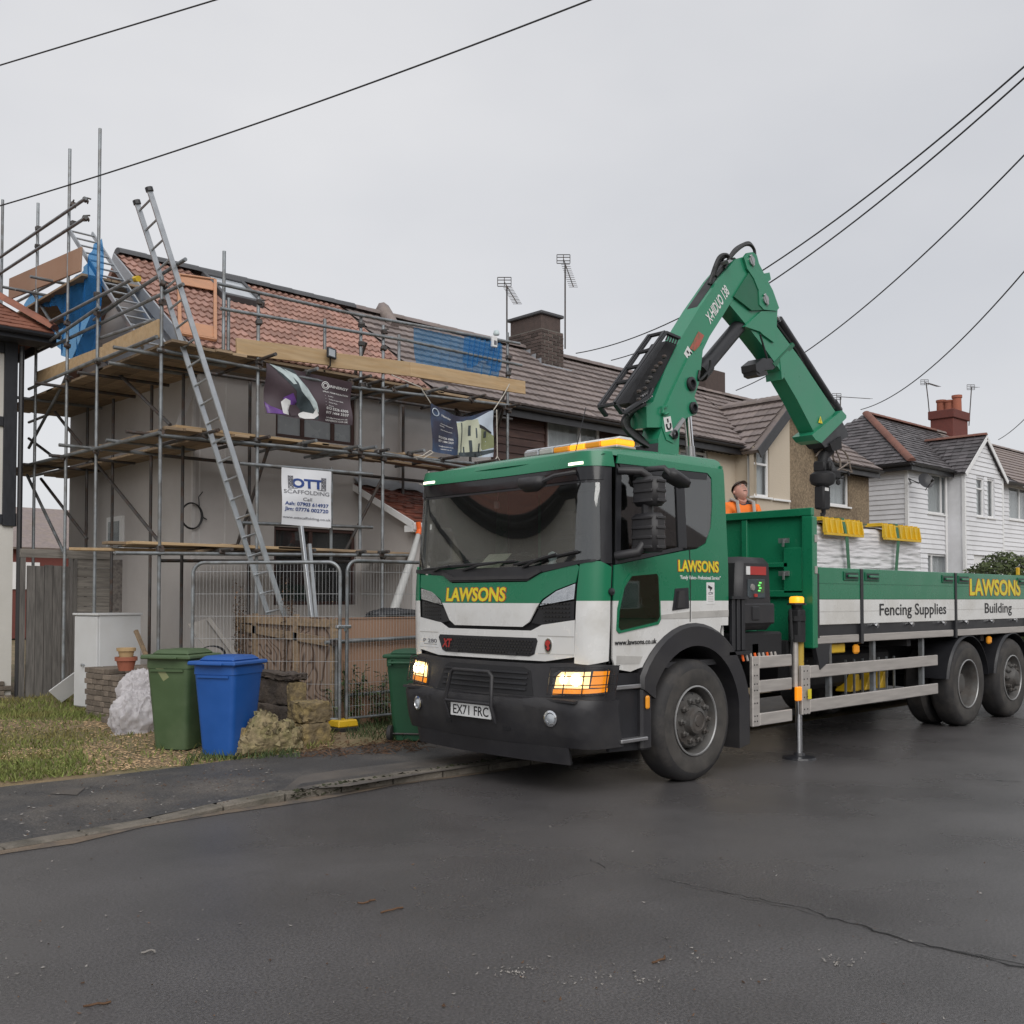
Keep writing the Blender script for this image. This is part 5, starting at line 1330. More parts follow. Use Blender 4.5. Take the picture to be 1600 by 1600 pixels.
# flank braces
for x0, y0, x1, y1, m in ((163, 562, 266, 664, 'galv_dark'), (86, 644, 250, 848, 'galv_dark'), (42, 742, 102, 868, 'galv'), (64, 748, 136, 842, 'galv_dark'), (104, 590, 45, 700, 'galv'), (50, 455, 106, 545, 'galv'), (215, 450, 147, 500, 'galv'), (45, 685, 85, 715, 'galv_dark')):
  v0 = 1; pipe(onU(x0, y0, SU + (.1 if m == 'galv' else .35)), onU(x1, y1, SU + (.12 if m == 'galv' else .4)), 'brace', m)
# flank boards
for k in range(5):
  u = SU + 0.14 + k * 0.225
  for a0, a1 in ((12.35, 14.6), (14.5, 16.6), (16.5, 18.8)):
    plank((u, a0 + jit(.1), Zl3 + 0.1 + jit(.006)), (u, a1 + jit(.1), Zl3 + 0.1 + jit(.006)))
    if k != 2: plank((u, a0 + jit(.15), Zl2 + 0.06 + jit(.01)), (u, a1 + jit(.15), Zl2 + 0.06 + jit(.01)))
toe(onU(249, 513, SU + .02), onU(162, 552, SU + .02), 0.24); toe(onU(160, 553, SU + .04), onU(55, 592, SU + .04), 0.20)
# upper gable platform with its toe board and plywood
gz = onU(60, 470, SU).z
for k in range(4):
  u = SU + .12 + k * .225; plank((u, sv[1] - .5, gz + .02), (u, sv[3] + 1.0, gz + .02), m='plank')
toe(onU(127, 405, SU), onU(15, 452, SU), 0.36, 'ply_tan', 0.03)
# loose timbers and sheet on the lowest lift
plank(onV(113, 858, SV + 1.4), onV(300, 861, SV + .3), m='plank_new')
MB().bar(onV(170, 855, SV + 1.0), onV(222, 849, SV + 1.0), 0.5, 0.02).build('board_offcut', M['plank_grey'], sc)
cr_ = wthing('plastic_crate', 'brown slatted plastic crate lying flat on the lowest scaffold boards', 'crate', onV(340, 858, SV + .3))
q0, q1 = onV(322, 862, SV + .2), onV(370, 858, SV + .2); mb = MB()
for z in (0.0, 0.06): mb.bar(q0 + Zv * z, q1 + Zv * z, 0.02, 0.015); mb.bar(q0 + Zv * z + Yv * .3, q1 + Zv * z + Yv * .3, 0.02, 0.015)
mb.build('rail', M['brown_board'], cr_); mb = MB()
for k in range(14): p = q0.lerp(q1, k / 13); mb.bar(p, p + Zv * .06, 0.012, 0.012, up=(0, 1, 0)); mb.bar(p + Zv * .06, p + Zv * .06 + Yv * .3, 0.012, 0.01)
mb.build('slats', M['brown_board'], cr_)
# yellow foam end, grip tape
p = onU(213, 436, SU + .05); MB().tube(p - V((0, .07, .01)), p + V((0, .05, .01)), 0.042, 8).build('foam_cap', M['foam_yellow'], sc)
# ---- floodlight and small camera hung on the rails
fl = wthing('floodlight', 'small black floodlight clipped above the front toe board', 'floodlight', onV(517, 553, SV - .12))
p = onV(518, 552, SV - .12)
MB().obox(p, (0.19, 0.05, 0.15), Matrix.Rotation(.35, 3, 'Z'), 0, 0.01).build('housing', M['trim_black'], fl)
MB().obox(p + V((-.01, -.029, 0)), (0.14, 0.006, 0.10), Matrix.Rotation(.35, 3, 'Z')).build('lamp_glass', M['skyglass'], fl)
MB().path([p + V((0, .03, -.06)), p + V((0.02, .06, -.16)), p + V((0.0, .1, -.2))], 0.012, 5).build('bracket', M['trim_black'], fl)
sb = wthing('alarm_camera', 'white alarm box with camera dome on the scaffold rail above the blue netting', 'camera', onV(772, 533, SV - .08))
p = onV(772, 534, SV - .1); MB().obox(p, (0.11, 0.06, 0.19), None, 0, 0.01).build('box', M['upvc'], sb)
MB().obox(p + V((0, -.032, -.02)), (0.06, 0.004, 0.07)).build('sticker', M['print_grey'], sb)
MB().lathe([(0.0, 0.07), (0.04, 0.05), (0.055, 0.0), (0.05, -0.02)], p + V((0.05, 0, 0.14)), (0, 0, 1), 10).build('camera_dome', M['print_pale'], sb, smooth=50)
# ---- ladders
def ladder(name, label, p0, p1, sd, n, w=0.4, m='alu', caps=False, rs=0.035):
  t = wthing(name, label, 'ladder', p0); p0, p1, sd = V(p0), V(p1), V(sd).normalized(); d = (p1 - p0).normalized(); nn = sd.cross(d)
  for s in (-1, 1):
    MB().bar(p0 + sd * s * w / 2, p1 + sd * s * w / 2, 0.028, 0.07, up=nn, c=0.004).build('stile', M[m], t)
    if caps: MB().tube(p1 + sd * s * w / 2 - d * .02, p1 + sd * s * w / 2 + d * .03, 0.05, 8).build('end_cap', M['trim_black'], t)
  for k in range(n):
    p = p0.lerp(p1, (k + .6) / n); MB().tube(p - sd * (w / 2 + .01), p + sd * (w / 2 + .01), 0.015, 6).build('rung', M[m], t)
  return t
lt = onV(222, 308, 12.5); lb = onV(431, 960, 11.8)
ltop = V((lt.x, 12.47, lt.z)); dd = (ltop - lb); foot = lb - dd * (lb.z - 0.08) / dd.z
ladder('ladder', 'long grey aluminium ladder leaning on the scaffold rails with its top against the sky', foot, ltop, V((0, 1, 0)) - dd.normalized() * dd.normalized().y, 27, 0.40, 'alu', True)
b0, b1 = onV(222, 505, 14.0), onV(131, 362, 16.25)
b1.x = b0.x = (b0.x + b1.x) / 2 - .05
ex = (b0 - b1).normalized() * 0.75
ladder('roof_ladder', 'bright aluminium roof ladder lying up the gable end by the blue netting', b0 + ex, b1, Xv, 15, 0.38, 'alu')
# aluminium props standing in front of the lower window
for i, (x0, y0, x1, y1) in enumerate(((470, 822, 493, 962), (483, 850, 498, 962))):
  pp = props(MB().bar(onV(x0, y0, 12.2), onV(x1, y1 + 60, 11.9), 0.05, 0.06, c=0.005).build('prop_tube', M['alu']), ('longer', 'shorter')[i] + ' pale aluminium tube leaning beside the foot of the long ladder', 'tube', 'aluminium tubes before the lower window')
# clear plastic wrapped down pipe tied with orange tape
dp = wthing('wrapped_downpipe', 'downpipe wrapped in clear plastic and orange tape slanting from the porch gutter', 'downpipe', onV(620, 955, 11.9))
pA, pB = onV(655, 830, 12.25), onV(612, 965, 11.8)
MB().path([pA, pA.lerp(pB, .3) + V((.02, 0, 0)), pA.lerp(pB, .7), pB], [0.035, 0.055, 0.065, 0.075], 8).build('plastic_sleeve', M['clear_sheet'], dp, smooth=60)
MB().path([pA + V((-.02, 0, .14)), pA + V((0, 0, .03)), pA.lerp(pB, .04)], [0.04, 0.038, 0.045], 8).build('orange_tape', M['orange_tape'], dp)
# ---- coil of black cable on the wall
cc = onV(299, 806, WV - .05); mb = MB()
for k in range(3): mb.path([cc + V((0.155 * math.cos(a_) * (1 + .03 * k), -.012 * k, 0.19 * math.sin(a_) * (1 - .02 * k))) for a_ in [2 * math.pi * i / 22 for i in range(22)]], 0.010, 5, closed=True)
mb.path([cc + V((.12, 0, .15)), cc + V((.1, -.02, .28)), cc + V((.17, 0, .36))], 0.008, 5).path([cc + V((.15, 0, 0)), cc + V((.24, 0, -.04))], 0.010, 5)
props(mb.build('cable_coil', M['cable']), 'round coil of black cable hanging on the grey rendered wall', 'cable')
# ---- blue debris netting
def cloth(name, label, cat, pts, nu, nv, m, wav, th=0.004):
  A, B, C_, D = [V(p) for p in pts]                 # top left, top right, bottom right, bottom left
  nrm = (B - A).cross(D - A).normalized()
  mb = MB().sheet(lambda s, t: (A.lerp(B, s)).lerp(D.lerp(C_, s), t) + nrm * wav(s, t), nu, nv)
  return props(mb.build(name, m, smooth=80), label, cat)
def nf(s, t): return 0.05 * math.sin(s * 9 + t * 5) * (0.3 + t) + 0.03 * math.sin(s * 21 - t * 7)
n1 = wthing('debris_netting', 'torn blue debris netting draped over the flank of the scaffold by the gable', 'netting', onU(130, 470, SU + .1))
def poly_cloth(outline, u, name, parent, nrm=V((1, 0, 0)), seed=0, amp=.05):
  P = [onU(x, y, u) for x, y in outline]
  fl = fill_poly([(p.y, p.z) for p in P], lambda a_, b_, o_: V((u + amp * .6 * math.sin(a_ * 9 + b_ * 3 + seed) + .02 * math.sin(b_ * 7 - a_ * 23) + .02 * noise.noise(V((a_ * 4, b_ * 2, seed))) + o_, a_, b_)), 0.003, 0.07, 0.07)
  return fl.build(name, M['net_blue'], parent, smooth=80)
poly_cloth([(157, 372), (159, 470), (158, 560), (132, 574), (100, 556), (98, 500), (92, 478), (40, 482), (48, 458), (82, 465), (104, 456), (122, 430), (140, 400)], SU + .12, 'net_sheet', n1)
poly_cloth([(60, 498), (100, 500), (100, 556), (88, 540), (60, 540)], SU + .75, 'net_sheet', n1, seed=2)
n2 = wthing('debris_netting', 'blue debris netting over the front guard rail before the brown roof', 'netting', onV(715, 540, SV))
cl = [onV(646, 511, SV - .01), onV(782, 540, SV - .01), onV(776, 590, SV + .03), onV(650, 571, SV + .03)]
A, B, C_, D = cl
MB().sheet(lambda s, t: A.lerp(B, s).lerp(D.lerp(C_, s), t) + V((0, (.015 + .035 * s) * math.sin(s * 60 + t * 3) * (.4 + t) + .03 * math.sin(s * 8 + t * 4) * t, 0)), 120, 8).build('net_sheet', M['net_blue'], n2, smooth=80)
MB().sheet(lambda s, t: A.lerp(B, .55 + .45 * s).lerp(D.lerp(C_, .55 + .45 * s), t * (.75 + .15 * math.sin(s * 9))) + V((0, -.05 + .04 * math.sin(s * 47 + t * 2), 0.02)), 70, 6).build('net_fold', M['net_blue'], n2, smooth=80)
# ---- white hanging sign of the scaffolder
def flat(P):
  """frame for print on a hung sheet: corner order top left, top right, bottom right, bottom left"""
  return [V(p) for p in P]
og = wthing('scaffolder_sign', 'white vinyl sign with blue letters hanging between two scaffold rails', 'sign', onV(478, 777, SV - .12))
S = [onV(440, 730, SV - .11), onV(517, 737, SV - .11), onV(517, 825, SV - .11), onV(440, 819, SV - .11)]
S[3] = V((S[0].x, S[3].y, S[3].z)); S[2] = V((S[1].x, S[2].y, S[2].z))
sgx = lambda s, t, d=0.0: S[0].lerp(S[1], s).lerp(S[3].lerp(S[2], s), t) + V((0, .012 * math.sin(s * 5 + t * 6) - .02 * (1 - abs(2 * t - 1)) - d, 0))
MB().sheet(lambda s, t: sgx(s, t), 14, 16).build('sheet', M['banner_white'], og, smooth=80)
SW, SH = (S[1] - S[0]).length, (S[0] - S[3]).length
def onsign(fn, W_, H_):
  return lambda p: fn(p[0] / W_ + .5, p[1], .006 + p[2])
def sign_text(body, size, s, t, width, m, parent, bold=0.0, fn=sgx, W_=SW, H_=SH, align='CENTER', xs=1.0, shear=0.0):
  mb = text_mb(body, size, bold, xs, align=align, shear=shear)
  if width: w = max(p[0] for p in mb.v) - min(p[0] for p in mb.v); mb.v = [(p[0] * width / w, p[1], p[2]) for p in mb.v]
  mb.v = [tuple(fn(s + p[0] / W_, t - p[1] / H_, .005 + p[2] * .5)) for p in mb.v]
  return mb.build('lettering', m, parent)
sign_text('OTT', .118, .5, .33, .50, M['print_blue'], og, .06)
sign_text('SCAFFOLDING', .052, .5, .445, .74, M['print_grey'], og, .0)
sign_text('Call', .044, .5, .56, .15, M['print_grey'], og)
sign_text('Ash: 07903 614937', .046, .5, .65, .72, M['print_blue'], og, .03)
sign_text('Jim: 07776 002720', .046, .5, .745, .72, M['print_blue'], og, .03)
sign_text('www.ottscaffolding.co.uk', .034, .5, .885, .78, M['print_grey'], og)
mb = MB()
for s0 in (.13, .79):
  for i in range(3):
    t0, t1 = .14 + .065 * i, .14 + .065 * (i + 1); s1 = s0 + .085
    for q in (((s0, t0), (s1, t1)), ((s1, t0), (s0, t1)), ((s0, t0), (s1, t0))):
      p0, p1 = sgx(*q[0], .008), sgx(*q[1], .008); mb.bar(p0, p1, .004, .009, up=(0, 0, 1) if abs(p0.z - p1.z) < .02 else (1, 0, 0))
  for s in (s0, s0 + .085): mb.bar(sgx(s, .13, .008), sgx(s, .345, .008), .004, .011, up=(1, 0, 0))
mb.build('tower_mark', M['print_grey'], og)
mb = MB(); mb.bar(sgx(.12, .352, .008), sgx(.88, .352, .008), .004, .008); mb.build('rule', M['print_grey'], og)
# ---- dark banners tied to the scaffold
def banner(name, label, P, wv, m):
  t = wthing(name, label, 'banner', (P[0] + P[2]) / 2)
  fn = lambda s, t_, d=0.0: P[0].lerp(P[1], s).lerp(P[3].lerp(P[2], s), t_) + V((0, wv(s, t_) - d, 0))
  MB().sheet(lambda s, t_: fn(s, t_), 36, 20).build('sheet', m, t, smooth=80); return t, fn, (P[1] - P[0]).length, (P[0] - P[3]).length
Pb = [onV(416, 567, SV - .09), onV(549, 598, SV - .09), onV(549, 665, SV - .05), onV(413, 646, SV - .02)]
wv1 = lambda s, t_: .028 * math.sin(s * 14 + t_ * 3) * (.2 + t_ * (1 - s * .3)) + .02 * math.sin(s * 5 - t_ * 8)
bn1, f1, W1, H1 = banner('advert_banner', 'plum banner with white gloves picture hung under the top scaffold lift', Pb, wv1, M['banner_plum'])
def patch_on(fn, outline, m, name, parent, off=.004):
  mb = fill_poly(outline, lambda a_, b_, o_: fn(a_, b_, off + .0 - o_), .0015, .06, .1); mb.build(name, m, parent, smooth=80)
patch_on(f1, [(.03, .0), (.30, .0), (.46, .28), (.56, .62), (.60, .80), (.6, .97), (.42, .98), (.36, .7), (.34, .45), (.10, .08)], M['print_slate'], 'picture', bn1, .003)
patch_on(f1, [(.03, .0), (.16, .02), (.28, .12), (.34, .3), (.30, .32), (.18, .14)], M['print_pale'], 'picture', bn1, .006)
patch_on(f1, [(.20, .03), (.34, .10), (.48, .34), (.57, .62), (.60, .82), (.56, .80), (.5, .6), (.40, .42), (.36, .26)], M['print_pale'], 'picture', bn1, .006)
patch_on(f1, [(.0, .76), (.06, .84), (.18, .90), (.20, .62), (.30, .5), (.36, .66), (.28, .9), (.22, .97), (.02, .99)], M['print_purple'], 'picture', bn1, .005)
for q in ([(.17, .72), (.22, .63), (.28, .66), (.29, .78), (.26, .86), (.27, .96), (.19, .95), (.18, .85)], [(.38, .9), (.44, .84), (.54, .86), (.57, .74), (.6, .88), (.55, .97), (.45, .99), (.40, .97)]): patch_on(f1, q, M['print_white'], 'picture', bn1, .008)
patch_on(f1, [(.28, .74), (.36, .73), (.41, .82), (.38, .94), (.30, .97), (.26, .88)], M['banner_plum'], 'picture', bn1, .009)
B_ = lambda body, size, s, t_, w, bold=0.01, al='CENTER': sign_text(body, size, s, t_, w, M['print_white'], bn1, bold, f1, W1, H1, al)
B_('GRINERGY', .036, .83, .215, .36, .03); B_('SPRAY FOAM INSULATION', .022, .81, .345, .44)
for k, w_ in enumerate(('Lofts', 'Timber Frame Walls', 'Cavity Walls', 'Floors')): B_(w_, .017, .71, .43 + .072 * k, .09 + .19 * (k == 1) + .07 * (k == 2), .005, 'LEFT'); B_('•', .02, .675, .43 + .072 * k, None)
B_('012 5226 6505', .038, .82, .72, .38, .015); B_('077 1444 3337', .038, .82, .81, .38, .015); B_('info@grinergy.co.uk', .018, .82, .90, .34); B_('GRINERGY.CO.UK', .026, .82, .965, .36)
mb = MB();
for rr in (.055, .032): mb.path([f1(.685 + rr / W1 * math.cos(a_), .195 + rr / H1 * math.sin(a_), .008) for a_ in [2 * math.pi * i / 18 for i in range(18)]], .006, 4, closed=True)
mb.build('ring_mark', M['print_white'], bn1)
Pc = [onV(673, 630, SV - .09), onV(771, 641, SV - .09), onV(770, 714, SV - .05), onV(675, 705, SV - .05)]
wv2 = lambda s, t_: .025 * math.sin(s * 19 + t_ * 6) * (.4 + .4 * t_)
def fn2(s, t_, d=0.0):
  p = Pc[0].lerp(Pc[1], s).lerp(Pc[3].lerp(Pc[2], s), t_); return p + V((0, wv2(s, t_) - d, -.16 * math.sin(math.pi * min(1, s * 1.05)) ** 1.3 * (1 - t_) ** 1.5 - .04 * math.sin(math.pi * s) * t_))
bn2 = wthing('advert_banner', 'navy banner with a picture of a cream house tied before the boarded wall', 'banner', (Pc[0] + Pc[2]) / 2)
MB().sheet(lambda s, t_: fn2(s, t_), 36, 20).build('sheet', M['banner_navy'], bn2, smooth=80); W2, H2 = (Pc[1] - Pc[0]).length, (Pc[0] - Pc[3]).length
pt = lambda q, m, off: patch_on(fn2, q, M[m], 'picture', bn2, off)
pt([(.40, .16), (.70, .1), (1, .0), (1, 1), (.42, 1)], 'print_sky', .003); pt([(.40, .2), (.55, .1), (.74, .12), (.78, .4), (.82, .98), (.42, .98)], 'print_cream', .006)
pt([(.78, .32), (.95, .5), (1, .55), (1, .8), (.8, .86)], 'print_olive', .006); pt([(.76, .26), (.97, .47), (.97, .51), (.76, .34)], 'print_black', .009); pt([(.43, .92), (1, .84), (1, .9), (.7, 1), (.43, 1)], 'print_slate', .008)
for q in ((.58, .25, .045, .26), (.70, .33, .02, .24), (.59, .62, .045, .28), (.74, .7, .03, .2), (.50, .78, .02, .2), (.46, .18, .015, .8), (.83, .44, .05, .14)): pt([(q[0], q[1]), (q[0] + q[2], q[1]), (q[0] + q[2], q[1] + q[3]), (q[0], q[1] + q[3])], 'print_slate', .010)
C2 = lambda body, size, s, t_, w, bold=.01, al='CENTER': sign_text(body, size, s, t_, w, M['print_white'], bn2, bold, fn2, W2, H2, al)
C2('Namier', .04, .23, .19, .2, .01); C2('External Wall Insulation', .016, .24, .37, .27); C2('Rendering', .016, .16, .42, .1); C2('Damp Proof Courses', .016, .23, .5, .25)
C2('012 5226 6505', .034, .22, .68, .30, .015); C2('077 1444 3337', .034, .22, .76, .30, .015); C2('info@namier.co.uk', .018, .22, .86, .28); C2('namier.co.uk', .018, .22, .92, .2)
mb = MB(); mb.path([fn2(.07 + .045 * math.cos(a_), .15 + .075 * math.sin(a_), .01) for a_ in [2 * math.pi * i / 16 for i in range(16)]], .009, 4, closed=True); mb.build('ring_mark', M['print_sky'], bn2)
# ropes
def rope(label, pts, r=.009, m='rope'):
  P = [V(p) for p in pts]; L = []
  for i in range(len(P) - 1):
    for k in range(6): L.append(P[i].lerp(P[i + 1], k / 6))
  L.append(P[-1]); return props(MB().path(L, r, 5).build('rope', M[m]), label, 'rope')
rope('pale rope tying the upper corner of the navy banner to the scaffold lift', [onV(612, 586, SV - .1), onV(657, 605, SV - .1), Pc[0]])
rope('pale rope from the other upper corner of the navy banner to the end standard', [Pc[1], onV(787, 617, SV - .1), onV(796, 600, SV - .08)])
rope('long pale rope hanging loose down in front of the brown boarded wall', [onV(776, 640, SV - .1), onV(777, 714, SV - .1), onV(772, 722, SV - .1), onV(777, 713, SV - .1), onV(783, 723, SV - .1)])
rope('knotted white rope end looped on the middle lift beside the navy banner', [onV(647, 715, SV - .12), onV(660, 712, SV - .12), onV(672, 704, SV - .14), onV(677, 707, SV - .14), onV(662, 716, SV - .12), onV(648, 713, SV - .12), onV(652, 718, SV - .12)])
rope('loose white cord dangling above the porch roof', [onV(670, 736, SV - .1), onV(671, 757, SV - .1), onV(664, 759, SV - .1), onV(655, 756, SV - .1)], .007)
# ------------------------------------------------------------------ things standing in front of the houses
# gate and old fence in the side passage (plane just in front of the half-timbered house)
PV = 16.42
gt = wthing('timber_gate', 'weathered grey boarded gate in the passage beside the half-timbered house', 'gate', onV(78, 1095, PV))
gx0, gx1 = onV(38, 950, PV).x, onV(116, 950, PV).x
gzt = onV(75, 884, PV).z; n = 5; w = (gx1 - gx0 - .1) / n
for k in range(n): MB().box(gx0 + .03 + k * w, gx0 + .03 + (k + 1) * w - .006, PV - .012 + jit(.004), PV + .014, .1 + jit(.02), gzt + jit(.012), 0, .003).build('plank', M['plank_grey'], gt)
for z in (.45, 1.75): MB().box(gx0 + .05, gx1 - .09, PV + .015, PV + .05, z - .05, z + .05).build('rail', M['plank_grey'], gt)
pf = wthing('passage_fence', 'old slatted timber fence with a chipboard sheet beside the grey gate', 'fence', onV(160, 1090, PV))
fx0, fx1, fx2 = onV(119, 950, PV).x, onV(171, 950, PV).x, onV(204, 950, PV).x
ft = onV(160, 876, PV).z
for k in range(16):
  z = .12 + k * .152
  if z + .148 > ft + .05: break
  MB().box(fx0, fx1, PV - .02 + jit(.006), PV + .0, z, z + .145, 0, .003).build('slat', M['slat_grey'], pf)
MB().box(fx0 - .05, fx0 - .005, PV - .04, PV + .03, .05, ft + .02).build('post', M['plank_grey'], pf)
MB().box(gx0 - .06, gx0 + .0, PV - .04, PV + .03, .05, ft + .02).build('post', M['plank_grey'], pf)
MB().box(gx0 - .07, fx1, PV - .045, PV + .03, ft + .021, ft + .15).build('head_rail', M['slat_grey'], pf)
MB().box(fx1 + .004, fx2, PV - .015, PV + .002, .06, ft + .02).build('chipboard', M['osb'], pf)
# white cabinet, drawer front leaning on it
cbp = onZ(160, 1105, GZ + .03); cb = thing('cabinet', 'white cabinet standing on the grass behind the stack of old bricks', 'cabinet', (5.52, 13.95, GZ + .0), R(8))
Hc = 1.34
MB().box(-.0, .62, 0, .62, 0.04, Hc - .03, 0, .004).build('carcass', M['cab_white'], cb)
MB().box(-.03, -.002, .015, .60, .06, Hc - .045, 0, .004).build('door', M['cab_white'], cb)
MB().box(-.045, .645, -.02, .64, Hc - .03, Hc, 0, .006).build('top', M['cab_white'], cb)
MB().lathe([(.012, 0), (.012, .025), (.022, .03), (.022, .045), (.0, .05)], (-.03, .33, .63), (-1, 0, 0), 10).build('knob', M['alu'], cb)
bd = props(MB().fbox(V((0, 0, 0)), Xv, Yv, Zv, (0, .7), (0, .018), (0, .28)).build('loose_board', M['cab_white']), 'white edged board leaning low against the side of the white cabinet', 'board')
bd.location = onZ(96, 1098, GZ + .02); bd.rotation_euler = (R(35), R(-38), R(-30))
bs = props(MB().bar(onV(212, 985, 13.6), onV(229, 1026, 13.4), .045, .045).build('timber_batten', M['plank']), 'tan timber batten leaning against the right side of the white cabinet', 'batten')
# stack of reclaimed bricks
bp0 = onZ(190, 1124, GZ); bkx, bky = 5.22, 12.3
bk = thing('brick_stack', 'stack of reclaimed grey brown bricks on the grass with flower pots on top', 'brick stack', (bkx, bky, GZ), R(4))
bme = MB().box(-.107, .107, -.051, .051, 0, .066, 0, .006).mesh('brick', M['brick_old'])
BS_W, BS_D = 1.0, 1.25
for r in range(9):
  nx, ny = (4, 11) if r % 2 == 0 else (8, 5)
  for i in range(nx):
    for j in range(ny):
      if r % 2 == 0: p = ((i + .5) * .228, (j + .5) * .107); rz = 0
      else: p = ((i + .5) * .112, (j + .5) * .228); rz = R(90)
      edge = p[0] < .25 or p[1] < .13 or r >= 7
      if not edge: continue
      if r == 8 and (p[0] < .3 and p[1] < .5) : continue
      inst('brick', bme, Matrix.Translation((p[0] + jit(.008), p[1] + jit(.008), .03 + r * .0695)) @ Matrix.Rotation(rz + jit(.05), 4, 'Z'), bk)
for (x, y, z, rz) in ((-.14, -.10, .03, .3), (-.02, -.18, .03, .2), (.12, -.16, .10, .5), (.22, -.2, .03, .2), (.02, -.14, .10, .1), (.2, -.16, .17, .15), (.5, -.12, .03, .1), (-.16, .2, .03, 1.3)):
  inst('brick', bme, Matrix.Translation((x, y, z)) @ Matrix.Rotation(rz, 4, 'Z'), bk)
def pot(label, p, r0, r1, h, m, rim=True):
  mb = MB(); pr = [(r0, 0), (r1, h * .72), (r1 + .018, h * .72), (r1 + .02, h), (r1 - .004, h), (r1 - .012, h * .75), (r0 * .8, .02), (0.0, .02)]
  mb.lathe(pr, p, (0, 0, 1), 18); return props(mb.build('flower_pot', m, smooth=40), label, 'flower pot')
pp = V((bkx + .32, bky + .12, GZ + .03 + 9 * .0695))
pq = onV(197, 1040, bky + .12); pp.x = pq.x
pot('terracotta flower pot standing on the old brick stack', pp, .085, .115, .17, M['pot_clay'])
pot('buff flower pot sitting inside the terracotta pot on the brick stack', pp + V((0, 0, .14)), .075, .095, .14, M['pot_buff'])
# big clear plastic sack slumped against the bricks
def blob(name, cen, rad, seed, m, nu=28, nv=18, crease=.16, label=None, cat=None, parent=None, base=None, fq=1.6, st=(1, 1, 1)):
  """crumpled mass: an ellipsoid folded by ridged noise"""
  mb = MB(); cen = V(cen); sd = V((seed * 7.3, seed * 1.9, seed * 3.1))
  def f(s, t):
    a_, b_ = 2 * math.pi * s, math.pi * (t - .5); d = V((math.cos(a_) * math.cos(b_), math.sin(a_) * math.cos(b_), math.sin(b_)))
    k = 1.0; q = fq; am = crease
    for o_ in range(4): k += am * (.45 - abs(noise.noise(V((d.x * st[0], d.y * st[1], d.z * st[2])) * q + sd))*2); q *= 2.1; am *= .55
    p = cen + V((d.x * rad[0] * k, d.y * rad[1] * k, d.z * rad[2] * k))
    if base is not None and p.z < base: p.z = base + .002
    return p
  mb.sheet(f, nu, nv); o = mb.build(name, m, parent, smooth=50)
  return props(o, label, cat)
pk = wthing('plastic_sack', 'crumpled clear plastic sack slumped between the bricks and the green bin', 'plastic bag', onZ(215, 1150, GZ))
blob('sack_top', onV(226, 1085, 11.65) , (.30, .22, .28), 3, M['thin_plastic'], 110, 70, .2, parent=pk, base=GZ, fq=1.3, st=(1.7, 1.7, .55))
blob('sack_body', onV(216, 1122, 11.4), (.30, .24, .30), 9, M['thin_plastic'], 110, 70, .2, parent=pk, base=GZ, fq=1.3, st=(1.7, 1.7, .55))
blob('sack_skirt', onV(222, 1148, 11.35), (.34, .2, .06), 5, M['thin_plastic'], 80, 30, .3, parent=pk, base=GZ)
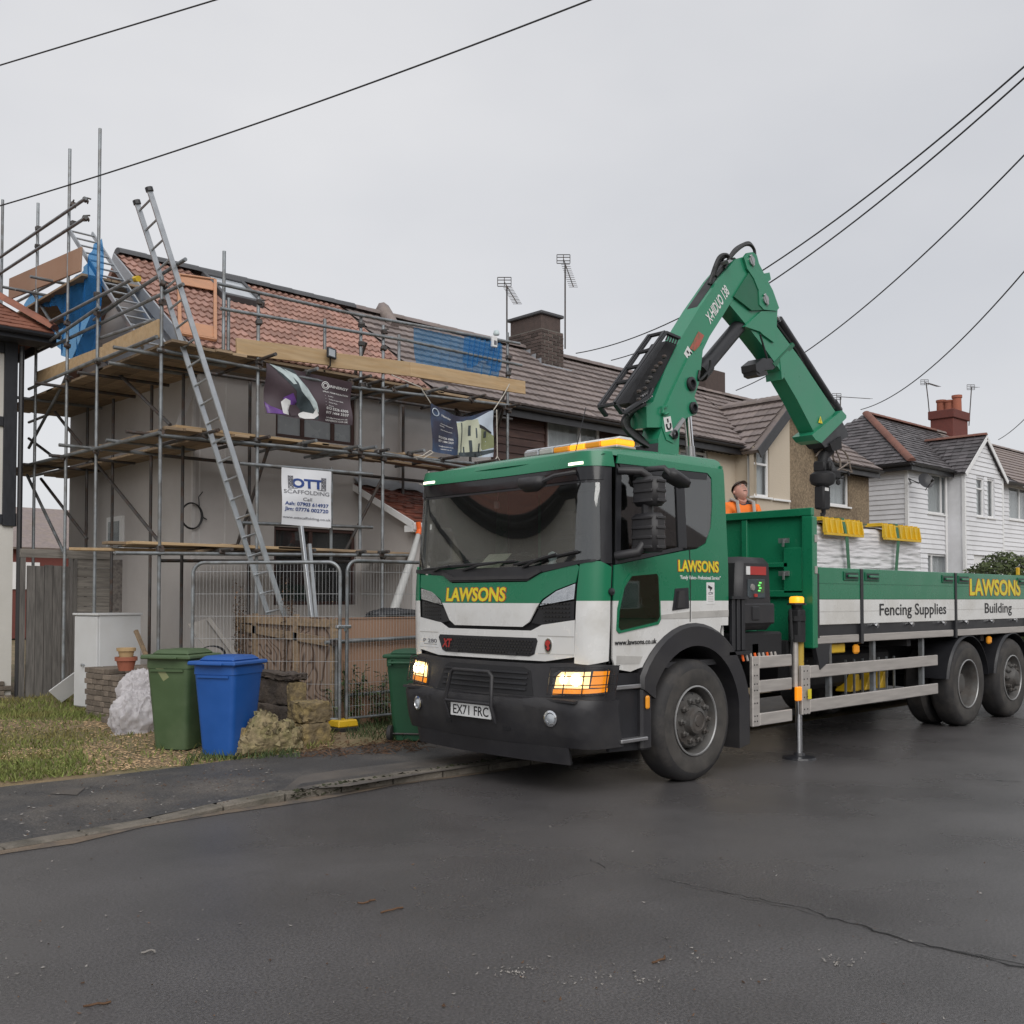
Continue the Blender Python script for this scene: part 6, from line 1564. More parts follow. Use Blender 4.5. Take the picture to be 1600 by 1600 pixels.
# wheelie bins
def wheelie(name, label, p, rz, m, H=1.07, group=None, lid_open=0.0, sticker=False):
  t = thing(name, label, 'wheelie bin', p, rz, group)
  w0, d0, w1, d1 = .40, .46, .54, .60; h = H - .09
  mb = MB(); NS = 6
  rings = []
  for i, (z, f) in enumerate(((0.0, 0), (.03, .03), (.45, .45), (h - .10, .9), (h - .10, 1.0), (h, 1.0))):
    w, d = w0 + (w1 - w0) * f, d0 + (d1 - d0) * f; r = .06; pts = []
    for cx_, cy_, a0 in ((w / 2 - r, -d / 2 + r, -90), (w / 2 - r, d / 2 - r, 0), (-w / 2 + r, d / 2 - r, 90), (-w / 2 + r, -d / 2 + r, 180)):
      for k in range(4): a_ = R(a0 + 30 * k); pts.append((cx_ + r * math.cos(a_), cy_ + r * math.sin(a_), z + .02))
    rings.append(pts)
  vs = [q for rg_ in rings for q in rg_]; n = 16
  fs = [(i * n + k, i * n + (k + 1) % n, (i + 1) * n + (k + 1) % n, (i + 1) * n + k) for i in range(len(rings) - 1) for k in range(n)] + [tuple(reversed(range(n)))]
  mb.add(vs, fs)
  mb.box(-w1 / 2 + .07, w1 / 2 - .07, -d1 / 2 - .012, -d1 / 2 + .05, h - .115, h - .09)
  mb.build('body', M[m], t, smooth=40)
  mb = MB(); lh = h + .02
  q = [(-w1 / 2 - .035, -d1 / 2 - .05), (w1 / 2 + .035, -d1 / 2 - .05), (w1 / 2 + .035, d1 / 2 + .02), (-w1 / 2 - .035, d1 / 2 + .02)]
  V8 = [(x, y, z) for z, k in ((lh, 1.0), (lh + .045, .985)) for x, y in ((q[0][0] * k, q[0][1] * k), (q[1][0] * k, q[1][1] * k), (q[3][0] * k, q[3][1]), (q[2][0] * k, q[2][1]))]
  mb.hull8(V8, 0, .012)
  V8 = [(x, y, z) for z, k in ((lh + .046, .86), (lh + .10, .66)) for x, y in ((-w1 / 2 * k, -d1 / 2 * k), (w1 / 2 * k, -d1 / 2 * k), (-w1 / 2 * k, d1 / 2 * (k + .1)), (w1 / 2 * k, d1 / 2 * (k + .1)))]
  mb.hull8(V8, 0, .02)
  mb.box(-.16, .16, -d1 / 2 - .085, -d1 / 2 - .051, lh + .005, lh + .03, 0, .006)
  lo = mb.build('lid', M[m], t, smooth=30)
  MB().tube((-w1 / 2 + .05, d1 / 2 + .06, h - .03), (w1 / 2 - .05, d1 / 2 + .06, h - .03), .017, 8).box(-w1 / 2 + .05, -w1 / 2 + .09, d1 / 2 - .02, d1 / 2 + .07, h - .06, h).box(w1 / 2 - .09, w1 / 2 - .05, d1 / 2 - .02, d1 / 2 + .07, h - .06, h).build('handle', M[m], t)
  for s in (-1, 1):
    MB().lathe([(.02, -.03), (.085, -.03), (.1, -.02), (.1, .02), (.085, .03), (.05, .025), (.02, .03)], (s * (w0 / 2 + .02), d0 / 2 + .02, .1), (1, 0, 0), 18).build('wheel', M['rubber'], t, smooth=40)
  MB().tube((-w0 / 2, d0 / 2 + .02, .1), (w0 / 2, d0 / 2 + .02, .1), .012, 6).build('axle', M['galv_dark'], t)
  return t
bg_ = onZ(292, 1171, GZ); bb_ = onZ(366, 1181, GZ)
b1_ = wheelie('wheelie_bin', 'faded olive green wheelie bin with a pale sticker beside the blue bin', (bg_.x + .0, bg_.y + .12, GZ), R(-58), 'bin_green')
b2_ = wheelie('wheelie_bin', 'blue wheelie bin at the pavement edge beside the rubble lump', (bb_.x + .02, bb_.y + .16, GZ), R(-62), 'bin_blue')
stk = MB().fbox(V((-.05, -.282, .76)), V((.84, 0, .54)).normalized(), V((-.54, -.06, .84)).normalized(), V((0, -1, 0)), (0, .12), (0, .17), (0, .004)); stk.build('sticker', M['print_olive'], b1_)
b3p = onZ(650, 1160, GZ)
b3_ = wheelie('wheelie_bin', 'dark green wheelie bin half hidden by the truck front', (b3p.x + .12, b3p.y + .20, GZ), R(128), 'bin_dark_green')
for b_, k in ((b1_, .93), (b2_, .89), (b3_, .9)): b_.scale = (k, k, k)
# lump of broken concrete and stone gate pier
rbp = onZ(428, 1178, GZ)
rb = wthing('concrete_lump', 'mossy lump of broken concrete rubble leaning on the stone pier', 'rubble', (rbp.x, rbp.y + .12, GZ))
lo_ = [onV(x, y, rbp.y) for x, y in ((376, 1184), (384, 1158), (395, 1136), (408, 1114), (422, 1111), (441, 1127), (462, 1132), (474, 1141), (478, 1183))]
mb = MB(); nf_ = 26; cz = sum((p.z for p in lo_)) / len(lo_); lc = V((sum(p.x for p in lo_) / len(lo_), 0, cz)); rd = random.Random(6)
ol = []
for a_, b_ in zip(lo_, lo_[1:] + lo_[:1]):
  for k in range(10): ol.append(a_.lerp(b_, k / 10))
def lump(s_, t_):
  p = ol[int(s_ * len(ol)) % len(ol)]; k = math.sin(math.pi * min(t_, .999) * .5) if t_ < 1 else 1
  q = lc + (V((p.x, 0, p.z)) - lc) * k; dep = -.06 - .13 * math.cos(math.pi / 2 * t_) ** .7
  n_ = noise.noise(V((q.x * 9, q.z * 9, 3))) * .035 + noise.noise(V((q.x * 25, q.z * 25, 7))) * .02
  return V((q.x + n_ * .6, rbp.y + .16 + dep - n_, max(GZ, q.z + n_ * .5)))
mb.sheet(lump, len(ol), nf_); mb.sheet(lambda s_, t_: lump(s_, 1).lerp(V((lc.x, rbp.y + .34, lc.z)), t_), len(ol), 4)
mb.build('core', M['rubble'], rb, smooth=35)
def chip(mb, c, r):
  a_ = Euler((rd.uniform(0, 6), rd.uniform(0, 6), rd.uniform(0, 6))).to_matrix(); P = [c + a_ @ V((x * r * rd.uniform(.5, 1.1), y * r * rd.uniform(.5, 1), z * r * rd.uniform(.3, .7))) for z in (-1, 1) for y in (-1, 1) for x in (-1, 1)]; mb.hull8(P)
mb = MB()
for k in range(300): chip(mb, lump(rd.random(), rd.random() ** .5) + V((0, .012, 0)), rd.uniform(.006, .024) if k > 25 else rd.uniform(.025, .04))
mb.build('embedded_stones', M['rubble_stone'], rb, kind='stuff')
st_ = onZ(382, 1181, GZ); props(MB().obox((st_.x, st_.y + .03, GZ + .13), (.09, .06, .28), Euler((.1, .15, .4)).to_matrix(), 0, .012).build('stone_chip', M['stone_block']), 'small upright tan stone leaning against the concrete lump by the blue bin', 'stone')
prp = onZ(497, 1166, GZ)
pr_ = thing('stone_pier', 'squat mossy stone gate pier of two blocks at the pavement edge', 'pier', (prp.x, prp.y + .18, GZ), 0)
def rough_block(x0, x1, y0, y1, z0, z1, m, name, parent, amp=.014, seed=1, n=8):
  rd = random.Random(seed); mb = MB()
  bm = bmesh.new(); bmesh.ops.create_cube(bm, size=1); bmesh.ops.subdivide_edges(bm, edges=bm.edges[:], cuts=n, use_grid_fill=True)
  for v_ in bm.verts:
    c = v_.co; e = sum(1 for k in c if abs(abs(k) - .5) < .01); sh = 1 - .035 * max(0, e - 1)
    p = V((x0 + (c.x * sh + .5) * (x1 - x0), y0 + (c.y * sh + .5) * (y1 - y0), z0 + (c.z * sh + .5) * (z1 - z0))); q = V((rd.gauss(0, 1), rd.gauss(0, 1), rd.gauss(0, 1))) * amp * .5
    v_.co = p + q
  bm.verts.index_update(); mb.add([v_.co.copy() for v_ in bm.verts], [tuple(v_.index for v_ in f.verts) for f in bm.faces]); bm.free()
  return mb.build(name, M[m], parent, smooth=50)
rough_block(-.17, .17, -.17, .17, 0, .235, 'stone_block', 'block', pr_, seed=2); rough_block(-.165, .165, -.165, .165, .245, .455, 'stone_block', 'block', pr_, seed=3)
gw = thing('garden_wall', 'dark rendered garden wall with rough coping running back from the stone pier', 'wall', (prp.x, prp.y + .36, GZ), 0)
rough_block(-.11, .11, .02, .95, 0, .38, 'wall_dark', 'lower_course', gw, .01, 4); rough_block(-.09, .09, .10, .9, .385, .66, 'wall_dark', 'upper_course', gw, .01, 5); rough_block(-.115, .115, .02, .95, .665, .735, 'wall_dark', 'coping', gw, .014, 6)
rough_block(-.095, .095, .02, .11, .385, .64, 'stone_block', 'end_stone', gw, .01, 7, 4)
# boarded hoarding round the front garden: tan sheets, swirl-grained plywood, posts and rails
HU, HV = 6.88, 10.32; HT = 1.36; HB = 12.62
hd = wthing('hoarding', 'plywood hoarding round the front garden, tan at the front and swirl grained at the flank', 'hoarding', (HU, HV, GZ))
for x0, x1 in ((HU + .03, 8.1), (8.105, 9.3), (9.305, 10.5)): MB().box(x0, x1, HV, HV + .02, .08, HT - (.0 if x0 < 7 else .02)).build('board', M['ply_tan'], hd)
MB().box(HU + .02, 10.5, HV - .012, HV + .03, HT + .001, HT + .016).build('top_strip', M['ply_tan'], hd)
for y0, y1, zt_ in ((HV + .03, HV + 1.19, HT + .02), (HV + 1.195, HB, HT + .03)): MB().box(HU - .02, HU, y0, y1, .08, zt_).build('board', M['ply_swirl'], hd)
MB().box(HU - .045, HU + .03, HV - .02, HV + .028, .06, HT + .0).build('corner_post', M['plank'], hd)
for y in (HV + .75, HV + 1.75): MB().box(HU - .06, HU - .021, y, y + .09, .4, HT + .05).build('batten', M['plank'], hd)
MB().bar((HU - .04, HV + .1, HT - .27), (HU - .04, HB, HT - .13), .04, .10).build('batten', M['plank'], hd)
MB().bar((HU - .04, HV + .05, HT - .05), (HU - .04, HB, HT - .03), .035, .09).build('batten', M['plank'], hd)
ra = onV(508, 1004, HV - .06); ra2 = onV(665, 989, HV - .06); rail = MB().tube(ra, ra2 + V((2.5, 0, 0)), TR, 8).build('rail_tube', M['galv'], hd, smooth=50)
rc = onV(543, 1087, HV - .06); MB().tube(rc, onV(624, 1072, HV - .06) + V((2.5, 0, 0)), TR, 8).build('rail_tube', M['galv'], hd, smooth=50)
MB().tube((HU - .01, HV - .06, .08), (HU - .01, HV - .06, ra.z + .05), TR, 8).build('post_tube', M['galv'], hd, smooth=50)
inst('coupler', cpm, Matrix.Translation(ra + V((.1, -.02, 0))), hd)
# mesh fence panels
def mesh_panel(label, p0, p1, z0, z1, ends=(True, True)):
  t = wthing('mesh_fence_panel', label, 'fence panel', p0, 'temporary mesh fence panels'); p0, p1 = V(p0), V(p1); d = (p1 - p0).normalized(); L = (p1 - p0).length; r = .14
  P = []
  if ends[0]: P += [p0 + Zv * (z0 - .1)] + [p0 + Zv * (z0 + (z1 - z0) * .5)] + [p0 + d * (r - r * math.cos(a_)) + Zv * (z1 - r + r * math.sin(a_)) for a_ in [R(15 * k) for k in range(7)]]
  P += [p0 + d * L * .5 + Zv * z1]
  if ends[1]: P += [p1 - d * (r - r * math.cos(a_)) + Zv * (z1 - r + r * math.sin(a_)) for a_ in [R(90 - 15 * k) for k in range(7)]] + [p1 + Zv * (z0 - .1)]
  MB().path(P, .021, 8).build('frame', M['galv'], t, smooth=60)
  MB().tube(p0 + Zv * (z0 + .06), p1 + Zv * (z0 + .06), .016, 8).build('bottom_rail', M['galv'], t)
  mb = MB(); n = int(L / .042)
  for k in range(1, n): q = p0 + d * (L * k / n); zt_ = z1 - (0.02 if r < L * k / n < L - r else .07); mb.tube(q + Zv * (z0 + .07), q + Zv * zt_, 0.0016, 3, cap=False)
  for k in range(7): z = z0 + .2 + k * .26; mb.tube(p0 + Zv * z, p1 + Zv * z, .0026, 3, cap=False)
  mb.build('wire_mesh', M['net_wire'], t); return t
pr1, pl1 = V((6.6, 9.93, 0)), V((5.56, 11.28, 0)); pr1.x = onV(531, 1000, 9.93).x
pl1.x = onV(301, 950, 11.28).x
mesh_panel('mesh fence panel slanting back behind the blue and green bins', pl1, pr1, .16, onV(520, 878, 9.93).z)
p2a = V((onV(542, 1000, 9.93).x, 9.93, 0)); mesh_panel('mesh fence panel along the tan hoarding running behind the truck', p2a, p2a + V((3.4, .05, 0)), .16, onV(560, 876, 9.93).z)
ft_ = V(((pr1.x + p2a.x) / 2, 9.93, GZ))
yf = wthing('fence_foot', 'yellow and black fence foot block under the joint of the mesh panels', 'fence foot', ft_)
V8 = [(ft_.x + x * k, 9.93 + y * k, z) for z, k in ((GZ + .07, 1.0), (GZ + .15, .9)) for y in (-.12, .12) for x in (-.14, .14)]
MB().hull8(V8, 0, .012).build('cap', M['yellow'], yf); V8 = [(ft_.x + x * k, 9.93 + y * k, z) for z, k in ((GZ, .9), (GZ + .069, 1.0)) for y in (-.12, .2) for x in (-.15, .15)]
MB().hull8(V8, 0, .01).build('base', M['rubber'], yf)
cl_ = MB().box(pr1.x - .05, p2a.x + .05, 9.9, 9.96, 1.26, 1.30, 0, .01).box((pr1.x + p2a.x) / 2 - .015, (pr1.x + p2a.x) / 2 + .015, 9.88, 9.9, 1.23, 1.29).build('panel_clamp', M['alu']); props(cl_, 'pale metal clamp joining the two mesh fence panels', 'clamp')
# heap of broken tiles, old basin panel and crate behind the bins
hp = thing('tile_heap', 'heap of broken roof tiles behind the green bin', 'tile heap', (6.0, 12.0, GZ), 0)
bt = MB().box(-.13, .13, -.08, .08, 0, .014).mesh('tile', M['tile_clay']); rd = random.Random(11)
for k in range(70):
  a_, rr = rd.uniform(0, 6.28), rd.uniform(0, .55); z = max(.01, .78 * (1 - rr / .62) + rd.uniform(-.05, .03))
  inst('tile', bt, Matrix.Translation((rr * math.cos(a_) * 1.1, rr * math.sin(a_) * .7, z)) @ Euler((rd.gauss(0, .35), rd.gauss(0, .35), rd.uniform(0, 6.3))).to_matrix().to_4x4(), hp)
MB().lathe([(.62, 0), (.45, .3), (.25, .55), (.05, .75), (0, .77)], (0, 0, 0), (0, 0, 1), 14).build('rubble_core', M['soil'], hp)
wp = wthing('bath_panel', 'dirty white moulded panel leaning over the heap behind the bins', 'panel', onV(320, 990, 11.6))
A, B = onV(293, 975, 11.75), onV(325, 966, 11.65); C_, D = onV(372, 1030, 11.45), onV(345, 1045, 11.5)
nn = (B - A).cross(D - A).normalized()
MB().prism([A, B, B.lerp(C_, .6), B.lerp(C_, .62) + (C_ - B).cross(nn).normalized() * -.04, C_, D], nn * .03).build('face', M['pale_litter'], wp); MB().bar(B, C_, .05, .07, up=nn).build('rim', M['pale_litter'], wp)
MB().prism([B.lerp(C_, .72) + nn * .036, C_ + nn * .036, C_.lerp(D, .5) + nn * .036, B.lerp(C_, .8).lerp(D, .12) + nn * .036], nn * .004).build('yellow_label', M['print_yellow'], wp)
wb_ = wthing('wire_basket', 'small black wire basket arch on the heap beside the white panel', 'basket', onV(335, 1020, 11.3)); mb = MB()
cb_ = onV(332, 1022, 11.3)
for k in range(6): mb.path([cb_ + V((.17 * math.cos(a_) - .02 * k, -.03 * k, .1 * math.sin(a_))) for a_ in [math.pi * i / 8 for i in range(9)]], .006, 4)
for i in range(1, 8): a_ = math.pi * i / 8; mb.tube(cb_ + V((.17 * math.cos(a_), 0, .1 * math.sin(a_))), cb_ + V((.17 * math.cos(a_) - .1, -.15, .1 * math.sin(a_))), .005, 4)
mb.build('wires', M['trim_black'], wb_)
# plants: tall dead dock stems and green weeds against the hoarding
def stems(name, label, base, n, h, m, spread, leaf, per, cat='plant', seed=1, lean=.12, group=None):
  rd = random.Random(seed); t = wthing(name, label, cat, base, group); base = V(base); ms = MB(); ml = MB()
  for i in range(n):
    b = base + V((rd.gauss(0, spread), rd.gauss(0, spread * .5), 0)); hh = h * rd.uniform(.6, 1.0); tip = b + V((rd.gauss(0, lean), rd.gauss(0, lean), hh)); mid = b.lerp(tip, .5) + V((rd.gauss(0, .03), rd.gauss(0, .03), 0))
    ms.path([b, mid, tip], [.007, .005, .002], 4)
    for k in range(per):
      f = rd.uniform(.12, 1); p = (b.lerp(mid, f * 2) if f < .5 else mid.lerp(tip, f * 2 - 1)); a_ = rd.uniform(0, 6.28); l = leaf * rd.uniform(.5, 1.2)
      d = V((math.cos(a_), math.sin(a_), rd.uniform(-.6, .6))).normalized(); s = d.cross(Zv).normalized() * l * .25
      ml.add([p, p + d * l * .5 + s, p + d * l + V((0, 0, -l * .2)), p + d * l * .5 - s], [(0, 1, 2, 3)])
  ms.build('stem', M['bark'] if m == 'dead_leaf' else M['weed'], t); ml.build('leaves', M[m], t, kind='stuff'); return t
for i, (px, top, lab, v) in enumerate(((387, 892, 'dead rust brown weed spike at the back end of the swirl grained boards', 12.3), (463, 890, 'thick dead rust brown weed spike against the middle of the swirl grained boards', 11.35))):
  b = onV(px, 1000, v); b.z = GZ; zt_ = onV(px, top, v).z; b.x -= .12
  stems('dead_weed', lab, b, 9, zt_ - GZ, 'dead_leaf', .05, .05, 70, seed=5 + i, lean=.04)
for i, (px, top, lab, n) in enumerate(((547, 1030, 'thin green weed with narrow leaves by the fence foot against the tan hoarding', 9), (600, 1035, 'leafy green weed in the middle of the tan hoarding behind the mesh', 8), (622, 1088, 'low leafy weed beside the dark green bin', 6))):
  b = onV(px, 1150, HV - .2); b.z = GZ; stems('weed_plant', lab, b, n, onV(px, top, HV - .2).z - GZ, 'weed', .07, .09, 26, seed=20 + i, lean=.12)
# dead stalks and leaves at the foot of the pier and fence
rd = random.Random(8); mb = MB(); ml = MB()
for i in range(700):
  px = rd.uniform(470, 660); py = 1158 + rd.uniform(-10, 24) - (px - 520) * .05
  p = onZ(px, py, GZ) + V((0, 0, .004));
  if rd.random() < .6: flake(mb, p + V((0, 0, rd.uniform(0, .03))), rd.uniform(.012, .03), rd.uniform(.3, .7))
  else: a_ = rd.uniform(0, 6.28); l = rd.uniform(.06, .22); mb.path([p, p + V((math.cos(a_) * l * .5, math.sin(a_) * l * .5, rd.uniform(.0, .05))), p + V((math.cos(a_) * l, math.sin(a_) * l, .0))], .003, 3)
mb.build('dead_leaf_litter', M['dead_leaf'], kind='stuff')
for i in range(420):
  px = rd.uniform(545, 650); py = rd.uniform(1130, 1160); p = onZ(px, py, GZ); h = rd.uniform(.05, .15); a_ = rd.uniform(0, 6.28); w = .008
  ml.add([p + V((w, 0, 0)), p + V((-w, 0, 0)), p + V((math.cos(a_) * h * .6, math.sin(a_) * h * .6, h))], [(0, 1, 2)])
for i in range(260):
  px = rd.uniform(290, 470); p = onZ(px, 1184 + rd.uniform(-6, 3) - (px - 375) * .04 + (8 if px < 300 else 0), GZ); h = rd.uniform(.03, .10); a_ = rd.uniform(0, 6.28); w = .007
  ml.add([p + V((w, 0, 0)), p + V((-w, 0, 0)), p + V((math.cos(a_) * h * .6, math.sin(a_) * h * .6, h))], [(0, 1, 2)])
ml.build('rough_grass', M['weed'], kind='stuff')
# black tarpaulin bundle behind the hoarding top
blob('tarpaulin_bundle', onV(615, 962, 11.2), (.42, .3, .10), 14, M['black_plastic'], 30, 16, .25, 'black tarpaulin bundle showing over the top of the tan hoarding', 'tarpaulin')
# hedge far right
hdg = wthing('hedge', 'rounded dark green hedge before the white boarded house at the right edge', 'hedge', (29.8, 11.3, 0)); ml = MB(); rd = random.Random(4)
MB().tube((29.8, 11.3, 0), (29.8, 11.3, 1.8), .08, 6).build('trunk', M['bark'], hdg)
for i in range(9000):
  d = V((rd.gauss(0, 1), rd.gauss(0, 1), rd.gauss(0, 1))).normalized(); k = 1 - abs(rd.gauss(0, .13)); k *= 1 + .08 * math.sin(d.x * 7 + d.z * 9)
  p = V((29.9 + 2.0 * d.x * k, 11.3 + 1.1 * d.y * k, 1.5 + 1.35 * d.z * k)); l = rd.uniform(.05, .1); a_ = V((rd.gauss(0, 1), rd.gauss(0, 1), rd.gauss(0, 1))).normalized(); b_ = a_.orthogonal().normalized()
  ml.add([p - a_ * l, p + b_ * l * .4, p + a_ * l, p - b_ * l * .4], [(0, 1, 2, 3)])
ml.build('leaves', M['hedge_leaf'], hdg, kind='stuff')
# small white lantern post beside the white house door
# ---- plain houses across the street, seen only mirrored in the cab glass
for i, (x, m_) in enumerate(((6, 'pebbledash'), (15, 'cream'), (24, 'brick_red'))):
  hh_ = wthing('opposite_house', ('brown pebbledash', 'cream rendered', 'red brick')[i] + ' house across the street mirrored in the cab windows', 'house', (x, -11, 0))
  MB().box(x, x + 7, -17, -11, 0, 5).build('wall', M[m_], hh_)
  for s, y0, y1 in (('roof', -10.6, -14), ('rear_roof', -17.4, -14)): roof_slab(hh_, [(x - .3, y0, 4.95), (x + 7.3, y0, 4.95), (x + 7.3, y1, 7.4), (x - .3, y1, 7.4)], .1, M['tile_brown'], s)
  for wx in (.8, 4.2):
    for wz in (.9, 3.1): w_ = MB().box(x + wx, x + wx + 1.8, -11.0, -10.96, wz, wz + 1.3).build('window', M['upvc'], hh_); MB().box(x + wx + .07, x + wx + 1.73, -10.959, -10.95, wz + .07, wz + 1.23).build('pane', M['pane'], w_)
# ---- telegraph pole just out of view and the service wires
PP = V((10.5, .3, 9.0))
pole = wthing('telegraph_pole', 'timber telegraph pole on the near pavement carrying the house wires', 'pole', (PP.x, PP.y, 0))
MB().tube((PP.x, PP.y, 0), (PP.x, PP.y, 9.15), .14, 10, r1=.10).build('post', M['bark'], pole, smooth=50)
mb = MB();
for k in range(6): a_ = k * 1.047; mb.tube(PP + V((.1 * math.cos(a_), .1 * math.sin(a_), -.05)), PP + V((.2 * math.cos(a_), .2 * math.sin(a_), 0)), .02, 6)
mb.build('insulator', M['galv'], pole)
def wire(label, end, mid_px, r=.011):
  """hanging wire from a house to the pole, sagging so that it crosses the sighted point"""
  A, B = V(end), PP; best = None
  for s in [k * .02 for k in range(0, 110)]:
    dmin = 1e9
    for k in range(1, 60):
      t = k / 60; p = A.lerp(B, t) - Zv * (4 * s * t * (1 - t)); w = (p - CAM).dot(_FW)
      if w < .5: continue
      x, y = proj(p); dmin = min(dmin, math.hypot(x - mid_px[0], y - mid_px[1]))
    if best is None or dmin < best[0]: best = (dmin, s)
  s = best[1]; L = [A.lerp(B, k / 40) - Zv * (4 * s * (k / 40) * (1 - k / 40)) for k in range(41)]
  o = MB().path(L, r, 5).build('overhead_wire', M['cable']); return props(o, label, 'wire', 'service wires to the pole')
wire('highest overhead wire crossing the top left corner of the sky', onV(-30, 111, 15.0), (302, 0), .010)
wire('overhead wire running from the scaffold corner up across the left sky', onV(-40, 333, 15.5), (480, 160), .010)
wire('upper of the two paired wires rising from the dark chimney roof', onV(900, 552, RV), (1480, 198), .012)
wire('lower of the two paired wires rising behind the crane arm', onV(955, 563, RV - .3), (1480, 218), .012)
wire('overhead wire rising from the gable behind the crane tip', onV(1150, 610, 15.3), (1480, 365), .012)
wire('overhead wire rising from the ridge of the hipped slate roof', onV(1345, 640, wr_v), (1500, 530), .014)
wire('faint overhead wire at the right edge above the brown tiled roof', onV(1560, 687, wr_v), (1599, 657), .014)
# ------------------------------------------------------------------ flatbed lorry with loader crane
TX, TY = 7.40, 6.67            # front axle, centre line
tk = wthing('flatbed_truck', 'green and white flatbed lorry with folding loader crane and lit headlights', 'truck', (TX, TY, 0))
def lerp_tab(tab, z):
  if z <= tab[0][0]: return tab[0][1]
  for (a, x), (b, y) in zip(tab, tab[1:]):
    if z <= b: return x + (y - x) * (z - a) / (b - a)
  return tab[-1][1]
XC = [(1.0, -1.36), (1.55, -1.37), (1.75, -1.345), (1.85, -1.325), (2.62, -1.225), (2.74, -1.20), (2.85, -1.14)]
HW = [(1.0, 1.19), (1.5, 1.205), (1.9, 1.205), (2.75, 1.165), (2.9, 1.14)]
def skin(t, z, o=0.0, xc=XC, hw=HW, rc=0.2, bulge=0.05, W0=1.0):
  s = -1 if t < 0 else 1; a = abs(t); x0 = lerp_tab(xc, z); k = lerp_tab(hw, z) / 1.2; lean = x0 + 1.36 if xc is XC else 0
  ql = rc * math.pi / 2
  f = 1 - 0.6 * min(1, a) ** 2
  if a <= W0:
    x = -1.36 + lean * f + bulge * a * a if xc is XC else x0 + bulge * a * a; y = a; nx, ny = -1, 2 * bulge * a
  elif a <= W0 + ql:
    th = (a - W0) / rc; cx = (-1.36 + lean * 0.4 if xc is XC else x0) + bulge * W0 * W0 + rc; x = cx - rc * math.cos(th); y = W0 + rc * math.sin(th); nx, ny = -math.cos(th), math.sin(th)
  else:
    d = a - W0 - ql; base = (-1.36 if xc is XC else x0) + bulge * W0 * W0 + rc; x = base + d + (lean * 0.4 * max(0, 1 - d / 0.6) if xc is XC else 0); y = W0 + rc; nx, ny = 0, 1
  L = math.hypot(nx, ny); x += nx / L * o; y = y * k + ny / L * o
  return V((TX + x, TY + s * y, z))
SIDE0 = 1.0 + 0.2 * math.pi / 2
def sx(x): return x + 1.11 + SIDE0          # arc position of a point on the flank
def cabpanel(name, pts, m, parent, off=0.0, th=0.012, st=0.07, sz=0.12, smooth=40, fn=skin):
  return fill_poly(pts, lambda a, b, o: fn(a, b, o + off), th, st, sz).build(name, m if not isinstance(m, str) else M[m], parent, smooth=smooth)
def mir(pts): return [(-a, b) for a, b in pts]
def arc(cx, cz, r, a0, a1, n): return [(cx + r * math.cos(R(a0 + (a1 - a0) * k / n)), cz + r * math.sin(R(a0 + (a1 - a0) * k / n))) for k in range(n + 1)]
# ---- cab inner shell
MB().box(TX - 1.0, TX + .5, TY - 1.12, TY + 1.12, 1.0, 1.05).build('cab_floor', M['interior'], tk)
MB().box(TX + .44, TX + .50, TY - 1.13, TY + 1.13, 1.05, 2.8).build('cab_rear_wall', M['interior'], tk)
MB().box(TX + .50, TX + .53, TY - 1.15, TY + 1.15, .98, 2.83).build('cab_back', M['side_livery'], tk)
cabpanel('front_backing', [(-1.3, 1.03), (1.3, 1.03), (1.3, 1.80), (-1.3, 1.80)], 'chassis', tk, -0.03, 0.02)
dash = MB().hull8([(TX + x, TY + y, z) for z, xs_ in ((1.1, (-1.25, -.55)), (1.84, (-1.20, -.72))) for y in (-1.05, 1.05) for x in xs_], 0, .03).build('dashboard', M['interior'], tk)
for y in (-.55, .55):
  MB().box(TX - .35, TX + .15, TY + y - .24, TY + y + .24, 1.3, 1.5, 0, .04).hull8([(TX + x, TY + yy, z) for z, xs_ in ((1.45, (.08, .24)), (2.25, (.20, .33))) for yy in (y - .24, y + .24) for x in xs_], 0, .04).box(TX + .2, TX + .32, TY + y - .13, TY + y + .13, 2.27, 2.5, 0, .04).build('seat', M['interior'], tk)
mb = MB(); c = V((TX - .55, TY + .55, 1.92)); ax = V((-.55, 0, .83)); e1 = V((0, 1, 0)); e2 = ax.cross(e1)
mb.path([c + e1 * .23 * math.cos(a_) + e2 * .23 * math.sin(a_) for a_ in [2 * math.pi * i / 24 for i in range(24)]], .016, 6, closed=True); mb.tube(c, c - ax * .2, .05, 8); mb.bar(c - e1 * .22, c + e1 * .22, .03, .02)
mb.build('steering_wheel', M['trim_black'], tk)
MB().hull8([(TX + x, TY + y, z) for z, xs_ in ((1.86, (-1.12, -1.11)), (2.02, (-.93, -.92))) for y in (.16, .46) for x in xs_]).build('dash_paper', M['print_cream'], tk)
MB().lathe([(.0, 0), (.05, .0), (.055, .04), (.03, .08), (.045, .11), (.04, .15), (0, .17)], (TX - .98, TY - .42, 1.85), (0, 0, 1), 10).build('dash_toy', M['print_pale'], tk, smooth=60)
MB().path([(TX - 1.05, TY + .2, 2.6), (TX - 1.06, TY + .21, 2.5)], .004, 4).obox((TX - 1.06, TY + .21, 2.46), (.05, .05, .07), None, 0, .012).build('hanging_dice', M['interior_pale'], tk)
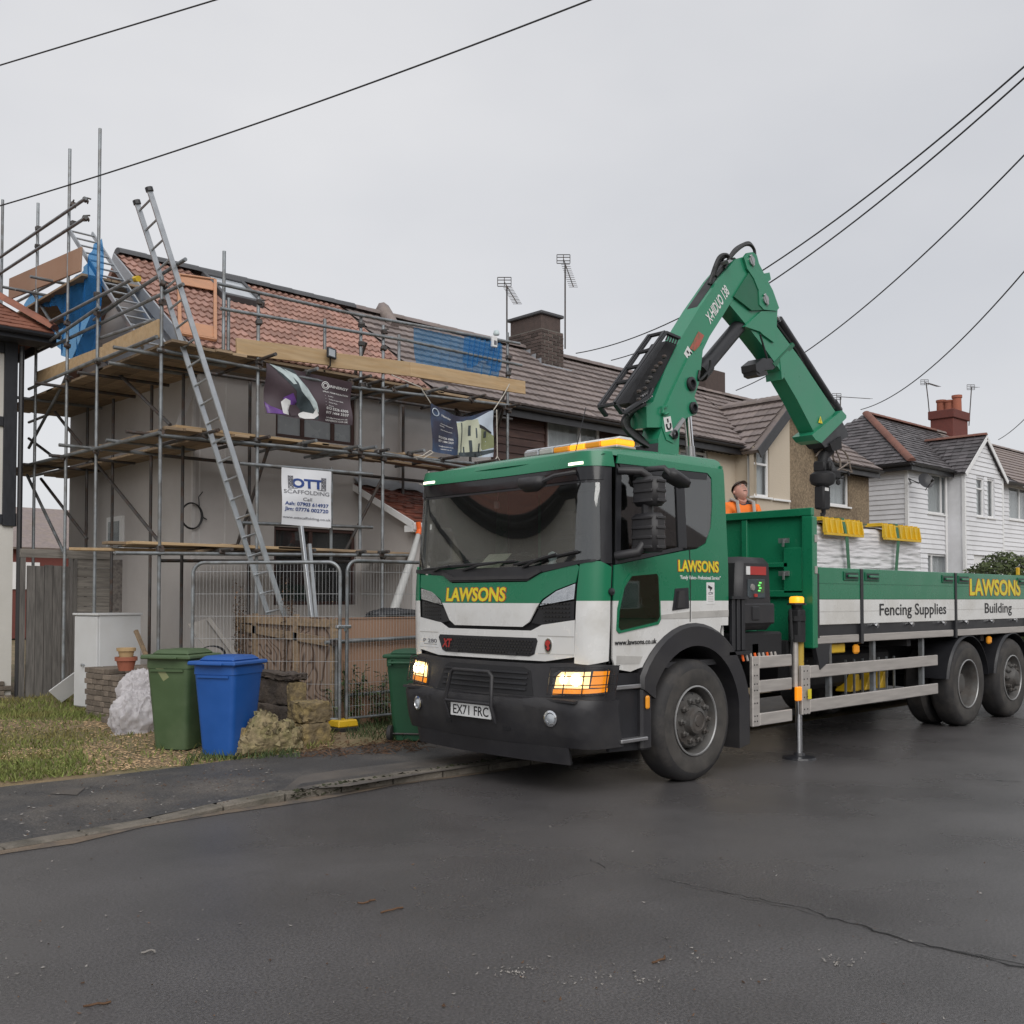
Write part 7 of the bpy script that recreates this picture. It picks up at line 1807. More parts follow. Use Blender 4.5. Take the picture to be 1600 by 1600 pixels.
# ---- front panels
gp = [(1.0, 1.83), (.64, 1.815), (.50, 1.745), (-.47, 1.745), (-.62, 1.815), (-1.0, 1.885), (-1.03, 1.86), (-1.0, 1.735), (-.80, 1.675), (-.66, 1.60), (-.60, 1.53), (-.52, 1.41), (-.44, 1.365), (.44, 1.365), (.52, 1.41), (.60, 1.53), (.66, 1.60), (.80, 1.665), (1.0, 1.71)]
cabpanel('bonnet_panel', gp, 'livery', tk, 0.012)
for s in (-1, 1):
  q = lambda pts: [(s * a, b) for a, b in pts]
  mk = cabpanel('marker_lamp', q([(.995, 1.725 if s < 0 else 1.70), (.80, 1.665), (.67, 1.59), (.63, 1.545), (.985, 1.60)]), 'reflector', tk, 0.006)
  cabpanel('lens', q([(.985, 1.715 if s < 0 else 1.69), (.80, 1.655), (.68, 1.585), (.65, 1.553), (.975, 1.607)]), 'lens', mk, 0.014, .003)
  cabpanel('air_slot', q([(.985, 1.585), (.62, 1.53), (.53, 1.40), (.64, 1.385), (.98, 1.435)]), 'trim_black', tk, -0.004)
  mb = MB()
  for z in (1.42, 1.455, 1.49, 1.525, 1.56):
    for a0 in [k * .035 + (.0175 if int(z * 100) % 7 else 0) for k in range(17, 28)]:
      lo_ = .60 if z > 1.5 else .66
      if lo_ < a0 < .96: p = skin(s * a0, z, .003); mb.obox(p, (.008, .024, .010))
  mb.build('slot_mesh', M['gloss_black'], tk, kind='stuff')
  # white lower front, corner panels, flank
  corner = [(1.035, 1.885 if s < 0 else 1.84), (1.02, 1.70), (1.01, 1.45), (1.0, 1.08), (1.12, 1.07), (1.29, 1.10), (1.30, 1.40), (1.30, 1.86), (1.20, 1.905), (1.10, 1.91)]
  cabpanel('corner_panel', q(corner), 'side_livery', tk, 0.010, st=.04)
  door = [(sx(-1.08), 1.875), (sx(-1.08), 1.12), (sx(-1.04), 1.03), (sx(-.85), 1.0), (sx(-.76), 1.02)] + [(sx(x), z) for x, z in arc(0, .53, .84, 143, 62, 12)] + [(sx(.42), 1.36), (sx(.53), 1.36), (sx(.53), 2.80), (sx(-1.02), 2.80), (sx(-1.04), 2.72), (sx(.27), 2.745), (sx(.335), 2.70), (sx(.325), 2.45), (sx(.29), 2.25), (sx(.20), 2.10), (sx(.06), 2.045), (sx(-.14), 2.02), (sx(-.6), 1.95)]
  cabpanel('side_panel', q(door), 'side_livery', tk, 0.0, .015)
  # windows and their dark surrounds
  cabpanel('window_surround', q([(sx(-1.04), 2.715), (sx(-1.06), 1.885), (sx(-1.0), 1.90), (sx(-.97), 2.66)]), 'trim_black', tk, -.002, .012, st=.05)
  cabpanel('window_surround', q([(sx(-1.0), 2.715), (sx(-.97), 2.655), (sx(-.17), 2.665), (sx(.26), 2.68), (sx(.27), 2.74)]), 'trim_black', tk, -.002, .012)
  cabpanel('window_surround', q([(sx(-1.05), 1.885), (sx(-.14), 2.03), (sx(-.14), 2.06), (sx(-1.0), 1.93)]), 'trim_black', tk, -.003, .012)
  cabpanel('window_surround', q([(sx(-.20), 2.05), (sx(-.08), 2.05), (sx(-.08), 2.67), (sx(-.20), 2.67)]), 'trim_black', tk, -.001, .012)
  cabpanel('door_window', q([(sx(-.985), 2.66), (sx(-1.0), 1.92), (sx(-.19), 2.045), (sx(-.19), 2.665)]), 'sideglass', tk, -.012, .004)
  cabpanel('quarter_window', q([(sx(-.085), 2.675), (sx(-.085), 2.04), (sx(.06), 2.05), (sx(.20), 2.105), (sx(.29), 2.25), (sx(.325), 2.45), (sx(.33), 2.69), (sx(.27), 2.735)]), 'sideglass', tk, -.004, .004)
  MB().box(TX - .08, TX + .35, TY + s * 1.10 - .01, TY + s * 1.10 + .01, 2.0, 2.75).build('quarter_backing', M['interior'], tk)
  # low glazed panel in the door, with its green rim
  kw = [(-1.01, 1.50), (-.95, 1.70), (-.86, 1.79), (-.53, 1.815), (-.51, 1.79), (-.49, 1.45), (-.52, 1.41), (-.99, 1.345), (-1.02, 1.37)]
  big = [(sx(x + (-.02 if x < -.7 else .02)), z + (-.025 if z < 1.5 else .022)) for x, z in kw]
  cabpanel('window_rim', q(big), 'green', tk, .008, .01); cabpanel('door_glass', q([(sx(x), z) for x, z in kw]), 'sideglass', tk, .0125, .003)
  # handle recess, seams, grey stripes
  cabpanel('handle_recess', q([(sx(-.31), 1.50), (sx(-.27), 1.69), (sx(-.08), 1.70), (sx(-.07), 1.52)]), 'trim_black', tk, .005, .006)
  cabpanel('door_handle', q([(sx(-.26), 1.52), (sx(-.23), 1.67), (sx(-.16), 1.675), (sx(-.15), 1.53)]), 'bumper', tk, .022, .02)
  cabpanel('door_seam', q([(sx(-.055), 1.40), (sx(-.045), 1.40), (sx(-.045), 2.04), (sx(-.055), 2.04)]), 'chassis', tk, .003, .005)
  cabpanel('door_seam', q([(1.300, 1.08), (1.312, 1.08), (1.312, 1.88), (1.300, 1.88)]), 'chassis', tk, .004, .01)
  cabpanel('stripe', q([(sx(-.46), 1.465), (sx(-.06), 1.49), (sx(-.06), 1.43), (sx(-.46), 1.43)]), 'stripe_grey', tk, .003, .004); cabpanel('stripe', q([(sx(-.03), 1.49), (sx(.53), 1.50), (sx(.53), 1.44), (sx(-.03), 1.43)]), 'stripe_grey', tk, .003, .004)
  cabpanel('stripe', q([(sx(-1.03), 1.14), (sx(-.70), 1.12), (sx(-.74), 1.06), (sx(-1.03), 1.07)]), 'stripe_grey', tk, .003, .004)
  p = skin(s * 1.30, 1.66, .01); MB().lathe([(.03, 0), (.03, .02), (.0, .03)], p, (0, s, 0), 10).build('side_repeater', M['trim_black'], tk)
  # bumper end, step, wheel arch
  cabpanel('step_panel', q([(sx(-1.1), 1.0), (sx(-1.1), .36), (sx(-.60), .34), (sx(-.66), .98)]), 'trim_black', tk, -.02, .03)
  MB().box(TX - 1.02, TX - .68, TY + s * 1.19 - .05, TY + s * 1.19 + .05, .425, .455, 0, .006).build('step_tread', M['steel'], tk); MB().box(TX - 1.05, TX - .64, TY + s * 1.20 - .012, TY + s * 1.20 + .012, .86, .895, 0, .006).build('step_rail', M['steel'], tk)
# wheel arches of the front axle
def arch(s, cx, cz, r0, r1, a0, a1, y0, y1, name, m, n=18, skirt0=0, skirt1=0):
  mb = MB(); P = [(r0, y0), (r1 - .03, y0), (r1, y0 + s * -.03), (r1, y1), (r0, y1)]; vs = []
  angs = [a0 + (a1 - a0) * k / n for k in range(n + 1)]
  pts = [(math.cos(R(a)), math.sin(R(a)), 0) for a in angs]
  rows = []
  if skirt0: rows.append((pts[0], -skirt0))
  rows += [(p, 0) for p in pts]
  if skirt1: rows.append((pts[-1], -skirt1))
  for (cxx, sz_, _), dz in rows:
    for r, y in P: vs.append((TX + cx + r * cxx, TY + y, cz + r * sz_ + dz))
  N = len(P); fs = [(i * N + k, i * N + (k + 1) % N, (i + 1) * N + (k + 1) % N, (i + 1) * N + k) for i in range(len(rows) - 1) for k in range(N)] + [tuple(range(N)), tuple(reversed(range((len(rows) - 1) * N, len(rows) * N)))]
  mb.add(vs, fs); return mb.build(name, M[m], tk, smooth=35)
for s in (-1, 1):
  arch(s, 0, .53, .66, .86, 150, 10, s * 1.235, s * .82, 'wheel_arch', 'bumper', skirt0=.10, skirt1=.42)
  MB().box(TX - .74, TX - .60, TY + s * 1.10 - .12, TY + s * 1.10 + .12, .34, .86, 0, .02).build('arch_foot', M['bumper'], tk)
  MB().obox((TX - .685, TY + s * 1.235, .74), (.05, .025, .11), None, 0, .012).build('side_marker', M['amber'], tk)
# lower white front with the grille
lw = [(-1.0, 1.43), (-.66, 1.385), (-.54, 1.335), (.54, 1.335), (.66, 1.385), (1.0, 1.43), (1.0, 1.13), (.70, 1.085), (-.70, 1.085), (-1.0, 1.13)]
cabpanel('grille_surround', lw, 'truck_white', tk, 0.014)
cabpanel('grille', [(-.60, 1.275), (.66, 1.275), (.68, 1.25), (.63, 1.14), (.58, 1.12), (-.53, 1.12), (-.58, 1.14), (-.615, 1.25)], 'trim_black', tk, 0.020)
mb = MB()
for r, z in enumerate((1.145, 1.17, 1.195, 1.22, 1.245)):
  for k in range(-15, 18):
    t = k * .037 + (.0185 if r % 2 else 0)
    if -.56 < t < .60: p = skin(t, z, .022); mb.obox(p, (.008, .026, .011))
mb.build('grille_mesh', M['gloss_black'], tk, kind='stuff')
for z0, z1, a0, a1 in ((1.29, 1.298, -1.0, -.62), (1.29, 1.298, .69, 1.0), (1.145, 1.15, -1.0, -.62), (1.15, 1.155, .69, 1.0)): cabpanel('panel_seam', [(a0, z0), (a1, z0), (a1, z1), (a0, z1)], 'stripe_grey', tk, .0155, .003)
for t in (.43, -.33): cabpanel('grille_hinge', [(t - .05, 1.125), (t + .05, 1.125), (t + .05, 1.145), (t - .05, 1.145)], 'bumper', tk, .030, .01)
onf = lambda t0, z0, off: (lambda p: skin(t0 - p[0], z0 + p[1], off + p[2]))        # reading direction runs from +y to -y
def front_text(body, h, t0, z0, width, m, off, bold=0.0, shear=0.0):
  mb = text_mb(body, h, bold, shear=shear); w = max(p[0] for p in mb.v) - min(p[0] for p in mb.v); mb.v = [tuple(onf(t0, z0, off)((p[0] * width / w, p[1], p[2]))) for p in mb.v]; return mb.build('lettering', M[m], tk)
front_text('LAWSONS', .112, .17, 1.585, .82, 'print_red', .0130, .085); front_text('LAWSONS', .112, .17, 1.585, .80, 'print_yellow', .0148, .045)
front_text('P 280', .036, .83, 1.195, .22, 'print_grey', .016); front_text('XT', .072, .55, 1.165, .15, 'print_red', .027, .05, .35)
cabpanel('badge_rule', [(.72, 1.178), (.93, 1.178), (.93, 1.182), (.72, 1.182)], 'print_grey', tk, .0155, .002)
bdg = cabpanel('badge', [(-.735 + .042 * math.cos(a_), 1.222 + (.055 if math.sin(a_) > 0 else .07) * math.sin(a_)) for a_ in [2 * math.pi * i / 14 for i in range(14)]], 'chrome', tk, .022, .01)
cabpanel('badge_face', [(-.735 + .033 * math.cos(a_), 1.222 + (.045 if math.sin(a_) > 0 else .058) * math.sin(a_)) for a_ in [2 * math.pi * i / 14 for i in range(14)]], 'print_black', bdg, .025, .004)
cabpanel('crest', [(-.755, 1.255), (-.735, 1.262), (-.712, 1.252), (-.708, 1.225), (-.73, 1.205), (-.72, 1.19), (-.74, 1.175), (-.755, 1.195), (-.745, 1.215), (-.76, 1.235)], 'print_red', bdg, .028, .003)
# ---- windscreen, cowl, wipers
ws = [(-1.215, 1.92), (-1.0, 1.89), (-.6, 1.85), (.6, 1.84), (1.0, 1.86), (1.215, 1.88), (1.205, 2.57), (-1.205, 2.57)]
cabpanel('windscreen', ws, 'windscreen', tk, -.006, .006, .06, .2)
cabpanel('windscreen_band', [(-1.22, 2.55), (1.22, 2.55), (1.22, 2.57), (-1.22, 2.57)], 'trim_black', tk, -.004, .004)
cabpanel('cowl', [(-1.16, 1.905), (-.64, 1.825), (-.49, 1.755), (.52, 1.755), (.66, 1.825), (1.16, 1.85), (1.16, 1.885), (.6, 1.87), (-.6, 1.88), (-1.16, 1.925)], 'trim_black', tk, .018, .03)
cabpanel('cowl_lip', [(-.64, 1.83), (-.5, 1.77), (.52, 1.77), (.66, 1.83), (.62, 1.845), (.48, 1.80), (-.46, 1.80), (-.6, 1.848)], 'bumper', tk, .030, .014)
for s in (-1, 1):
  cabpanel('corner_pillar', [(s * 1.205, 1.89), (s * 1.312, 1.89), (s * 1.312, 2.69), (s * 1.20, 2.69)], 'trim_black', tk, .0, .02, .04)
for (a0, z0, a1, z1, a2, z2, a3, z3) in ((.35, 1.86, -.10, 1.915, .62, 1.90, -.30, 1.925), (-.42, 1.87, -.80, 1.97, -.30, 1.895, -1.02, 1.985), (.78, 1.86, .55, 1.90, .95, 1.88, .20, 1.91)):
  mb = MB(); mb.path([skin(a0, z0, .03), skin((a0 + a1) / 2, (z0 + z1) / 2 + .01, .05), skin(a1, z1, .04)], .012, 5); mb.path([skin(a2 + (a3 - a2) * k / 6, z2 + (z3 - z2) * k / 6, .018) for k in range(7)], .011, 5); mb.build('wiper', M['trim_black'], tk)
# ---- roof
def roof_fn(s, t):
  y = (s - .5) * 2; xs_ = t
  px = -1.21 + 1.75 * (xs_ ** 1.4); e = abs(y)
  zc = lerp_tab([(-1.22, 2.735), (-1.205, 2.79), (-1.16, 2.835), (-1.05, 2.868), (-.7, 2.90), (.0, 2.925), (.54, 2.93)], px)
  w = 1.165 - .012 * (zc - 2.74) * 6
  yy = w * (1 - (1 - e) ** 1.0) * (1 if y > 0 else -1); edge = max(0, (e - .86) / .14)
  z = zc - .02 * e * e - (zc - .03 - 2.775) * (1 - math.sqrt(max(0, 1 - edge * edge)))
  return V((TX + px + .06 * e * e * max(0, 1 - xs_ * 3), TY + yy, z))
MB().sheet(roof_fn, 48, 30).build('roof', M['green'], tk, smooth=50)
cabpanel('roof_front', [(-1.34, 2.685), (1.34, 2.685), (1.30, 2.81), (-1.30, 2.81)], 'green', tk, .012, .03, .04)
cabpanel('visor', [(-1.23, 2.572), (1.23, 2.572), (1.24, 2.684), (-1.24, 2.684)], 'gloss_black', tk, .004, .015, .04)
MB().box(TX - 1.0, TX + .5, TY - 1.1, TY + 1.1, 2.72, 2.735).build('headlining', M['interior'], tk)
for s in (-1, 1): cabpanel('roof_marker', [(s * .98 - .08, 2.70), (s * .98 + .08, 2.70), (s * .98 + .08, 2.722), (s * .98 - .08, 2.722)], 'marker_on', tk, .022, .02)
# roof light bar
lbx, lz = TX - .15, 2.985
lb_ = MB().box(lbx - .14, lbx + .14, TY - .57, TY + .67, lz, lz + .03, 0, .01).build('light_bar', M['alu_dull'], tk)
for k, (y0, y1, m_) in enumerate(((-.56, -.36, 'beacon_on'), (-.35, -.16, 'amber'), (-.15, .04, 'beacon_on'), (.05, .25, 'amber'), (.26, .45, 'stripe_grey'), (.46, .66, 'reflector'))):
  bb = MB().box(lbx - .13, lbx + .13, TY + y0, TY + y1, lz + .036, lz + .085, 0, .008).build('beacon', M[m_], lb_); MB().hull8([(lbx + x * k_, TY + y, z) for z, k_ in ((lz + .0855, 1.0), (lz + .115, .6)) for y in (y0, y1) for x in (-.13, .13)], 0, .01).build('beacon_cover', M['truck_white' if k < 3 else 'reflector'], bb)
MB().tube((TX - .62, TY - .35, 2.9), (TX - .5, TY - .38, 3.35), .004, 4).build('aerial', M['trim_black'], tk)
for y in (-.42, .52): MB().box(lbx - .05, lbx + .05, TY + y - .035, TY + y + .035, 2.87, 2.985).build('light_bar_foot', M['trim_black'], tk)
# ---- bumper
XB1 = [(.78, -1.455), (1.06, -1.40)]; XB2 = [(.40, -1.46), (.50, -1.50), (.74, -1.535), (.80, -1.50)]; XB3 = [(.25, -1.42), (.44, -1.46)]
HB_ = [(.2, 1.2), (1.2, 1.2)]
b1f = lambda t, z, o: skin(t, z, o, XB1, HB_, .22, .09, .98); b2f = lambda t, z, o: skin(t, z, o, XB2, HB_, .24, .09, .98); b3f = lambda t, z, o: skin(t, z, o, XB3, HB_, .24, .07, .86)
cabpanel('bumper_upper', [(-1.42, .78), (1.42, .78), (1.42, 1.05), (1.0, 1.085), (.6, 1.062), (-.6, 1.062), (-1.0, 1.085), (-1.42, 1.06)], 'bumper', tk, 0, .03, .05, .1, fn=b1f)
cabpanel('bumper_lower', [(-1.52, .40), (1.52, .40), (1.52, .78), (1.1, .795), (.7, .795), (.55, .775), (-.55, .775), (-.7, .795), (-1.1, .795), (-1.52, .78)], 'bumper', tk, 0, .04, .05, .06, fn=b2f)
MB().box(TX - 1.45, TX - 1.1, TY - 1.1, TY + 1.1, .77, .79).build('bumper_shelf', M['bumper'], tk)
cabpanel('under_bar', [(-.98, .26), (1.12, .26), (1.12, .40), (-.98, .40)], 'bumper', tk, 0, .06, .06, .1, fn=b3f)
cabpanel('intake', [(-.62, .80), (.62, .80), (.55, 1.0), (.48, 1.03), (-.48, 1.03), (-.56, 1.0)], 'chassis', tk, .004, .006, fn=b1f)
for k, z in enumerate((.84, .885, .93, .975)): cabpanel('intake_slat', [(-.54, z), (.54, z), (.54, z + .014), (-.54, z + .014)], 'trim_black', tk, .016, .012, fn=b1f)
for s in (-1, 1):
  q = lambda pts: [(s * a, b) for a, b in pts]
  hl = cabpanel('headlight', q([(.80, .80), (1.30, .835), (1.335, .86), (1.34, 1.03), (1.30, 1.045), (.86, 1.03), (.82, 1.0), (.79, .85)]), 'trim_black', tk, .006, .008, .04, .06, fn=b1f)
  cabpanel('reflector', q([(.83, .875), (1.14, .885), (1.14, 1.015), (.88, 1.005), (.84, .97)]), 'lamp_warm', hl, .010, .004, .04, .06, fn=b1f)
  cabpanel('reflector', q([(.82, .82), (1.30, .855), (1.30, .885), (.82, .865)]), 'lamp_amber', hl, .010, .004, .04, .06, fn=b1f)
  cabpanel('indicator', q([(1.15, .89), (1.29, .89), (1.30, 1.02), (1.16, 1.02)]), 'lamp_amber', hl, .010, .004, .04, .06, fn=b1f)
  for t, r in ((1.03, .052), (.91, .038)): p = b1f(s * t, .945, .012); p2 = b1f(s * t, .945, .03); MB().lathe([(r, 0), (r * .8, .012), (0.0, .02)], p, p2 - p, 14).build('bulb', M['lamp_core'], hl, smooth=60)
  cabpanel('lens', q([(.81, .81), (1.30, .845), (1.33, .87), (1.33, 1.025), (.87, 1.02), (.82, .99)]), 'lens', hl, .040, .003, .04, .06, fn=b1f)
  mb = MB()
  for z in (.83, .90, .97, 1.04): mb.path([b1f(s * (.80 + .05 * k), z + .02 * k / 10, .062) for k in range(12)], .005, 4)
  for a_ in (.80, .95, 1.10, 1.25, 1.34): mb.path([b1f(s * a_, .82 + .075 * k, .062) for k in range(4)], .005, 4)
  mb.build('lamp_guard', M['trim_black'], hl)
  p = b2f(s * .86, .635, .0); p2 = b2f(s * .86, .635, .03); fg = MB().lathe([(.062, 0), (.066, .012), (.05, .016), (.045, .004), (.0, .002)], p, p2 - p, 16).build('fog_lamp', M['chrome'], tk, smooth=40); MB().lathe([(.043, 0), (.03, .012), (0, .016)], p + (p2 - p) * .2, p2 - p, 12).build('lens', M['skyglass'], fg, smooth=50)
  cabpanel('tow_cover', q([(.34, .50), (.42, .50), (.42, .53), (.34, .53)]), 'trim_black', tk, .003, .003, fn=b2f)
# number plate and its hoop guard
npx = TX - 1.565; npm = MB().box(npx, npx + .01, TY - .262, TY + .262, .585, .70).build('number_plate', M['plate_white'], tk)
lettering('EX71 FRC', .078, (npx - .0005, TY, .603), (0, -1, 0), (0, 0, 1), M['print_black'], npm, .012, width=.46)
mb = MB(); mb.path([(TX - 1.55, TY + .30, .56), (TX - 1.60, TY + .30, .70), (TX - 1.57, TY + .26, .95), (TX - 1.57, TY + .22, .985), (TX - 1.57, TY - .24, .985), (TX - 1.57, TY - .28, .95), (TX - 1.60, TY - .30, .70), (TX - 1.55, TY - .30, .56)], .017, 8); mb.tube((TX - 1.6, TY + .30, .715), (TX - 1.6, TY - .30, .715), .014, 8); mb.build('hoop_guard', M['bumper'], tk, smooth=60)
# ---- flank lettering of the cab (near side reads from front to back)
ons = lambda x0, z0, off: (lambda p: skin(-sx(x0 + p[0]), z0 + p[1], off + p[2]))
def flank_text(body, h, x0, z0, width, m, off, bold=0.0, shear=0.0):
  mb = text_mb(body, h, bold, shear=shear); w = max(p[0] for p in mb.v) - min(p[0] for p in mb.v); mb.v = [tuple(ons(x0, z0, off)((p[0] * width / w, p[1], p[2]))) for p in mb.v]; return mb.build('lettering', M[m], tk)
flank_text('LAWSONS', .092, .075, 1.845, .61, 'print_red', .0015, .085); flank_text('LAWSONS', .092, .075, 1.845, .595, 'print_yellow', .003, .045)
flank_text('"Family Values- Professional Service"', .032, .10, 1.775, .60, 'print_white', .002, .01, .2)
flank_text('www.lawsons.co.uk', .042, -.79, 1.225, .54, 'print_black', .006, .012)
ct_ = cabpanel('camera_notice', mir([(sx(.19), 1.555), (sx(.31), 1.555), (sx(.31), 1.75), (sx(.19), 1.75)]), 'print_white', tk, .003, .003)
cabpanel('camera_mark', mir([(sx(.21), 1.70), (sx(.27), 1.685), (sx(.275), 1.705), (sx(.215), 1.725)]), 'print_black', ct_, .005, .002); cabpanel('camera_mark', mir([(sx(.24), 1.67), (sx(.25), 1.67), (sx(.25), 1.69), (sx(.24), 1.69)]), 'print_black', ct_, .005, .002)
flank_text('CCTV', .022, .25, 1.64, .07, 'print_grey', .0045)
for k in range(4): cabpanel('notice_line', mir([(sx(.21), 1.625 - .014 * k), (sx(.29), 1.625 - .014 * k), (sx(.29), 1.62 - .014 * k), (sx(.21), 1.62 - .014 * k)]), 'stripe_grey', ct_, .0045, .001)
# ---- mirrors
def mirror_set(s):
  y = TY + s * 1.36
  arm = MB().path([(TX - .98, TY + s * 1.18, 2.655), (TX - .88, y - s * .02, 2.645), (TX - .80, y, 2.60)], .032, 8).path([(TX - 1.02, TY + s * 1.18, 1.95), (TX - .95, y, 1.98), (TX - .86, y, 2.08)], .04, 8).build('mirror_arm', M['bumper'], tk, smooth=60)
  def shell(x0, x1, y0, y1, z0, z1, name):
    mb = MB(); mb.hull8([(x, yy, z) for z, k in ((z0, .0), (z1, .0)) for yy in (y0, y1) for x in (x0, x1)], 0, .035)
    n = int((z1 - z0) / .075)
    for k in range(n): z = z0 + (k + .5) * (z1 - z0) / n; mb.box(x0 - .012, x0 + .01, y0 + .03, y1 - .03, z - .012, z + .012, 0, .004); mb.box(x0 + .02, x1 - .03, min(y0, y1) - .010 if s < 0 else max(y0, y1) - .005, min(y0, y1) + .005 if s < 0 else max(y0, y1) + .010, z - .012, z + .012, 0, .004)
    o = mb.build(name, M['bumper'], tk, smooth=40); MB().box(x1, x1 + .006, y0 + .03, y1 - .03, z0 + .03, z1 - .03).build('mirror_glass', M['chrome'], o); return o
  shell(TX - .92, TX - .76, y - .15, y + .12, 1.98, 2.30, 'mirror'); shell(TX - .90, TX - .74, y - .14, y + .12, 2.36, 2.60, 'mirror')
  MB().tube((TX - .83, y, 2.28), (TX - .83, y, 2.38), .05, 8).build('mirror_neck', M['bumper'], tk)
  # kerb mirror above the door
  mb = MB(); mb.path([(TX - .60, TY + s * 1.16, 2.70), (TX - .58, TY + s * 1.34, 2.70), (TX - .5, TY + s * 1.38, 2.62)], .025, 6); mb.build('mirror_arm', M['bumper'], tk, smooth=60)
  k = MB().hull8([(TX + x * kx - .42, TY + s * 1.34 + yy * kx, 2.63 + z - x * .25) for z, kx in ((-.055, 1), (.055, .72)) for yy in (-.10, .10) for x in (-.15, .15)], 0, .045).build('mirror', M['bumper'], tk, smooth=60)
for s in (-1, 1): mirror_set(s)
fm_ = MB(); p = skin(-.66, 2.545, .26); fm_.hull8([(p.x + x * k + .03, p.y + yy * k2, p.z + z) for z, k, k2 in ((-.06, .7, .7), (.06, 1, 1)) for yy in (-.17, .17) for x in (-.085, .085)], 0, .05); fm_.path([skin(-.98, 2.64, .01), skin(-.9, 2.60, .2), p + V((0, -.1, 0))], .018, 6); fm_.build('front_mirror', M['bumper'], tk, smooth=45)
# ---- wheels
def wheel(x, s, kind):
  R0 = .535; w = .315 if kind != 'twin' else .30; yo = TY + s * 1.235; ax = V((0, -s, 0))   # profile runs inwards from the outer face
  o = V((TX + x, yo, R0 - .003)); rr = .295
  tp = [(rr, .035), (rr + .012, .02), (rr + .03, .012), (.40, .0), (.455, .004), (.50, .018), (.522, .045), (R0, .07), (R0, w - .07), (.522, w - .045), (.46, w), (rr + .02, w - .02), (rr, w - .04)]
  t = MB().lathe(tp, o, ax, 48, cap=False, mats=[1, 1, 1, 1, 0, 0, 0, 0, 0, 0, 0, 0])
  par = t.build('wheel', [M['rubber'], M['rubber_dusty']], tk, smooth=35)
  if kind == 'front': prof = [(rr + .014, .016), (rr + .004, .008), (rr - .008, .02), (rr - .02, .09), (.262, .15), (.25, .15), (.245, .07), (.23, .05), (.145, .04), (.135, .05), (.125, .03), (.115, -.01), (.085, -.02), (.08, -.012), (.05, -.012), (.045, -.02), (.0, -.022)]
  elif kind == 'rear': prof = [(rr + .014, .016), (rr + .004, .008), (rr - .008, .02), (rr - .03, .06), (.24, .085), (.20, .06), (.17, .03), (.13, .0), (.11, -.02), (.09, -.05), (.05, -.06), (.0, -.06)]
  else: prof = [(rr + .014, .016), (rr + .004, .008), (rr - .01, .02), (rr - .025, .10), (rr - .04, .16), (.24, .19), (.20, .20), (.16, .185), (.13, .12), (.11, .10), (.0, .10)]
  rim = MB().lathe(prof, o, ax, 32, cap=False).build('rim', M['rim'], par, smooth=40)
  MB().lathe([(rr + .012, .018), (rr + .014, .006), (rr + .002, .002), (rr - .004, .012)], o, ax, 40, cap=False).build('rim_edge', M['rim_edge'], par, smooth=60)
  d0, rn = {'front': (.045, .182), 'rear': (.032, .168), 'twin': (.19, .165)}[kind]
  for k in range(10):
    a_ = 2 * math.pi * k / 10; c = o + V((math.cos(a_) * rn, 0, math.sin(a_) * rn)) + ax * d0
    MB().lathe([(.03, .004), (.028, -.026), (.019, -.034), (.017, -.055), (.0, -.058)], c, ax, 6).build('wheel_nut', M['rim'], par)
  mb = MB()
  if kind != 'twin':
    for k in range(10): a_ = 2 * math.pi * (k + .5) / 10; c = o + V((math.cos(a_) * .226, 0, math.sin(a_) * .226)) + ax * (d0 + (.01 if kind == 'front' else .03)); mb.lathe([(.02, 0), (.0, -.008)], c, ax, 8)
    mb.build('rim_hole', M['chassis'], par, kind='stuff')
  else:
    for k in range(8): a_ = 2 * math.pi * (k + .5) / 8; c = o + V((math.cos(a_) * .225, 0, math.sin(a_) * .225)) + ax * .19; mb.lathe([(.03, 0), (.0, -.006)], c, ax, 8)
    mb.build('rim_hole', M['chassis'], par, kind='stuff')
  return par
AX2, AX3 = 5.72, 7.16
for s in (-1, 1):
  wheel(0, s, 'front'); wheel(AX2, s, 'twin'); wheel(AX3, s, 'rear')
  inner = MB().lathe([(.3, 0), (.5, .02), (.535, .06), (.535, .24), (.5, .28), (.3, .3)], (TX + AX2, TY + s * .90, .532), (0, -s, 0), 30, cap=False).build('inner_tyre', M['rubber'], tk, smooth=40)
  for x in (AX2, AX3): arch(s, x, .535, .60, .625, 172, 8, s * 1.245, s * .85, 'mudguard', 'trim_black', 20)
for x in (0, AX2, AX3): MB().tube((TX + x, TY - 1.0, .53), (TX + x, TY + 1.0, .53), .09, 10).build('axle', M['chassis'], tk)
# ---- chassis, tanks, guards
for y in (-.42, .42): MB().box(TX - 1.2, TX + 9.2, TY + y - .04, TY + y + .04, .78, 1.05).build('chassis_rail', M['chassis'], tk)
MB().box(TX - .9, TX + .5, TY - .5, TY + .5, .5, .95, 0, .03).build('engine', M['chassis'], tk)
for x in (1.0, 2.6, 4.2, 6.3, 8.4): MB().box(TX + x, TX + x + .1, TY - 1.15, TY + 1.15, 1.05, 1.17).build('cross_member', M['chassis'], tk)
MB().box(TX + 1.9, TX + 4.6, TY + .5, TY + 1.1, .5, 1.0, 0, .05).build('tank', M['chassis'], tk)
MB().box(TX + 2.0, TX + 4.4, TY - .85, TY - .45, .62, 1.02, 0, .05).build('battery_box', M['chassis'], tk)
YN = TY - 1.235
def guard(x0, x1, zs, name, h, up=True):
  for i, z in enumerate(zs): MB().box(x0 + TX, x1 + TX, YN + .0, YN + .035, z - h / 2, z + h / 2, 0, .006).build(name, M['alu_dull'], tk)
g1 = guard(.99, 1.56, (1.0, .77, .46), 'side_guard', .115)
MB().box(TX + .87, TX + .989, YN - .002, YN + .036, .40, 1.06, 0, .006).build('side_guard_post', M['alu_dull'], tk)
guard(1.90, 4.83, (.865, .525), 'side_guard', .125)
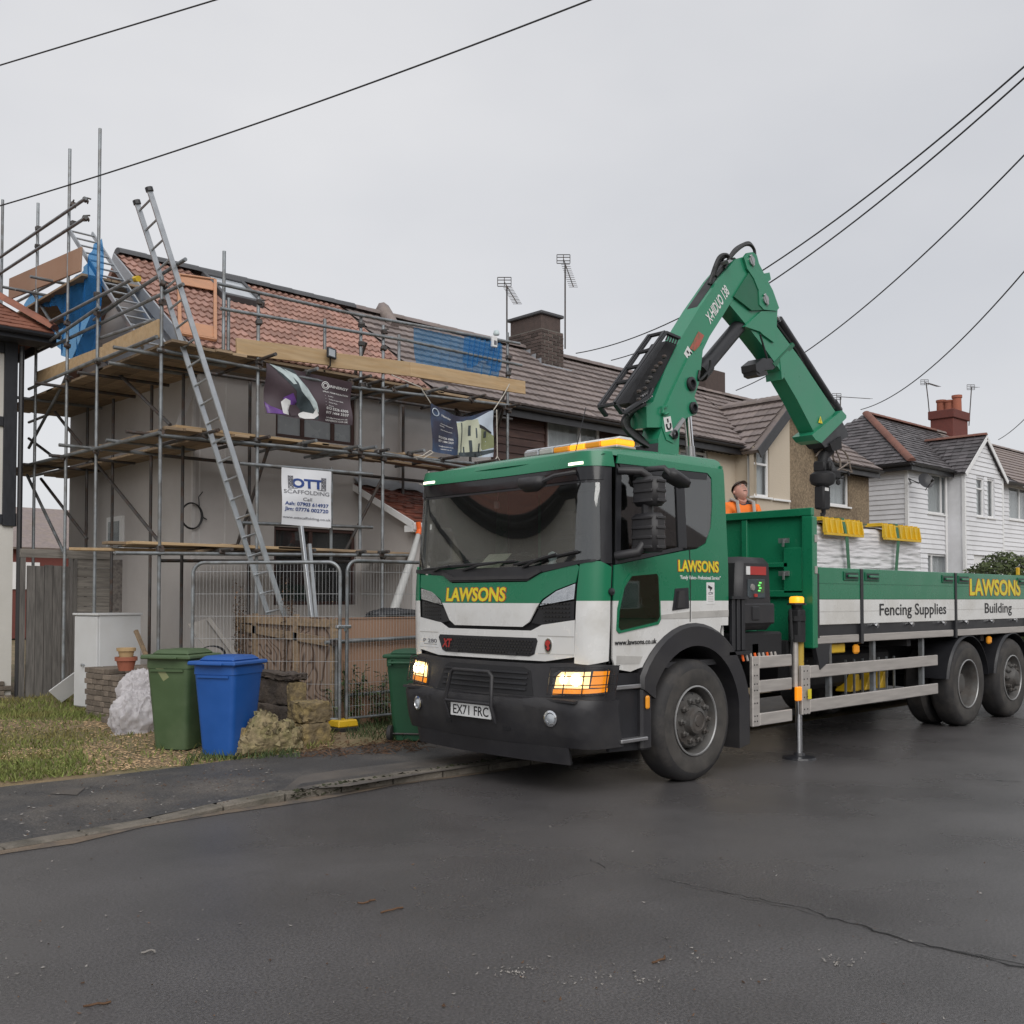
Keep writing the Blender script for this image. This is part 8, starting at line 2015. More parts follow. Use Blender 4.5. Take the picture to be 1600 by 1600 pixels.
MB().box(TX + 1.74, TX + 1.899, YN - .002, YN + .036, .445, .935, 0, .006).build('side_guard_post', M['alu_dull'], tk)
mb = MB()
for x0 in (.90, .94, 1.78, 1.84):
  for z in (.45, .50, .62, .74, .80, .88, .98): mb.lathe([(.008, 0), (.006, -.005), (0, -.006)], (TX + x0, YN - .002, z), (0, 1, 0), 6)
mb.build('rivets', M['chassis'], tk, kind='stuff')
for x in (2.35, 3.3, 4.5): MB().box(TX + x, TX + x + .05, YN + .04, YN + .09, .45, 1.17).build('guard_bracket', M['galv'], tk)
# yellow chocks racked behind the guard, amber marker lamps
for k in range(3): MB().hull8([(TX + 3.25 + .33 * k + x + sh, TY - .95 + y, z) for z, sh in ((.56, 0), (.75, .14)) for y in (0, .2) for x in (0, .22 if z < .6 else .06)], 0, .01).build('wheel_chock', M['yellow'], tk)
mb = MB()
for k in range(7): mb.box(TX + 3.05 + .19 * k, TX + 3.07 + .19 * k, TY - 1.0, TY - .98, .5, .93)
mb.build('rack_bars', M['galv'], tk)
MB().box(TX + 2.3, TX + 2.72, YN + .06, YN + .2, 1.03, 1.13, 0, .01).build('toolbox_light', M['yellow'], tk)
for x in (2.93, 6.48): MB().obox((TX + x, YN + .05, 1.06), (.10, .05, .10), None, 0, .02).build('marker_lamp', M['amber'], tk)
# ---- load bed
BX0, BX1 = 2.02, 9.45; FZ = 1.34
MB().box(TX + BX0, TX + BX1, YN + .06, TY + 1.235 - .06, 1.24, FZ).build('bed_floor', M['galv_dark'], tk)
MB().box(TX + BX0, TX + BX1, YN + .012, YN + .06, 1.225, 1.335).build('bed_rail', M['trim_black'], tk); MB().box(TX + BX0, TX + BX1, TY + 1.18, TY + 1.23, 1.2, 1.335).build('bed_rail', M['trim_black'], tk)
for x0, x1 in ((BX0 + .0, 2.90), (2.99, 5.27), (5.38, 7.66), (7.77, BX1)): MB().box(TX + x0, TX + x1, YN - .005, YN + .058, 1.14, 1.222, 0, .006).build('bed_edge', M['alu_dull'], tk)
ZT, ZB = 1.925, 1.335
bounds = [(BX0 + .05, 2.925), (2.985, 5.30), (5.36, 7.67), (7.73, BX1)]
for s in (-1, 1):
  for x0, x1 in bounds:
    y = TY + s * 1.225
    p = MB().box(TX + x0, TX + x1, y - .018, y + .018, ZB, ZT, 0, .004).build('dropside', M['dropside'], tk)
    if s < 0:
      for z in (1.47, 1.60, 1.76): MB().box(TX + x0 + .01, TX + x1 - .01, y - .0192, y - .0183, z - .003, z + .003).build('plank_joint', M['stripe_grey'] if z < 1.59 else M['green_dull'], p)
      for xe, sg in ((x0, 1), (x1, -1)):
        if xe in (BX0 + .05,): continue
        xa, xb = sorted((TX + xe + sg * .04, TX + xe + sg * .36)); hd_ = MB().box(xa, xb, y - .030, y - .0185, 1.795, 1.895, 0, .008).build('latch_plate', M['green_dull'], p)
        MB().box(xa + .03, xb - .03, y - .033, y - .0305, 1.815, 1.875).build('latch_recess', M['trim_black'], p); MB().bar((xa + .06, y - .045, 1.845), (xb - .06, y - .045, 1.845), .02, .025, c=.004).build('latch_handle', M['green'], p)
  for x in (2.955, 5.33, 7.70): MB().box(TX + x - .028, TX + x + .028, TY + s * 1.225 - .03, TY + s * 1.225 + .03, 1.12, ZT + .0, 0, .006).build('bed_post', M['trim_black'], tk)
for x in (3.25, 4.1, 4.95, 5.6, 6.4, 7.2): MB().lathe([(.016, 0), (.016, .05), (.026, .055), (.026, .075), (0, .08)], (TX + x, YN + .03, 1.325), (0, -1, -.25), 8).build('hinge_knob', M['chrome'], tk)
MB().box(TX + BX1 - .03, TX + BX1, TY - 1.2, TY + 1.2, ZB, ZT).build('tailboard', M['dropside'], tk)
bedtext = lambda body, h, x0, x1, z, m, off, bold: lettering(body, h, (TX + (x0 + x1) / 2, YN - .0085 - off, z), (1, 0, 0), (0, 0, 1), M[m], tk, bold, width=x1 - x0)
bedtext('Fencing Supplies', .128, 3.35, 5.05, 1.42, 'print_black', .0015, .014); bedtext('Building', .128, 6.20, 7.10, 1.42, 'print_black', .0015, .014)
bedtext('LAWSONS', .195, 5.73, 7.43, 1.655, 'print_red', .001, .075); bedtext('LAWSONS', .195, 5.745, 7.415, 1.655, 'print_yellow', .0025, .045)
bedtext('Supplies', .128, 8.0, 9.0, 1.42, 'print_black', .0015, .012)
# ---- headboard
HX = TX + 1.98; HZ0, HZ1 = 1.17, 2.53
hb_ = MB().box(HX + .03, HX + .05, TY - 1.2, TY + 1.2, HZ0, HZ1 - .02).build('headboard', M['green'], tk)
def hbar(y0, y1, z0, z1, d=.055, m='green'): MB().box(HX + .03 - d, HX + .0299, TY + y0, TY + y1, z0, z1, 0, .006).build('headboard_rib', M[m], hb_)
hbar(-1.235, 1.235, HZ1 - .08, HZ1, .06); hbar(-1.235, -1.12, HZ0 - .02, HZ1 - .081, .058); hbar(1.12, 1.235, HZ0, HZ1 - .081, .058)
hbar(-.95, .95, 1.93, 1.98, .05); hbar(-1.119, -.90, 1.66, 2.13, .05);
for y in (-.42, .06, .14, .55): hbar(y - .035, y + .035, 1.70, HZ1 - .081 if y in (-.42,) else 1.929, .045)
hbar(.25, .32, 1.981, HZ1 - .081, .045); hbar(-1.119, 1.119, 1.62, 1.69, .05)
MB().box(HX - .03, HX + .06, YN - .012, YN + .10, 1.1, HZ1 - .09, 0, .008).build('corner_post', M['green'], tk)
MB().box(HX + .065, HX + .10, YN - .01, YN + .05, 1.2, 1.86, 0, .006).build('hinge_post', M['trim_black'], tk)
for z in (1.86, 2.18): MB().box(HX + .0, HX + .05, YN - .02, YN - .0125, z, z + .075).build('hinge', M['alu_dull'], tk)
for z in (1.86, 2.2): MB().path([(HX - .03, TY - .92, z), (HX - .07, TY - .93, z + .02), (HX - .07, TY - .93, z - .06)], .014, 5).box(HX - .05, HX - .03, TY - .98, TY - .86, z - .02, z + .03).build('catch', M['steel'], tk)
MB().path([V((HX + .12 + .02 * math.cos(a_), YN - .0, 1.05 + .06 * math.sin(a_))) for a_ in (0, 1, 2)], .01, 4).prism([(HX + .0, YN - .01, 1.14), (HX + .30, YN - .01, 1.14), (HX + .26, YN - .01, .95), (HX + .10, YN - .01, .88)], (0, .05, 0)).build('bed_bracket', M['trim_black'], tk)
# ------------------------------------------------------------------ loader crane on the lorry (working plane along the lorry's length)
CV = TY                                   # plane of the crane
crane = MB().box(TX + .95, TX + 1.35, TY - .25, TY + .25, 1.0, 3.05, 0, .03).box(TX + .8, TX + 1.5, TY - .9, TY + .9, 1.0, 1.3, 0, .03).build('loader_crane', M['crane_green'], tk)
def z7(pts): return [(900 + x / 3.2, 360 + y / 3.2) for x, y in pts]
def cslab(name, pts, half, m, v0=0.0, smooth=None, parent=crane, bev=0):
  """solid piece of the crane: outline in the working plane, pushed half its width to each side"""
  P = [onV(x, y, CV - half + v0) for x, y in pts]
  return MB().prism(P, (0, 2 * half, 0)).build(name, M[m], parent, smooth)
boom = z7([(352, 880), (385, 858), (445, 700), (520, 545), (620, 380), (720, 235), (800, 142), (852, 128), (868, 210), (805, 310), (738, 420), (668, 530), (634, 600), (624, 700), (602, 760), (592, 832), (612, 880), (602, 918), (552, 938), (522, 985), (512, 1030), (487, 1064), (452, 1047), (428, 990), (420, 985), (355, 985)])
cslab('boom', boom, .11, 'crane_green')
cslab('boom_side_plate', z7([(440, 900), (470, 830), (560, 640), (640, 560), (626, 640), (616, 760), (592, 832), (612, 880), (602, 918), (552, 938), (522, 985), (512, 1030), (487, 1064), (452, 1047), (430, 980)]), .13, 'crane_green')
cslab('boom_top_rail', z7([(378, 850), (440, 690), (515, 535), (612, 372), (712, 225), (790, 135), (800, 142), (722, 238), (622, 384), (526, 548), (450, 705), (392, 866)]), .07, 'hose')
# column head and slewing post
cslab('column_head', z7([(412, 1040), (408, 1150), (512, 1150), (518, 985), (430, 985)]), .12, 'crane_green')
cslab('post_block', z7([(318, 1080), (318, 1120), (410, 1120), (412, 1062)]), .14, 'trim_black')
for x, y, r in ((575, 768, .075), (585, 888, .065), (490, 1020, .05)):
  p = onV(*z7([(x, y)])[0], CV - .135); MB().lathe([(r, .28), (r, -.02), (r * .75, -.03), (r * .6, -.03), (r * .55, -.0), (0, 0)], p, (0, 1, 0), 16).build('pivot_pin', M['trim_black'], crane, smooth=40)
# knee plates
kn = z7([(840, 135), (858, 112), (885, 108), (905, 125), (915, 165), (945, 225), (985, 300), (1016, 388), (1004, 402), (940, 396), (918, 372), (914, 300), (890, 240), (856, 190)])
for sgn in (-1, 1):
  P = [onV(x, y, CV - .14) + V((0, .0 if sgn < 0 else .25, 0)) for x, y in kn]
  MB().prism(P, (0, .03, 0)).build('knee_plate', M['crane_green'], crane)
for x, y in ((878, 150), (948, 345)):
  a_, b_ = z7([(x - 5, y - 28)])[0], z7([(x + 12, y + 28)])[0]; p0, p1 = onV(*a_, CV - .155), onV(*b_, CV - .155); MB().bar(p0, p1, .02, .045, up=(1, 0, 0), c=.006).tube(p0.lerp(p1, .5) + V((0, -.005, 0)), p0.lerp(p1, .5) + V((0, .29, 0)), .05, 12).build('pin_lock', M['steel'], crane)
bk_ = z7([(968, 210), (975, 245), (955, 262), (942, 215)]); cslab('cable_bracket', bk_, .13, 'crane_green')
# outer boom: box section with stiffeners
ob = z7([(768, 372), (800, 318), (880, 385), (1005, 402), (1004, 482), (1120, 640), (1296, 905), (1262, 955), (1200, 1028), (1105, 845), (1018, 695), (955, 605), (862, 485)])
cslab('outer_boom', ob, .10, 'crane_green')
cslab('knee_core', z7([(790, 330), (862, 215), (880, 160), (905, 165), (925, 240), (950, 330), (985, 395), (880, 400)]), .13, 'green_dull')
cslab('boom_knuckle', z7([(845, 480), (925, 405), (1008, 400), (1002, 470), (990, 560), (935, 520), (920, 505)]), .125, 'crane_green')
cslab('boom_stiffener', z7([(1020, 640), (1060, 600), (1075, 612), (1040, 735), (1030, 745)]), .108, 'crane_green')
cslab('boom_band', z7([(985, 665), (1085, 560), (1095, 575), (998, 682)]), .106, 'green_dull')
ec = z7([(1180, 1022), (1330, 900), (1352, 925), (1352, 938), (1228, 1062), (1200, 1048)]); cslab('boom_collar', ec, .14, 'crane_green')
# hydraulic rams
def ram(a_, b_, c_, r0, r1, v, m='trim_black'):
  p0, p1, p2 = (onV(*z7([q])[0], CV + v) for q in (a_, b_, c_)); MB().tube(p0, p1, r0, 14).tube(p0 - (p1 - p0).normalized() * .06, p0 + (p1 - p0).normalized() * .1, r0 * 1.25, 12).build('ram_barrel', M[m], crane, smooth=50); MB().tube(p1, p2, r1, 12).build('ram_rod', M['chrome'], crane, smooth=50)
ram((628, 700), (828, 462), (905, 380), .085, .05, 0.0); ram((1296, 890), (1010, 448), (1000, 430), .06, .03, -.0)
ram((577, 1185), (570, 1080), (558, 925), .05, .042, -.02, 'steel')
cslab('link_bar', z7([(470, 1020), (535, 935), (548, 945), (485, 1035)]), .15, 'steel')
MB().path([onV(*z7([q])[0], CV - .06) for q in ((1003, 470), (1100, 600), (1200, 790), (1290, 890))], .022, 6).build('hose', M['hose'], crane)
# valve block in its cage
cage = [(195, 868), (445, 510), (515, 540), (520, 555), (380, 792), (362, 830), (230, 915)]
mb = MB()
for v in (-.20, .0):
  P = [onV(*z7([q])[0], CV - .20) + V((0, v + .20, 0)) for q in cage]
  for i in (0, 1, 4, 5, 6) if v < -.1 else (0, 6): mb.bar(P[i], P[(i + 1) % 7], .03, .05, up=(0, 1, 0), c=.004)
P0 = [onV(*z7([q])[0], CV - .20) for q in ((195, 868), (278, 750), (330, 675), (385, 595), (445, 510))]
for p in P0: mb.bar(p, p + V((0, .2, 0)), .05, .03, c=.004)
for i in range(4):
  mb.bar(P0[i], P0[i + 1], .05, .03, up=(0, 1, 0)); mb.bar(P0[i] + V((0, .2, 0)), P0[i + 1] + V((0, .2, 0)), .05, .03, up=(0, 1, 0))
for k in range(5):
  a_ = z7([(462 + 12 * k, 520 + 6 * k)])[0]; b_ = z7([(450 + 12 * k, 548 + 6 * k)])[0]; mb.bar(onV(*a_, CV - .2), onV(*b_, CV - .2), .012, .015, up=(0, 1, 0))
for k in range(4):
  a_ = z7([(205 + 14 * k, 875 + 9 * k)])[0]; b_ = z7([(222 + 14 * k, 905 + 7 * k)])[0]; mb.bar(onV(*a_, CV - .2), onV(*b_, CV - .2), .012, .02, up=(0, 1, 0))
mb.build('valve_cage', M['trim_black'], crane)
cslab('valve_block', z7([(262, 862), (330, 735), (400, 632), (452, 552), (505, 570), (455, 680), (385, 800), (340, 880)]), .10, 'chassis')
mb = MB(); rd = random.Random(2)
for k in range(9): p = onV(*z7([(300 + 16 * k + rd.uniform(-8, 8), 840 - 26 * k + rd.uniform(-8, 8))])[0], CV - .15); mb.lathe([(.022, 0), (.02, -.03), (.012, -.04), (.0, -.045)], p, (0, 1, 0), 6)
mb.build('valve_spool', M['galv_dark'], crane)
for k in range(3):
  mb = MB()
  for j in range(6): p = onV(*z7([(330 + 9 * j, 828 + 16 * k - 6 * j)])[0], CV - .17); mb.obox(p, (.02, .03, .014))
  mb.build('hose_end', M['steel'], crane)
# hoses: loop behind the boom foot, loops over the knee
def hose(pts, r=.016, m='hose', v=0.0):
  P = [onV(*z7([q])[0], CV + v) for q in pts]; L = []
  for i in range(len(P) - 1):
    a0, a1, a2, a3 = P[max(i - 1, 0)], P[i], P[i + 1], P[min(i + 2, len(P) - 1)]
    for k in range(5):
      t = k / 5; L.append(.5 * ((2 * a1) + (a2 - a0) * t + (2 * a0 - 5 * a1 + 4 * a2 - a3) * t * t + (3 * a1 - a0 - 3 * a2 + a3) * t ** 3))
  L.append(P[-1]); MB().path(L, r, 6).build('hose', M[m], crane, smooth=60)
for k in range(5): hose([(345 - 4 * k, 868 + 3 * k), (275 + 5 * k, 905), (238 + 7 * k, 940), (240 + 7 * k, 985), (285 + 5 * k, 1035 - 5 * k), (360, 1082 - 4 * k)], .02, v=-.16 + .06 * k)
for k in range(3): hose([(700 + 10 * k, 230), (735 + 6 * k, 185 - 6 * k), (790, 115 - 8 * k), (835 + 4 * k, 78 - 6 * k), (868, 72 - 4 * k), (890, 95), (895, 125)], .018, v=-.1 + .06 * k)
for k in range(3): hose([(665 + 8 * k, 270), (690 + 4 * k, 190 + 4 * k), (715 + 6 * k, 135 + 8 * k), (745, 120 + 6 * k), (765, 140), (740, 190)], .02, v=-.12 + .06 * k)
for k in range(2): hose([(618, 700 + 14 * k), (612, 745), (635, 735), (668, 690 - 10 * k), (672, 650)], .014, v=-.14 + .05 * k)
hose([(920, 520), (938, 580), (955, 640)], .012, v=-.17)
MB().prism([onV(*q, CV - .2) for q in z7([(770, 145), (785, 150), (765, 165), (758, 150)])], (0, .1, 0)).build('hose_clip', M['steel'], crane)
# lamp bracket under the outer boom
cslab('lamp_bracket', z7([(898, 668), (935, 638), (975, 640), (1000, 680), (985, 695), (945, 698), (920, 715), (902, 700)]), .10, 'trim_black')
lm = cslab('work_lamp', z7([(900, 700), (955, 702), (960, 722), (925, 732), (905, 722)]), .09, 'bumper')
# end of the extensions, rotator and hook
cslab('extension_end', z7([(1215, 1050), (1325, 945), (1355, 1000), (1362, 1030), (1300, 1065), (1245, 1085)]), .11, 'trim_black')
cslab('end_plate', z7([(1270, 1065), (1325, 1030), (1330, 1090), (1285, 1105)]), .13, 'chassis')
def zr(x, y): return (1230 + x / 8.9, 640 + y / 8.9)
rot = MB(); c0 = onV(*zr(520, 640), CV)
P = [onV(*zr(590, 560), CV), onV(*zr(500, 640), CV), onV(*zr(485, 760), CV)]
rot.path(P, [.07, .07, .06], 10); rot.obox(onV(*zr(455, 790), CV), (.07, .16, .14), None, 0, .02); rot.obox(onV(*zr(530, 790), CV), (.07, .18, .12), None, 0, .02)
p = onV(*zr(490, 860), CV); rot.lathe([(.0, .0), (.10, .0), (.155, -.04), (.16, -.11), (.14, -.16), (.06, -.20), (.05, -.26), (0, -.26)], p, (0, 0, 1), 18)
rot.build('rotator', M['chassis'], crane, smooth=40)
MB().bar(onV(*zr(560, 890), CV), onV(*zr(705, 915), CV), .1, .12, c=.02).build('rotator_arm', M['chassis'], crane)
hk = MB(); p = onV(*zr(487, 1060), CV); hk.box(p.x - .085, p.x + .085, p.y - .07, p.y + .07, p.z - .30, p.z + .0, 0, .02); hk.tube(p, p + V((0, 0, .08)), .035, 8)
q = onV(*zr(485, 1255), CV); hk.path([q + V((0, 0, .02)), q + V((.01, 0, -.07)), q + V((.03, 0, -.12)), q + V((.04, 0, -.17)), q + V((.0, 0, -.21)), q + V((-.03, 0, -.17))], [.03, .032, .03, .027, .022, .012], 8)
hk.build('hook_block', M['chassis'], crane, smooth=40)
MB().box(p.x - .06, p.x + .03, p.y - .0745, p.y - .0705, p.z - .07, p.z - .03).build('hook_label', M['print_white'], crane)
def rhose(pts, r=.012, m='hose_tan', v=0.0):
  P = [onV(*zr(*q), CV + v) for q in pts]; L = []
  for i in range(len(P) - 1):
    a0, a1, a2, a3 = P[max(i - 1, 0)], P[i], P[i + 1], P[min(i + 2, len(P) - 1)]
    for k in range(4):
      t = k / 4; L.append(.5 * ((2 * a1) + (a2 - a0) * t + (2 * a0 - 5 * a1 + 4 * a2 - a3) * t * t + (3 * a1 - a0 - 3 * a2 + a3) * t ** 3))
  L.append(P[-1]); MB().path(L, r, 5).build('hose', M[m], crane, smooth=60)
rhose([(640, 600), (640, 680), (690, 730), (800, 715), (880, 715), (800, 780), (720, 830), (670, 870)]); rhose([(680, 570), (730, 690), (740, 780), (735, 800)], v=-.05)
rhose([(730, 540), (800, 590), (850, 680), (870, 760), (885, 830), (900, 870), (840, 850), (760, 830), (700, 850)], v=.04); rhose([(690, 950), (700, 1000), (710, 1040)], .008, 'hose', -.1)
rhose([(400, 650), (440, 590), (500, 545)], .010); rhose([(710, 930), (760, 950), (780, 930)], .012, 'hose'); rhose([(840, 860), (855, 900), (860, 920)], .018, 'hose')
MB().lathe([(.0, 0), (.03, .02), (.03, .06), (0, .08)], onV(*zr(710, 1055), CV - .1), (0, 0, 1), 8).build('hose_plug', M['hose'], crane)
# markings on the boom: model lettering along the arm, hook symbols, warning triangle
yb = CV - .1112
def arm_text(body, pa, pb, h, m, off=.0, bold=.0):
  A, B = onV(*z7([pa])[0], yb - off), onV(*z7([pb])[0], yb - off); ax = (B - A); L = ax.length; ax.normalize(); lettering(body, h, A.lerp(B, .5), ax, V((0, -1, 0)).cross(ax) * 1.0, M[m], crane, bold, width=L)
arm_text('X-HIDUO 138', (672, 468), (768, 312), .12, 'print_white', .002, .03)
sm = z7([(568, 590), (612, 505), (640, 525), (602, 610)]); A = [onV(x, y, yb - .002) for x, y in sm]
def smear_mat():
  m = mat('print_red_worn', (0.40, 0.10, 0.07), rough=0.5, col2=(0.16, 0.12, 0.07), mix=0.9, mscale=12); return m
M['print_red_worn'] = smear_mat()
MB().prism(A, (0, -.002, 0)).build('maker_label', M['print_red_worn'], crane)
def hook_label(cen, half, tilt, yv):
  c = onV(*z7([cen])[0], yv); a_ = V((math.cos(tilt), 0, math.sin(tilt))); b_ = V((-math.sin(tilt), 0, math.cos(tilt)))
  MB().prism([c + a_ * half * i + b_ * half * 1.2 * j for i, j in ((-1, -1), (1, -1), (1, 1), (-1, 1))], (0, -.002, 0)).build('hook_symbol_label', M['print_white'], crane)
  mb = MB(); mb.path([c + V((0, -.004, 0)) + a_ * half * .55 * math.cos(t) + b_ * (half * .62 * math.sin(t) - half * .25) for t in [R(150 + 24 * k) for k in range(11)]], half * .17, 5); mb.tube(c + V((0, -.004, 0)) + b_ * half * .3, c + V((0, -.004, 0)) + b_ * half * .9, half * .16, 5); mb.build('hook_symbol', M['print_black'], crane)
hook_label((565, 620), .058, .95, yb - .0); hook_label((460, 968), .062, .25, CV - .1325)
c = onV(*z7([(1222, 948)])[0], yb - .0); MB().prism([c + V((-.05, 0, -.04)), c + V((.05, 0, -.04)), c + V((0, 0, .05))], (0, -.002, 0)).build('warning_label', M['print_yellow'], crane); lettering('?', .05, c + V((0, -.0022, -.03)), (1, 0, 0), (0, 0, 1), M['print_black'], crane)
MB().path([onV(*z7([q])[0], CV - .14) for q in ((455, 880), (435, 885), (432, 912), (445, 920), (462, 912))], .014, 5).build('grab_loop', M['crane_green'], crane)
# ---- control cabinet and stabiliser leg on the near side
cx0_, cx1_ = TX + .70, TX + 1.33
cbx = MB().hull8([(x, TY + y, z) for z, k in ((1.30, 0), (2.0, .05)) for y in (-1.19, -.62) for x in (cx0_ + k, cx1_ - k)], 0, .06).build('control_cabinet', M['bumper'], tk, smooth=40)
yc = TY - 1.192
MB().box(cx0_ + .20, cx1_ - .16, yc - .006, yc + .01, 1.83, 1.91).build('maker_label', M['print_red'], cbx); MB().box(cx0_ + .14, cx0_ + .199, yc - .006, yc + .01, 1.83, 1.91).build('hook_symbol_label', M['print_white'], cbx)
MB().box(cx0_ + .16, cx1_ - .18, yc - .008, yc + .01, 1.61, 1.79, 0, .004).build('control_display', M['print_slate'], cbx); MB().box(cx0_ + .32, cx1_ - .20, yc - .010, yc - .0085, 1.66, 1.77).build('green_leds', M['bin_green'], cbx)
for k in range(4): MB().obox((cx0_ + .34 + .02 * (k % 2), yc - .012, 1.68 + .025 * k), (.035, .004, .014)).build('green_led', mat('led_green', (.1, .6, .1), emit=(.2, .9, .2), estr=.6) if k == 0 else bpy.data.materials['led_green'], cbx)
MB().obox((cx0_ + .28, yc - .012, 1.635), (.05, .01, .03)).build('red_button', M['print_red'], cbx); MB().lathe([(.035, 0), (.03, -.012), (0, -.014)], (cx0_ + .23, yc - .008, 1.71), (0, 1, 0), 12).build('dial', M['interior_pale'], cbx)
MB().box(cx0_ + .05, cx1_ - .03, yc - .02, yc + .02, 1.36, 1.56, 0, .015).build('control_door', M['bumper'], cbx); MB().box(cx0_ + .20, cx0_ + .32, yc - .03, yc - .021, 1.40, 1.53, 0, .006).build('latch', M['trim_black'], cbx)
MB().box(cx0_, cx1_ + .2, TY - 1.15, TY - .6, 1.02, 1.28, 0, .02).build('crane_base', M['chassis'], tk)
mb = MB()
for x in (.58, .66, .74): mb.box(TX + x, TX + x + .05, YN + .02, YN + .06, 1.12, 1.60, 0, .006)
mb.box(TX + .55, TX + .82, YN - .0, YN + .07, 1.60, 1.625).box(TX + .5, TX + .84, YN - .0, YN + .09, 1.085, 1.115); mb.build('step_ladder', M['trim_black'], tk)
for k in range(9): MB().lathe([(.012, 0), (.012, .07), (0, .075)], (TX + .74 + .07 * k, YN + .03, 1.09), (.1, -.2, -1), 6).build('lever', M['alu_dull'] if k % 3 else M['orange_tape'], tk)
LX, LY = TX + 1.78, TY - 1.16
leg = MB().box(LX - .065, LX + .065, LY - .07, LY + .07, 1.22, 1.50, 0, .02).tube((LX, LY, 1.17), (LX, LY, 1.24), .085, 12).tube((LX, LY, 1.38), (LX, LY, 1.43), .09, 12).box(LX - .1, LX + .1, LY + .06, TY + 1.0, 1.02, 1.18).build('stabiliser', M['chassis'], tk)
MB().tube((LX - .04, LY, .72), (LX - .04, LY, 1.17), .034, 12).build('leg_tube', M['alu_dull'], leg, smooth=50); MB().tube((LX + .04, LY - .01, .62), (LX + .04, LY - .01, 1.17), .038, 12).build('leg_sleeve', M['yellow_tube'], leg, smooth=50)
MB().tube((LX + .02, LY, .62), (LX + .02, LY, .74), .065, 12).box(LX + .09, LX + .13, LY - .07, LY + .03, .58, .70).build('leg_collar', M['chassis'], leg); MB().tube((LX + .02, LY, .05), (LX + .02, LY, .63), .034, 12).build('leg_rod', M['chrome'], leg, smooth=50)
MB().lathe([(.05, .06), (.06, .035), (.16, .02), (.17, .0), (0, 0)], (LX + .02, LY, .0), (0, 0, 1), 20).build('foot_pad', M['trim_black'], leg)
MB().obox((LX - .10, LY - .07, .66), (.09, .04, .14), None, 0, .01).build('marker_lamp', M['lamp_amber'], leg); MB().box(LX + .03, LX + .09, LY - .105, LY - .098, .6, .7).build('warning_label', M['print_yellow'], leg)
bc = MB().lathe([(.0, .09), (.06, .085), (.072, .07), (.072, .02), (.0, .02)], (LX, LY, 1.54), (0, 0, 1), 18).build('beacon', M['beacon_on'], leg, smooth=40); MB().lathe([(.095, .0), (.095, .02), (.06, .022), (.05, -.04), (0, -.04)], (LX, LY, 1.54), (0, 0, 1), 16).build('beacon_base', M['trim_black'], bc)
MB().path([(LX - .12, LY, 1.5), (LX - .16, LY - .04, 1.2), (LX - .16, LY - .02, .9), (LX - .12, LY, .75)], .014, 6).path([(LX + .1, LY, 1.45), (LX + .2, LY + .1, 1.2), (LX + .28, LY + .15, 1.0), (LX + .3, LY + .15, .8)], .018, 6).path([(LX + .1, LY + .05, 1.4), (LX + .3, LY + .2, 1.2), (LX + .36, LY + .2, .9)], .018, 6).build('leg_hose', M['hose'], leg)
# ------------------------------------------------------------------ load on the bed
PX0, PX1, PY0, PY1, PZ0, PZ1 = 9.58, 12.15, 5.60, 6.72, FZ + .09, 2.40
wl_ = wthing('wrapped_load', 'long pallet of boards wrapped in white plastic film on the lorry bed', 'pallet load', (PX0, PY0, FZ))
def wrapf(face):
  def f(s, t):
    z = PZ0 + (PZ1 - PZ0) * t; k = .012 * noise.noise(V((s * 7, t * 26, 1))) + .009 * noise.noise(V((s * 16, t * 60, 5))) + .006 * math.sin(s * 5 + t * 3);
    r = .06; e = 0
    if face == 'n': return V((PX0 + (PX1 - PX0) * s, PY0 - k + .05 * max(0, (t - .93) / .07) ** 2, z - .0))
    if face == 'f': return V((PX1 + (PX0 - PX1) * s, PY1 + k, z))
    if face == 'l': return V((PX0 - k, PY1 + (PY0 - PY1) * s, z))
    return V((PX1 + k, PY0 + (PY1 - PY0) * s, z - .05 * s))
  return f
mb = MB()
for f_ in 'nflr': mb.sheet(wrapf(f_), 60 if f_ in 'nf' else 24, 100)
mb.sheet(lambda s, t: V((PX0 - .01 + (PX1 - PX0 + .02) * s, PY0 + .04 + (PY1 - PY0 - .05) * t, PZ1 + .015 * math.sin(s * 14 + t * 5))), 40, 12)
mb.build('film', M['wrap'], wl_, smooth=60)
for k in range(6): x = PX0 + .15 + k * (PX1 - PX0 - .4) / 5; MB().box(x, x + .1, PY0 + .03, PY1 - .03, FZ, FZ + .085).build('bearer', M['plank'], wl_)
MB().box(PX0 + .02, PX1 - .02, PY0 + .02, PY1 - .02, FZ + .086, FZ + .10).build('base_board', M['plank'], wl_)
def protector(label, x0, x1):
  t = wthing('edge_protector', label, 'edge protector', (x0, PY0, PZ1), 'yellow edge protectors')
  mb = MB(); y0 = PY0 - .065
  mb.box(x0, x1, y0, y0 + .02, PZ1 - .10, PZ1 + .05, 0, .004).box(x0, x1, y0 + .021, y0 + .22, PZ1 + .032, PZ1 + .05, 0, .004); n = 7; mb.bar((x0, y0 - .01, PZ1 - .11), (x1, y0 - .01, PZ1 - .11), .03, .025)
  mb.build('angle', M['yellow'], t); w = (x1 - x0) / n
  for k in range(n + 1): x = min(max(x0 + k * w - .012, x0), x1 - .024); MB().hull8([(xx, y, z) for z, ys in ((PZ1 - .095, (y0 - .03, y0 - .001)), (PZ1 + .052, (y0 - .005, y0 - .001))) for y in ys for xx in (x, x + .024)]).box(x, x + .024, y0 + .02, y0 + .2, PZ1 + .051, PZ1 + .07).build('rib', M['yellow'], t)
protector('yellow plastic edge protector on the wrapped load nearest the green headboard', onV(1279, 820, PY0).x, onV(1338, 820, PY0).x)
protector('yellow plastic edge protector towards the far end of the wrapped load', onV(1372, 830, PY0).x, onV(1428, 830, PY0).x)
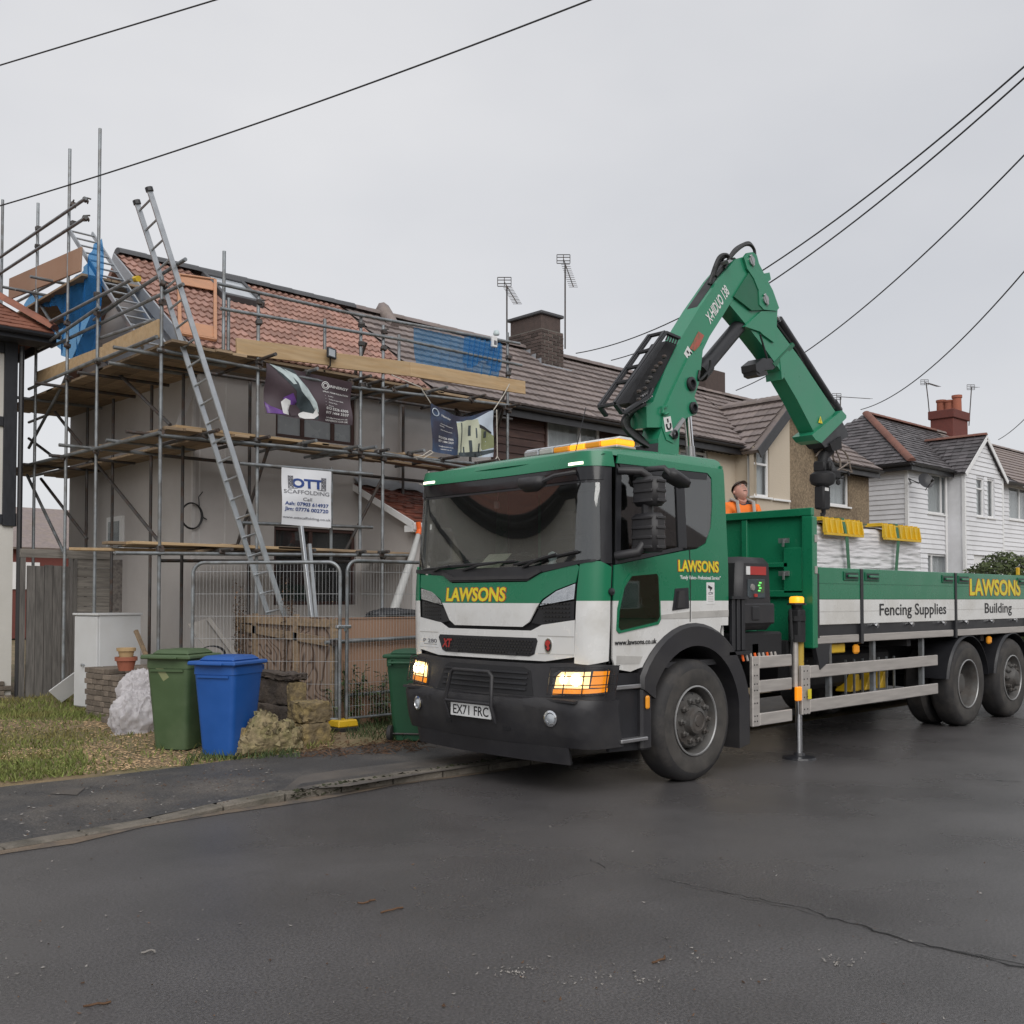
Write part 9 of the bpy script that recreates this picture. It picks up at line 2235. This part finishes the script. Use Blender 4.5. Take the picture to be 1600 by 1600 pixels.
def strap(label, px0, px1):
  xa, xb = onV(px0, 806, PY0 - .07).x, onV(px1, 880, PY0 - .03).x; w = .032
  P = [(xa, PY1 + .03, FZ + .1), (xa, PY1 + .03, PZ1 + .02), (xa, PY1 - .1, PZ1 + .075), (xa, PY0 + .1, PZ1 + .085), (xa, PY0 - .06, PZ1 + .07), (xa + (xb - xa) * .2, PY0 - .085, PZ1 - .11), (xb, PY0 - .035, PZ0 + .25), (xb, PY0 - .03, PZ0 + .02), (xb - .02, PY0 - .07, PZ0 - .08)]
  mb = MB(); vs = []
  for p in P: p = V(p); vs += [p - V((w, 0, 0)), p + V((w, 0, 0)), p + V((w, .005, .005)), p + V((-w, .005, .005))]
  n = len(P); mb.add(vs, [(i * 4 + k, i * 4 + (k + 1) % 4, i * 4 + 4 + (k + 1) % 4, i * 4 + 4 + k) for i in range(n - 1) for k in range(4)])
  props(mb.build('ratchet_strap', M['strap']), label, 'strap')
strap('green lashing strap over the wrapped load nearer the headboard', 1318, 1328); strap('green lashing strap over the far end of the wrapped load', 1402, 1397)
wt = MB().hull8([(TX + 7.4 + x, YN + .0 + y, z) for z in (ZT + .005, ZT + .11) for y in (0, .04) for x in (0, .05)], 0, .006).build('bed_stake', M['yellow'], tk)
# ------------------------------------------------------------------ the worker looking up at the hook
pc = onV(1157, 769, 7.15)
pe = wthing('person', 'worker in orange hi-vis jacket and flat cap looking up from behind the headboard', 'person', (pc.x, 7.15, FZ))
PXc, PYc = pc.x, 7.15
H0 = pc.z                                       # centre of the head
sh = H0 - .175                                   # shoulder height
def skinned(name, verts, edges, radii, m, parent, root=0, sub=2):
  me = bpy.data.meshes.new(name); me.from_pydata([tuple(v) for v in verts], edges, []); o = bpy.data.objects.new(name, me); COL.objects.link(o)
  md = o.modifiers.new('skin', 'SKIN'); md.use_smooth_shade = True
  for i, r in enumerate(radii): me.skin_vertices[0].data[i].radius = (r, r) if not isinstance(r, tuple) else r; me.skin_vertices[0].data[i].use_root = (i == root)
  s2 = o.modifiers.new('sub', 'SUBSURF'); s2.levels = sub; s2.render_levels = sub
  dg = bpy.context.evaluated_depsgraph_get(); me2 = bpy.data.meshes.new_from_object(o.evaluated_get(dg)); bpy.data.objects.remove(o)
  me2.materials.clear(); me2.materials.append(m); mb = MB(); mb.add([v.co.copy() for v in me2.vertices], [tuple(p.vertices) for p in me2.polygons]); bpy.data.meshes.remove(me2); return mb.build(name, m, parent, smooth=80)
c = V((PXc, PYc, 0)); fwd = V((-.46, -.89, 0)).normalized(); lat = V((.89, -.46, 0)).normalized(); P3 = lambda a_, b_, z: c + lat * a_ + fwd * b_ + V((0, 0, z))
Zh = FZ + (sh - FZ) * .56
body = [P3(0, 0, Zh), P3(0, 0, Zh + .2), P3(0, -.02, sh - .14), P3(0, -.02, sh), P3(0, .0, sh + .075), P3(-.19, -.01, sh - .03), P3(-.27, .05, sh - .30), P3(-.20, .26, sh - .46), P3(.19, -.01, sh - .03), P3(.27, .05, sh - .30), P3(.20, .26, sh - .46),
    P3(-.1, 0, Zh - .06), P3(-.11, .05, (Zh + FZ) / 2), P3(-.12, 0, FZ + .08), P3(.1, 0, Zh - .06), P3(.11, .05, (Zh + FZ) / 2), P3(.12, 0, FZ + .08)]
edges = [(0, 1), (1, 2), (2, 3), (3, 4), (3, 5), (5, 6), (6, 7), (3, 8), (8, 9), (9, 10), (0, 11), (11, 12), (12, 13), (0, 14), (14, 15), (15, 16)]
rad = [.15, .15, (.16, .13), (.13, .10), .062, .075, .055, .042, .075, .055, .042, .09, .068, .05, .09, .068, .05]
skinned('body', body, edges, rad, M['trousers'], pe)
jk = [P3(0, 0, Zh + .02), P3(0, 0, Zh + .2), P3(0, -.02, sh - .14), P3(0, -.02, sh - .01), P3(-.19, -.01, sh - .03), P3(-.27, .05, sh - .30), P3(-.21, .24, sh - .45), P3(.19, -.01, sh - .03), P3(.27, .05, sh - .30), P3(.21, .24, sh - .45), P3(0, -.015, sh + .05)]
skinned('jacket', jk, [(0, 1), (1, 2), (2, 3), (3, 4), (4, 5), (5, 6), (3, 7), (7, 8), (8, 9), (3, 10)], [.175, .17, (.185, .15), (.15, .12), .095, .07, .055, .095, .07, .055, .08], M['hiviz'], pe)
for s in (-1, 1):
  MB().path([P3(s * .10, .10, sh - .3), P3(s * .105, .155, sh - .12), P3(s * .11, .12, sh + .045), P3(s * .11, -.03, sh + .085), P3(s * .11, -.14, sh - .02)], .022, 6).build('reflective_stripe', M['reflective'], pe)
  hand = P3(s * .20, .30, sh - .47); mbh = MB(); mbh.obox(hand, (.085, .05, .09), None, 0, .018)
  for k in range(4): b_ = hand + lat * (-.03 + .02 * k) + fwd * .02 + V((0, 0, -.04)); mbh.path([b_, b_ + fwd * .03 + V((0, 0, -.03 - .004 * (k in (1, 2)))), b_ + fwd * .02 + V((0, 0, -.065))], [.010, .009, .007], 6)
  b_ = hand - lat * s * .042; mbh.path([b_, b_ - lat * s * .02 + fwd * .03 + V((0, 0, -.02)), b_ - lat * s * .01 + fwd * .05 + V((0, 0, -.045))], [.012, .010, .008], 6); mbh.build('hand', M['skin'], pe, smooth=60)
  MB().hull8([tuple(P3(s * .12 + x, y, FZ + z)) for z, k in ((0, 1), (.09, .7)) for y in (-.08, .20 * k) for x in (-.05, .05)], 0, .02).build('boot', M['trim_black'], pe)
# head tilted back, built as one surface with brow, nose, mouth, chin and ears
tilt = R(40); hf = (fwd * math.cos(tilt) + V((0, 0, 1)) * math.sin(tilt)); hu = (V((0, 0, 1)) * math.cos(tilt) - fwd * math.sin(tilt)); hs = lat; HC = V((PXc, PYc, H0)) + fwd * .0
def gs(x, y, x0, y0, sx_, sy_): return math.exp(-((x - x0) / sx_) ** 2 - ((y - y0) / sy_) ** 2)
def head(s, t):
  a_, b_ = 2 * math.pi * s, math.pi * (t - .5); x, y, z = math.sin(a_) * math.cos(b_), math.cos(a_) * math.cos(b_), math.sin(b_)   # y forward
  X, Y, Zz = x * .080, y * .100, z * .125
  if z < 0: X *= 1 - .28 * z * z;
  if y > 0:
    Y += .026 * gs(X, Zz, 0, -.012, .013, .026) + .012 * gs(X, Zz, 0, -.03, .022, .013)      # nose
    Y -= .012 * (gs(X, Zz, .033, .012, .017, .012) + gs(X, Zz, -.033, .012, .017, .012))      # eye sockets
    Y += .006 * gs(X, Zz, 0, .035, .05, .012) + .006 * gs(X, Zz, 0, -.060, .026, .007) - .007 * gs(X, Zz, 0, -.066, .026, .004) + .006 * gs(X, Zz, 0, -.073, .022, .007) + .012 * gs(X, Zz, 0, -.105, .03, .02)
  return HC + hs * X + hf * Y + hu * Zz
hd_ = MB().sheet(head, 56, 44)
for s in (-1, 1): hd_.lathe([(.0, .014), (.014, .012), (.024, .0), (.018, -.01)], HC + hs * s * .083 + hu * .0 - hf * .008, hs * s, 10)
hd_.path([HC - hu * .10 - hf * .02, V((PXc, PYc, sh + .03)) - fwd * .0], [.055, .062], 12)
hd_.build('head', M['skin'], pe, smooth=70)
for s in (-1, 1):
  e = HC + hs * s * .033 + hf * .090 + hu * .012; MB().lathe([(.0, .004), (.005, .003), (.0075, .0)], e, hf, 10).build('eye', M['print_white'], pe, smooth=60); MB().lathe([(.0, .008), (.0045, .0065)], e, hf, 8).build('pupil', M['print_black'], pe)
  MB().path([HC + hs * s * x + hf * y + hu * z for x, y, z in ((.016, .101, .034), (.034, .100, .038), (.05, .088, .033))], .004, 5).build('eyebrow', M['interior_pale'], pe)
MB().path([HC + hs * x + hf * (.098 - abs(x) * .25) + hu * -.066 for x in (-.024, -.01, .01, .024)], .0035, 5).build('mouth', M['brown_frame'], pe)
def hair(s, t):
  a_ = R(105 + 150 * s); b_ = R(-30 + 70 * t); return HC + hs * (math.sin(a_) * math.cos(b_) * .086) + hf * (math.cos(a_) * math.cos(b_) * .106) + hu * (math.sin(b_) * .13)
MB().sheet(hair, 22, 10).build('hair', M['interior_pale'], pe, smooth=70)
def capf(s, t):
  a_ = 2 * math.pi * s; b_ = R(20 + 70 * t); k = 1.13 + .06 * math.sin(a_ * 3) * (1 - t); return HC + hs * (math.sin(a_) * math.cos(b_) * .088 * k) + hf * (math.cos(a_) * math.cos(b_) * .108 * k + .004) + hu * (math.sin(b_) * .118 + .018)
MB().sheet(capf, 30, 10).build('flat_cap', M['cap'], pe, smooth=70)
MB().sheet(lambda s, t: HC + hs * ((s - .5) * .165 * (1 - .25 * t)) + hf * (.085 + .065 * t * (1 - (2 * s - 1) ** 2 * .6)) + hu * (.062 - .012 * t - .012 * (2 * s - 1) ** 2), 12, 5).build('cap_peak', M['cap'], pe, smooth=70)
